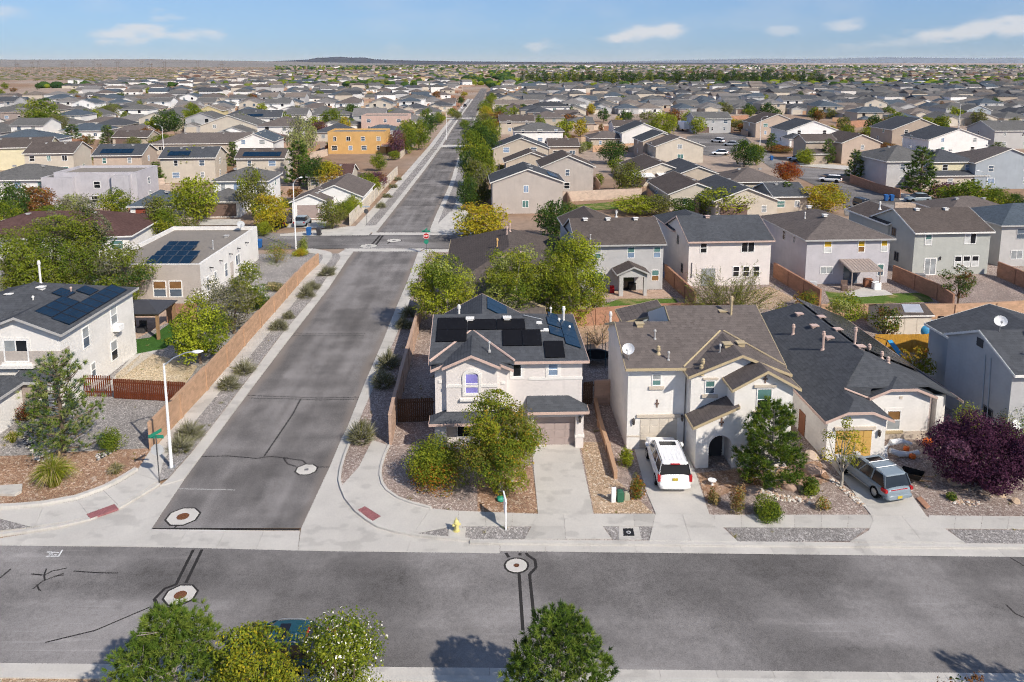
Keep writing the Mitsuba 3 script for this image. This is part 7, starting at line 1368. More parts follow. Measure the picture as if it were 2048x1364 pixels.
ORD = ['first', 'second', 'third', 'fourth', 'fifth', 'sixth', 'seventh', 'eighth', 'ninth', 'tenth']
CN = {'greyroof': 'grey', 'blueroof': 'blue grey', 'slate': 'dark slate', 'brownroof2': 'mauve brown', 'brownroof': 'brown', 'paleroof': 'pale grey', 'tanroof': 'tan', 'redroof': 'red brown'}
WN = {'offwhite': 'off white', 'lightgrey': 'light grey', 'white': 'white', 'sand': 'sand coloured', 'cream': 'cream', 'tan': 'tan', 'peach': 'peach', 'yellow': 'yellow'}
far_stuff = MB()
def stuff_house(mb, x, y, w, d, h, a, wc, rc, hip, pitch=.36):
    c, s = math.cos(a), math.sin(a); loc = lambda q: [(x + px * c - py * s, y + px * s + py * c, pz) for px, py, pz in q]
    z = h + d / 2 * pitch; e = .4; i = d / 2 if hip else 0
    mb.add(loc([(0, 0, 0), (w, 0, 0), (w, d, 0), (0, d, 0), (0, 0, h), (w, 0, h), (w, d, h), (0, d, h), (0, d / 2, z - .1 if not hip else h), (w, d / 2, z - .1 if not hip else h)]), [[0, 1, 5], [0, 5, 4], [1, 2, 6], [1, 6, 9], [1, 9, 5], [2, 3, 7], [2, 7, 6], [3, 0, 4], [3, 4, 8], [3, 8, 7]], (PAL_NAMES[wc], far_r.uniform(.40, .58)))
    mb.add(loc([(-e, -e, h - .1), (w + e, -e, h - .1), (w + e, d + e, h - .1), (-e, d + e, h - .1), (i - e, d / 2, z), (w + e - i, d / 2, z)]), [[0, 1, 5], [0, 5, 4], [1, 2, 5], [2, 3, 4], [2, 4, 5], [3, 0, 4]], (PAL_NAMES[rc], far_r.uniform(.42, .62)))
    if y < 1500:
        for q in (.25, .7): mb.add(loc([(w * q - .6, -.03, 1), (w * q + .6, -.03, 1), (w * q + .6, -.03, 2.2), (w * q - .6, -.03, 2.2)]), [[0, 1, 2], [0, 2, 3]], (PAL_NAMES['glassdark'], .5))
SIDE = {'left': {}, 'right': {}}
for q in SPOTS[:NEAR_N]: SIDE['left' if q[0] < stx(q[1]) else 'right'].setdefault(round(q[3]), []).append(abs(q[0] - stx(q[1])))
ROWN = {s: {y: n + 1 for n, y in enumerate(sorted(d))} for s, d in SIDE.items()}
for i, (x, y, style, row_y) in enumerate(SPOTS):
    r = random.Random(i); ws, rs = W_[style]; wc, rc = r.choice(ws), r.choice(rs); w, d = r.uniform(10, 13), r.uniform(10, 13); two = r.random() < (.3 if style != 'grey' else .12); h = 5.3 if two else 3.0
    if i < NEAR_N:
        side = 'left of' if x < stx(y) else 'right of'; dist = 'nearer' if y < 360 else 'middle' if y < 480 else 'outer'
        sd = side.split()[0]; nth = sorted(SIDE[sd][round(row_y)]).index(abs(x - stx(y))) + 1
        H = House(f'{WN[wc]} house with {CN[rc]} roof, {ordinal(nth)} from the street in {ordinal(ROWN[sd][round(row_y)])} far {sd} row', x - w / 2, y - d / 2, r.choice([2, 3, 4, 1]), wc, rc, 'trimgrey', group=f'houses of the {dist} far rows {side} the street'); far_house(H, r, style, w, d, h)
        if r.random() < .75:
            gw = w * .45; H.wing(w * .06, -3.4, w * .06 + gw, .3, 2.9, r.choice(['y:gg', 'y:hg']), .36, .4, .25); H.garage('f', -3.402, (w * .06 + .6, 0, w * .06 + gw - .6, 2.2), r.choice(['garagecream', 'white', 'garagetaupe', 'garagebrown']), near=False)
        if y < 540:
            for z0 in ([.9, 3.6] if two else [.9]):
                for q in (.25, .7):
                    m = H.plate(MB(), H.on('f', 0), w * q - .6, z0, w * q + .6, z0 + 1.3, 0, .03); H.part('window', m, 'glass', r.choice(['glassdark', 'blindgrey', 'glassblue']))
    else: stuff_house(far_stuff, x - w / 2, y - d / 2, w, d, h * (1.1 if y > 900 else 1), r.uniform(-.1, .3) + (1.57 if r.random() < .4 else 0), wc, rc, r.random() < .5)
ym = MB()
for i, (x, y, style, row_y) in enumerate(SPOTS):
    if y > 900: continue
    r = random.Random(i + 9); yb = row_y + 14.2; c_ = (PAL_NAMES[r.choice(['terracotta', 'peach', 'block', 'blockpink', 'blocktan'])], r.uniform(.45, .58)); ym.box(x - 7.5, yb, 0, x + 7.5, yb + .2, 1.8); ym.u[-1][:] = c_
    ym.box(x + 7.3, row_y + 2, 0, x + 7.5, yb, 1.8); ym.u[-1][:] = c_
k = put(None, 'yard_walls', ym, 'matte'); tag(k, 'tan and terracotta yard walls between the far houses', 'walls', None, 'stuff')
k = put(None, 'distant_houses', far_stuff, 'matte'); tag(k, 'mass of small houses filling the plain towards the horizon', 'houses', None, 'stuff')
# warehouses and town on the far plain
m = MB(); r = random.Random(4)
for i in range(900):
    y = 2300 * (2.9 ** r.random()); x = r.uniform(-.15, .72) * y if r.random() < .85 else r.uniform(-.3, .72) * y
    if x < -.30 * y: continue
    big = r.random() < .07; w, d, h = (r.uniform(40, 120), 40, r.uniform(5, 8)) if big else (r.uniform(12, 26), 14, r.uniform(3.5, 7)); wc = r.choice(['white', 'white', 'offwhite', 'cream'] if big else ['sand', 'cream', 'tan', 'offwhite', 'peach'])
    if big: m.box(x, y, 0, x + w, y + d, h); m.u[-1][:] = (PAL_NAMES[wc], r.uniform(.4, .6))
    else: stuff_house(m, x, y, w, d, h, r.uniform(-.3, .3), wc, r.choice(['tanroof', 'brownroof2', 'greyroof', 'paleroof']), True)
k = put(None, 'distant_town', m, 'matte'); tag(k, 'pale warehouses and houses on the far plain below the horizon', 'town', None, 'stuff')
# ---------------------------------------------------------------- ground of the town
def bandpoly(L, Rr, o0, o1, y0, y1):
    ys = np.linspace(y0, y1, 60); f = (lambda y, o: at_y(L, y) - o) if Rr is None else (lambda y, o: at_y(Rr, y) + o)
    return Polygon([(f(y, o0), y) for y in ys] + [(f(y, o1), y) for y in ys[::-1]])
for side in ((FAR_L, None, 'left'), (None, FAR_R, 'right')):
    for o0, o1, nm, z in ((0.0, .9, 'kerb', .03), (2.6, 4.0, 'pavement', .06)):
        k = struct(nm, block(bandpoly(side[0], side[1], o0, o1, 117, 560), -.1, z), 'concrete', b=.55, label=f'pale concrete {nm} on the {side[2]} of the far street')
    struct('gravel_strip', sheet(bandpoly(side[0], side[1], .9, 2.6, 117, 560), .02), 'gravelgrey', label=f'grey gravel strip on the {side[2]} of the far street')
for pts, lab in (([(-25.11,240.74),(-21.93,245.19),(-15.46,245.19),(-13.79,240.74),(-15.01,237.86),(-21.41,239.29)], 'pale gutter across the far street'), ([(-30.73,366.5),(-17.04,369.87),(-16.74,363.19),(-30.18,359.94)], 'second pale gutter across the far street')):
    struct('valley_gutter', sheet(Polygon(pts).buffer(.35), .012), 'concrete', b=.6, label=lab)
struct('valley_gutter', sheet(Polygon([(-22.32,104.68),(-12.81,104.68),(-12.18,106.44),(-23.52,106.44)]), .010), 'concrete', b=.58, label='pale gutter on the near edge of the cross street')
struct('valley_gutter', sheet(Polygon([(-21.28,115.09),(-8.98,115.09),(-9.11,116.85),(-21.29,116.85)]), .010), 'concrete', b=.58, label='pale gutter on the far edge of the cross street')
struct('corner_apron', sheet(Polygon([(-12.71,116.85),(-11.75,124.81),(-10.8,133.44),(-7.88,135.78),(-5.98,115.44)]), .05), 'concrete', b=.6, label='pale concrete corner right beyond the cross street')
struct('corner_apron', sheet(Polygon([(-35.12,115.44),(-25.72,121.28),(-21.72,122.05),(-21.52,114.75),(-34.71,114.07)]), .05), 'concrete', b=.58, label='pale concrete pavement left beyond the cross street')
struct('corner_apron', sheet(Polygon([(-12.74,104.11),(-12.11,105.85),(-7.94,105.85),(-8.03,102.43),(-11.24,101.61)]), .05), 'concrete', b=.6, label='concrete corner under the no entry sign')
struct('driveway', sheet(Polygon([(-50.23,122.05),(-43.44,122.05),(-44.94,126.87),(-51.57,126.87)]), .06), 'concrete', b=.55, label='pale driveway of the white house with brown garage')
struct('driveway', sheet(Polygon([(-38.18,120.52),(-29.33,119.76),(-30.4,126.04),(-38.06,126.87)]), .06), 'concrete', b=.55, label='pale driveway with the two dark cars')
struct('side_street', sheet(Polygon([(68.85,224.41),(76.29,235.05),(71.2,205.75),(71.75,192.7),(81.7,185.44),(78.45,177.89),(70.96,177.89),(71.54,163.09),(74.97,150.51),(76.26,141.74),(68.58,130.29),(56.66,130.29),(63.27,147.1),(64.65,170.18),(64.28,192.7)]), .01), 'asphalt', label='curving asphalt side street among the right houses')
struct('side_street', sheet(Polygon([(63.08,271.97),(73.64,289.72),(81.54,281.56),(76.3,254.6),(66.73,232.3),(56.83,217.04),(53.96,225.69)]).buffer(2), .012), 'asphalt', label='asphalt cul de sac with parked cars')
struct('pavement', sheet(Polygon([(75.18,205.75),(85.24,193.64),(82.2,186.32),(72.44,194.6)]), .03), 'concrete', b=.58, label='pale pavement along the curving street')
struct('yard_ground', sheet(Polygon([(78.1,210.13),(91.06,202.59),(87.37,193.64),(73.0,197.52)]), .02), 'graveltan', label='tan gravel yard before the pink gabled house')
struct('driveway', sheet(Polygon([(77.0,154.69),(80.98,147.1),(76.1,139.7),(73.2,144.91)]), .04), 'concrete', b=.58, label='pale driveway behind the grey green house')
struct('lawn', sheet(Polygon([(10.56,139.7),(20.23,143.84),(23.34,142.78),(19.26,136.74),(11.01,133.9)]), .03), 'lawn', label='strip of green lawn behind the patio house')
struct('lawn', sheet(Polygon([(9.7,80.5),(11.86,82.64),(17.91,82.64),(17.89,79.46),(14.49,78.79),(10.03,78.79)]), .10), 'lawn', label='patchy lawn behind the gabled patio house')
struct('lawn', sheet(Polygon([(35.51,85.48),(37.93,84.51),(41.3,84.51),(46.55,84.89),(45.78,81.55),(36.21,80.5),(34.5,81.55)]), .10), 'lawn', label='green lawn behind the lavender house')
struct('patio', block(Polygon([(36.87,84.13),(40.76,87.07),(42.5,85.87),(42.57,84.13),(38.47,83.19)]), .02, .13), 'concrete', b=.58, label='concrete patio under the cover of the lavender house')
struct('patio', block(Polygon([(9.67,82.64),(11.68,85.48),(17.32,85.87),(17.71,83.01),(14.61,82.64)]), .02, .13), 'pavertile', label='pinkish patio behind the grey house')
struct('yard_ground', sheet(Polygon([(50.27,84.51),(56.64,88.5),(58.13,84.51),(56.19,81.55),(48.94,81.2)]), .10), 'gravelpink', label='pinkish gravel behind the grey green house')
struct('yard_ground', sheet(Polygon([(19.34,80.5),(29.92,87.47),(31.09,82.64),(27.08,78.79)]), .10), 'graveltan', label='tan dirt yard of the pink beige house')
struct('yard_ground', sheet(Polygon([(-0.71,75.88),(8.33,75.11),(16.32,77.47),(15.8,73.61),(8.12,68.79),(6.84,65.1),(3.51,68.79)]), .10), 'dirt', label='bare dirt yard behind the corner house')
for lab, pts, h_, c_ in (('tan block wall behind the lawn strip', [(9.46,143.84),(16.72,146.0),(24.88,147.66)], 1.8, 'peach'), ('long terracotta block wall before the grey estate', [(127.81,307.53),(161.88,327.64)], 2.6, 'terracotta'), ('short terracotta wall beside the cul de sac house', [(92.86,338.7),(105.03,347.49)], 2.6, 'terracotta'), ('tan yard wall by the white walled house', [(29.86,298.36),(47.63,314.78)], 1.8, 'peach'), ('tan yard wall beside the taupe house', [(23.42,225.69),(40.26,235.05)], 1.8, 'block'),
    ('orange yard wall left of the cream house', [(-72.53,150.51),(-67.99,154.08)], 1.8, 'peach'), ('peach wall by the round pool in the dirt yard', [(-54.22,207.92),(-51.65,217.04)], 1.8, 'peach'), ('dark red garden wall by the big pine', [(73.33,167.27),(73.14,152.87),(74.28,147.1)], 1.7, 'terracotta'), ('tan wall along the right side of the far street', [(-3.64,298.36),(-2.63,341.58)], 1.8, 'peach'), ('tan wall before the light grey corner', [(-57.49,210.13),(-57.46,232.3)], 1.6, 'block'), ('sand coloured wall right of the orange house', [(-30.37,210.13),(-30.8,246.71)], 1.6, 'sand'), ('peach wall behind the low red garage house', [(-76.46,157.82),(-72.86,161.74)], 1.8, 'peach')):
    block_wall(lab, pts, h_, c_, 6.0, cap=False, pil=False)
for i, (short, x, y, w, d) in enumerate(MID):
    r = random.Random(i + 400); yb = y + d / 2 + r.uniform(5, 7); x0, x1 = x - w / 2 - 1.6, x + w / 2 + 1.6
    if any(abs(xx - stx(yy)) < 12 for xx in (x0, x1) for yy in (y, yb)) or (70 < x1 and x0 < 135 and 150 < y < 262): continue
    pts = [(x0, y - d * .2), (x0, yb), (x1, yb)] if r.random() < .5 else [(x1, y - d * .2), (x1, yb), (x0, yb)]
    block_wall(f'yard wall behind the {short}', pts, 1.8, r.choice(['peach', 'blocktan', 'blockpink', 'block', 'terracotta']), 9.0, cap=False, pil=False)
# cars further back
for lab, x, y, t, c_, kd in (('black sport utility vehicle on the far driveway', *(-36.5,122.05), 0, 'carblack', 'suv'), ('dark blue car on the far driveway', *(-33.48,122.43), 0, 'carblue', 'sedan'), ('white car by the red garage door', *(-62.13,124.01), -60, 'carwhite', 'sedan'), ('black van with red lamps by the red garage', *(-58.78,122.05), -10, 'carblack', 'boxy'), ('red car among the left trees', *(-124.6,263.0), 80, 'carred', 'sedan'), ('black off road car on the curving street', *(62.25,135.78), 185, 'carblack', 'boxy'),
    ('white car in the cul de sac', *(66.88,252.99), 40, 'carwhite', 'suv'), ('second white car at the cul de sac edge', *(58.54,218.24), 80, 'carwhite', 'sedan'), ('silver car parked right of the cul de sac', *(68.28,242.21), 60, 'carsilver', 'sedan'), ('white pickup on the driveway by the orange tree', *(75.45,205.75), 70, 'carwhite', 'suv'), ('dark car beside the white pickup', *(74.98,201.56), 75, 'carblack', 'sedan'), ('white van behind the yellow tree', *(69.28,167.99), 60, 'carwhite', 'suv'),
    ('white car parked on the far street', *(-27.99,438.24), 0, 'carwhite', 'sedan'), ('dark car parked on the far street', *(-27.81,463.38), 0, 'carblack', 'sedan'), ('dark car on the right kerb of the far street', *(-17.9,424.42), 0, 'carblack', 'suv'), ('blue car on the driveway behind the grey green house', *(75.95,143.84), 95, 'carblue', 'sedan')):
    car(lab, 'car', x, y, t, c_, 4.7, 1.85, 1.9 if kd == 'boxy' else 1.6, kd, near=False, z=.05)
k = thing('box_truck', 'white box truck parked at the cul de sac', 'truck'); fr = Fr(*(66.03,293.98), 10, 0); put(k, 'cargo_box', MB().box(-1.3, 0, .9, 1.3, 6, 3.6), 'paint', fr, 'carwhite'); put(k, 'cab', loft([(6.1, .5, 2.3, 1.1), (6.6, .45, 2.5, 1.15), (7.6, .45, 1.7, 1.1), (7.9, .5, 1.4, 1.0)], 14, 4), 'paint', fr, 'carwhite')
for a in (1.2, 6.9):
    for s_ in (-1, 1): put(k, 'wheel', MB().tube([(s_ * 1.0, a, .45), (s_ * 1.25, a, .45)], .45, 12), 'matte', fr, 'tyre')
# power poles on the desert at the left
for i, (px, y) in enumerate([(36,(-952.68,1519.68)),(66,(-1084.41,1784.69)),(78,(-1296.26,2161.3)),(128,(-863.97,1519.68)),(146,(-993.85,1784.69)),(188,(-1145.54,2161.3)),(200,(-794.55,1519.68)),(236,(-891.98,1784.69)),(284,(-1013.99,2161.3)),(302,(-696.19,1519.68)),(330,(-785.57,1784.69)),(396,(-860.52,2161.3)),(444,(-559.27,1519.68))]):
    x, yy = y; k = thing('power_pole', ordinal(i + 1) + ' tall power pole from the left edge on the desert plain', 'power pole', 'power poles on the desert plain'); fr = Fr(x, yy, 0, 0); h_ = 25 * yy / 1517 if yy > 1500 else 25
    put(k, 'pole', MB().tube([(-2.2, 0, 0), (-2.2, 0, min(h_, 30))], .26, 6), 'bark', fr, 'bark'); put(k, 'pole', MB().tube([(2.2, 0, 0), (2.2, 0, min(h_, 30))], .26, 6), 'bark', fr, 'bark'); put(k, 'crossarm', MB().box(-5.5, -.25, min(h_, 30) - 3.2, 5.5, .25, min(h_, 30) - 2.6), 'bark', fr, 'bark')
# hills
def ridge(name, prof, y, depth, mat, label):
    "prof: (x, height) along a ridge at distance y, with slopes before and behind"
    xs_ = np.linspace(prof[0][0], prof[-1][0], 160); hs = np.interp(xs_, [p[0] for p in prof], [p[1] for p in prof]); n = meshkit.fbm(np.stack([xs_ / (xs_[-1] - xs_[0]) * 40, xs_ * 0, xs_ * 0], 1), 4, 3); hs = hs * (.93 + .14 * n)
    v, f = [], []
    for j, (q, dy) in enumerate(((0, -depth), (.45, -depth * .5), (.85, -depth * .15), (1, 0), (.6, depth), (0, depth * 2))): v += [(x, y + dy, h * q - 1) for x, h in zip(xs_, hs)]
    for j in range(5):
        for i in range(159): a = j * 160 + i; f += [[a, a + 1, a + 161], [a, a + 161, a + 160]]
    struct(name, MB().add(v, f), mat, label=label)
ridge('hills', [(-9000, 40), (-6000, 62), (-4300, 52), (-3200, 56), (-2500, 44), (-1800, 32), (-1000, 10)], 7000, 2500, 'mesa', 'grey brown desert rise along the left horizon')
ridge('hills', [(-4300, 20), (-3500, 44), (-3000, 66), (-2820, 96), (-2550, 112), (-2440, 110), (-2330, 98), (-2150, 102), (-2020, 74), (-1500, 58), (-700, 44), (800, 30), (3500, 18)], 11500, 1500, 'darkmesa', 'dark flat topped volcanic hill left of the centre horizon')
ridge('hills', [(4000, 40), (9000, 150), (13000, 230), (16000, 215), (20000, 300), (25000, 250), (32000, 330), (40000, 380)], 42000, 3000, 'darkmesa', 'low blue mountains along the right horizon')

# ---------------------------------------------------------------- trees of the middle and far distance
PROTO = {}
def proto(kind, cols, seed):
    key = (kind, tuple(cols), seed)
    if key not in PROTO:
        if kind == 'pine': made = pine(seed, 6.0, 3.4, cols, 420, 7, .42, .10, .12, .08, 9)
        elif kind == 'poplar': made = broadleaf(seed, 8.0, 3.6, cols, .42, 1.0, .05, 14, .95, 900)
        elif kind == 'small': made = broadleaf(seed, 6.0, 6.0, cols, .55, 1.0, .1, 16, .9, 1100)
        else: made = broadleaf(seed, 6.0, 6.0, cols, .31, 1.0, .12, 26, .95, 4200)
        PROTO[key] = (shape(made[0], 'leaf'), shape(made[1], 'bark', c='bark'), 3.4 if kind == 'pine' else 3.6 if kind == 'poplar' else 6.0, 8.0 if kind == 'poplar' else 6.0)
    return PROTO[key]
def place(name, label, x, y, h, w, kind, cols, seed=0, group=None):
    c, t, pw, ph = proto(kind, cols, seed % 3); k = thing(name, label, 'tree', group); m = T().translate([x, y, 0]).rotate([0, 0, 1], (seed * 77) % 360).scale([w / pw, w / pw, h / ph])
    scene[k + '__crown'] = {**c, 'to_world': m}; scene[k + '__trunk'] = {**t, 'to_world': m}
COLS = {'green': ['g1', 'g2', 'g1', 'g4'], 'bright': ['g2', 'g4', 'g2', 'lime'], 'dark': ['g3', 'g1', 'g3', 'pine3'], 'olive': ['olive', 'g2', 'sage2', 'olive'], 'yellow': ['yel', 'g4', 'yel', 'gold'], 'rust': ['rusty', 'orangeleaf', 'rusty', 'olive'], 'red': ['orangeleaf', 'redleaf', 'orangeleaf'], 'purple': ['plum2', 'rusty', 'plum2'], 'pale': ['palegreen', 'sage', 'sage2', 'palegreen'], 'pinegreen': ['pine1', 'pine3', 'pine1', 'pine2']}
WORD = {'green': 'mid green leafy', 'bright': 'bright green leafy', 'dark': 'dark green dense', 'olive': 'olive green', 'yellow': 'yellow leaved', 'rust': 'rust brown', 'red': 'red orange round', 'purple': 'purple brown', 'pale': 'pale grey green', 'pinegreen': 'conical pine'}
taken = {}
def auto(x, y, h, w, col, kind='leaf'):
    s, mx, my, mw, md = min(MID, key=lambda q: abs(q[1] - x) * 1.3 + abs(q[2] - y) * .7); dx, dy = x - mx, y - my
    rel = ('in front of' if dy < -md / 2 else 'behind' if dy > md / 2 else 'beside') if abs(dx) < mw * .45 else ('right of' if dx > 0 else 'left of')
    if dy < -md / 2 and rel in ('right of', 'left of'): rel += ' and before'
    base = f'{WORD[col]} tree {rel} the {s}'; n = taken[base] = taken.get(base, 0) + 1
    lab = base if n == 1 else ['', '', 'second ', 'third ', 'fourth '][min(n, 4)] + base
    if len(lab.split()) > 16: lab = ' '.join(lab.split()[:16])
    place('pine_tree' if kind == 'pine' else 'leafy_tree', lab, x, y, h, w, kind, COLS[col], int(abs(x * 7 + y * 3)))
for q in [(-179.13,297.32,12.89,13.69,'green','leaf'),(-165.53,284.58,7.83,7.29,'olive','leaf'),(-121.54,276.67,9.74,9.92,'dark','leaf'),(-124.61,306.46,9.0,9.02,'green','leaf'),(-187.17,361.92,6.92,12.49,'olive','leaf'),(-56.62,209.39,12.4,7.8,'pale','leaf'),(-73.88,245.85,3.96,6.32,'purple','leaf'),(-81.49,271.02,6.09,6.95,'green','leaf'),(-72.3,174.11,7.7,12.14,'bright','leaf'),(-51.16,123.98,8.1,7.1,'bright','leaf'),(-76.12,165.27,4.64,3.85,'pinegreen','pine'),(-67.15,129.84,4.81,5.41,'green','leaf'),(-52.94,114.35,6.61,4.48,'olive','leaf'),(-51.15,112.33,4.94,4.55,'green','leaf'),(-42.63,126.42,9.16,5.09,'olive','leaf'),(-36.99,117.87,6.26,5.54,'yellow','leaf'),(-44.72,162.52,9.2,6.72,'pinegreen','pine'),(-40.77,158.55,7.04,6.16,'dark','leaf'),(-37.47,158.55,6.22,5.95,'yellow','leaf'),(-28.05,119.34,5.0,4.52,'olive','leaf'),(-37.19,114.35,2.45,2.25,'bright','leaf'),(-27.6,126.42,3.52,3.3,'green','leaf'),(-65.87,183.07,7.01,4.02,'pinegreen','pine'),(-144.33,255.34,5.58,6.56,'pinegreen','pine'),(-126.12,242.84,6.25,5.93,'pinegreen','pine'),(-79.59,122.39,7.45,4.78,'dark','leaf'),(-78.41,126.42,6.27,6.42,'rust','leaf'),(-76.32,115.04,5.74,4.96,'green','leaf'),(-73.14,121.62,3.56,5.56,'green','leaf'),(-74.27,129.84,4.04,4.74,'pale','leaf'),(-103.77,194.88,2.53,9.81,'dark','leaf'),(-119.21,255.34,4.93,6.56,'rust','leaf'),(-108.46,242.84,3.76,8.74,'green','leaf'),(-115.37,237.03,3.67,4.57,'olive','leaf'),(-68.75,337.52,8.61,10.79,'dark','leaf'),(-68.67,297.32,9.12,8.37,'green','leaf'),(-68.24,276.67,5.68,5.32,'purple','leaf'),(-63.33,297.32,5.71,6.48,'green','leaf'),(-32.08,216.28,7.81,4.73,'purple','leaf'),(-29.79,221.12,9.4,5.97,'green','leaf'),(-27.73,231.48,9.82,6.54,'green','leaf'),(-29.96,284.58,7.65,6.56,'dark','leaf'),(-32.07,185.67,4.47,3.84,'green','leaf'),(-27.89,149.99,4.73,5.25,'green','leaf'),(-27.78,157.27,4.12,4.69,'purple','leaf'),(-31.56,207.19,2.69,3.47,'green','leaf'),(-26.97,130.72,3.63,2.9,'bright','leaf'),(-30.55,326.49,5.84,5.43,'green','leaf'),(-7.85,135.31,6.24,3.87,'dark','leaf'),(-6.35,141.24,9.07,5.31,'olive','leaf'),(-8.65,162.52,8.68,5.04,'dark','leaf'),(-6.03,157.27,10.04,5.29,'green','leaf'),(-9.81,192.02,10.06,6.68,'green','leaf'),(-7.12,196.83,10.67,7.09,'dark','leaf'),(-11.03,231.48,9.23,7.73,'dark','leaf'),(-7.31,231.48,10.12,8.32,'green','leaf'),(-7.07,142.8,7.49,4.07,'pinegreen','pine'),(-4.32,111.67,5.81,8.18,'yellow','leaf'),(6.49,112.33,6.13,5.87,'dark','leaf'),(8.8,117.87,4.86,3.54,'olive','leaf'),(-10.84,301.82,6.95,6.57,'olive','leaf'),(-11.24,337.52,7.75,6.47,'yellow','leaf'),(-12.74,368.58,8.44,7.06,'green','leaf'),(-12.43,422.93,8.59,5.94,'green','leaf'),(-11.77,472.59,8.39,6.02,'green','leaf'),(-18.48,306.46,3.92,4.32,'green','leaf'),(-24.58,355.5,4.08,4.55,'olive','leaf'),(-28.07,368.58,4.93,5.18,'green','leaf'),(5.34,397.81,5.32,6.1,'dark','leaf'),(-2.29,397.81,5.06,6.61,'green','leaf'),(25.82,198.82,6.44,7.17,'dark','leaf'),(22.75,153.54,6.83,6.17,'olive','leaf'),(50.06,258.67,10.44,9.28,'bright','leaf'),(21.13,131.61,3.31,7.72,'bright','leaf'),(25.09,130.72,3.81,4.6,'olive','leaf'),(35.93,130.72,5.01,9.53,'bright','leaf'),(29.1,130.72,3.29,4.6,'dark','leaf'),(34.29,139.21,2.94,4.17,'bright','leaf'),(48.69,136.26,4.67,4.08,'pinegreen','pine'),(54.06,133.43,5.46,7.64,'yellow','leaf'),(57.87,192.97,7.25,6.47,'dark','leaf'),(62.06,196.83,5.87,4.57,'green','leaf'),(59.35,166.68,4.9,5.82,'red','leaf'),(81.04,198.82,6.18,4.36,'pinegreen','pine'),(75.84,171.06,6.46,4.2,'pinegreen','pine'),(78.22,147.7,9.46,7.27,'pinegreen','pine'),(77.83,131.61,6.25,8.9,'green','leaf'),(82.56,131.61,4.87,6.0,'green','leaf'),(130.32,231.48,5.97,7.74,'pinegreen','pine'),(150.6,245.85,6.33,9.79,'olive','leaf'),(75.5,226.19,5.25,4.07,'pinegreen','pine'),(119.41,276.67,4.26,5.32,'green','leaf'),(123.49,269.18,4.15,5.87,'bright','leaf'),(109.46,226.19,2.92,4.95,'rust','leaf'),(85.85,130.72,3.98,4.26,'dark','leaf'),(140.73,224.9,2.91,4.92,'pinegreen','pine'),(77.69,224.9,2.18,8.69,'rust','leaf'),(74.52,196.83,4.34,4.57,'bright','leaf'),(81.4,144.4,3.8,5.63,'purple','leaf'),(49.29,288.71,3.33,4.07,'dark','leaf'),(22.51,231.48,2.69,3.87,'green','leaf'),(14.79,216.28,2.8,3.07,'pinegreen','pine'),(86.99,297.32,4.57,7.62,'olive','leaf'),(73.25,297.32,3.24,4.57,'green','leaf'),(121.33,297.32,2.29,4.19,'yellow','leaf'),(-40.31,137.72,1.55,2.69,'dark','leaf'),(-96.31,276.67,8.33,5.32,'green','leaf'),(-89.13,326.49,7.5,6.27,'olive','leaf')]: auto(*q)
rb = random.Random(31)
for short, x, y, w, d in list(MID):
    for j in range(3):
        xx = x + rb.choice([-1, 1]) * (w / 2 + rb.uniform(1.5, 3.5)); yy = y + d / 2 + rb.uniform(1, 6)
        if j == 2: xx, yy = x + rb.uniform(-.4, .4) * w, y + d / 2 + rb.uniform(3, 7)
        if abs(xx - stx(yy)) < 11 or (abs(xx - 80) < 40 and 150 < yy < 262 and rb.random() < .6) or any(abs(xx - mx) < mw / 2 + .8 and abs(yy - my) < md / 2 + .8 for _, mx, my, mw, md in MID): continue
        col = rb.choice(['green', 'dark', 'olive', 'bright', 'rust', 'pale', 'green']); base = f'low {WORD[col]} bush in the yard of the {short}'; n = taken[base] = taken.get(base, 0) + 1
        if n > 1: continue
        place('yard_bush', ' '.join(base.split()[:16]), xx, yy, rb.uniform(1.5, 3.6), rb.uniform(2, 4), 'small', COLS[col], int(xx * 3 + yy))
        labels['yard_bush' if used['yard_bush'] == 1 else f"yard_bush_{used['yard_bush'] - 1:03d}"]['category'] = 'bush'
# poplars in a line across the plain, and trees of the far suburb
rp = random.Random(12)
for i in range(88):
    x = 12 + i * 3.9 + rp.uniform(-1.6, 1.6); y = 905 + rp.uniform(-6, 6) - .05 * i
    place('poplar_tree', ordinal(i + 1) + ' tall poplar from the left in the long tree line on the plain', x, y, rp.uniform(14, 22), rp.uniform(6, 9), 'poplar', COLS[rp.choice(['dark', 'green', 'dark', 'dark'])], i, 'poplars in a line across the plain')
n_far = 0; FT = []
for i in range(900):
    y = 270 * (3.6 ** rp.random()); x = rp.uniform(-.7, .7) * y
    if abs(x - stx(y)) < 9 or (x > 40 and 430 < y < 880 and rp.random() < .85) or any(f.contains(Point(x, y)) for f in FP): continue
    if any(abs(x - q[0]) < 7 and abs(y - q[1]) < 7 for q in SPOTS): y -= 13
    n_far += 1
    if n_far > 165: break
    c_ = rp.choice(['green', 'dark', 'olive', 'green', 'bright', 'yellow', 'rust']); FT.append((x, y, c_, rp.uniform(3.5, 7.5), rp.uniform(4, 8.5), i))
cnt = {}
for x, y, c_, h_, w_, i in sorted(FT, key=lambda q: q[0] / q[1]):
    sd = 'left' if x < stx(y) else 'right'; n = cnt[c_, sd] = cnt.get((c_, sd), 0) + 1
    place('suburb_tree', f'{ordinal(n)} {WORD[c_]} tree from the left, among far houses {sd} of the street', x, y, h_, w_, 'small', COLS[c_], i, f'trees among the far houses {sd} of the street')
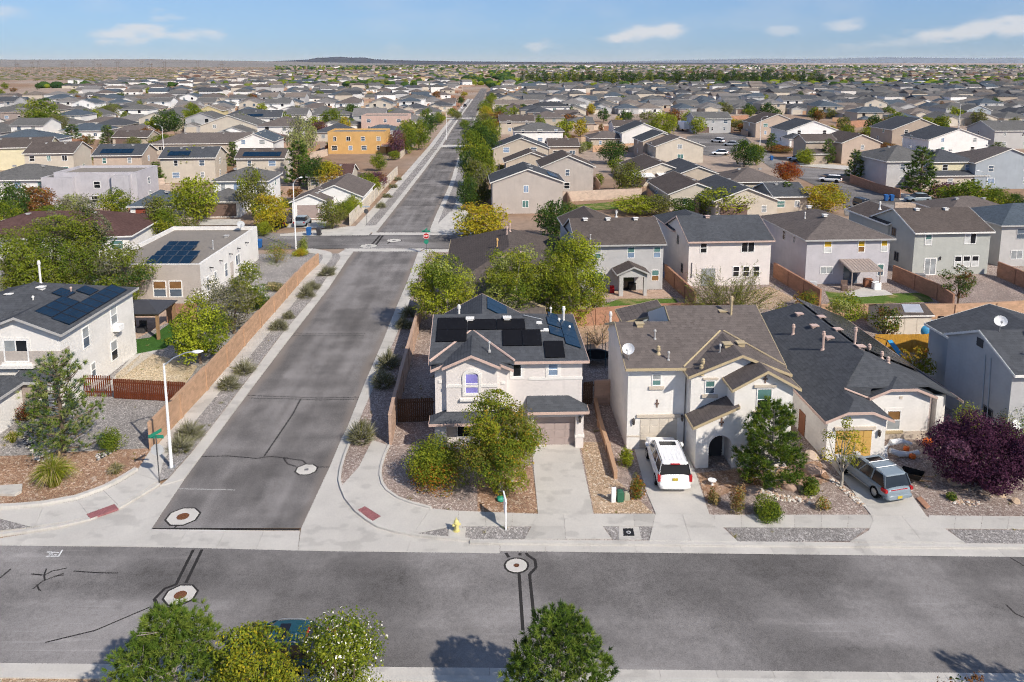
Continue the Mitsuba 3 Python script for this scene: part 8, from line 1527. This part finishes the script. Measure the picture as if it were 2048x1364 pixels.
if False: place('suburb_tree', f'{WORD[c_]} tree among the far houses {"left" if x < stx(y) else "right"} of the street', x, y, rp.uniform(3.5, 7.5), rp.uniform(4, 8.5), 'small', COLS[c_], i, f'trees among the far houses {"left" if x < stx(y) else "right"} of the street')
m = MB(); r_ = np.random.default_rng(6); ico = trimesh.creation.icosphere(subdivisions=1, radius=1.0); cl = [PAL_NAMES[c_] for c_ in ('g3', 'g1', 'olive', 'g5', 'g3', 'g2')]
for i in range(5200):
    y = 800 * (8.0 ** r_.random()); x = r_.uniform(-.72, .72) * y
    if x < -.30 * y and y > 820: continue
    s_ = r_.uniform(2.2, 4.4) * (1 if y < 2500 else 1.5); q = r_.normal(0, 3, 3); v = ico.vertices * (1 + .3 * np.sin(ico.vertices @ q + r_.uniform(0, 6))[:, None]) * [s_ * r_.uniform(.8, 1.8), s_, s_ * .85] + [x, y, s_ * .7]; m.add(v, ico.faces, (cl[r_.integers(0, 6)], r_.uniform(.35, .6)))
k = put(None, 'distant_trees', m, 'leaf'); tag(k, 'dark green trees scattered through the far suburb and plain', 'trees', None, 'stuff')
# low scrub on the bare desert at the left
m = MB()
for i in range(2600):
    y = 1150 * (4.0 ** r_.random()); x = r_.uniform(-.72, -.3) * y; s_ = r_.uniform(.8, 2.6); v = ico.vertices * [s_ * 2.2, s_, s_ * .5] + [x, y, s_ * .2]; m.add(v, ico.faces, (PAL_NAMES[('sage2', 'olive', 'sage2', 'barkgrey')[r_.integers(0, 4)]], r_.uniform(.3, .55)))
k = put(None, 'desert_scrub', m, 'leaf'); tag(k, 'grey scrub dotting the desert plain at the left horizon', 'scrub', None, 'stuff')

# ---------------------------------------------------------------- thin air that pales the far hills
scene['haze_medium'] = {'type': 'homogeneous', 'albedo': {'type': 'rgb', 'value': [.93, .95, .97]}, 'sigma_t': {'type': 'rgb', 'value': [1.2e-5, 1.6e-5, 2.1e-5]}}
scene['haze'] = {'type': 'cube', 'to_world': T().translate([0, 0, 210]).scale([61500, 61500, 211.3]), 'bsdf': {'type': 'null'}, 'interior': {'type': 'ref', 'id': 'haze_medium'}}
tag('haze', 'thin pale blue air that softens the distance', 'haze', None, 'stuff')
scene['camera']['medium'] = {'type': 'ref', 'id': 'haze_medium'}
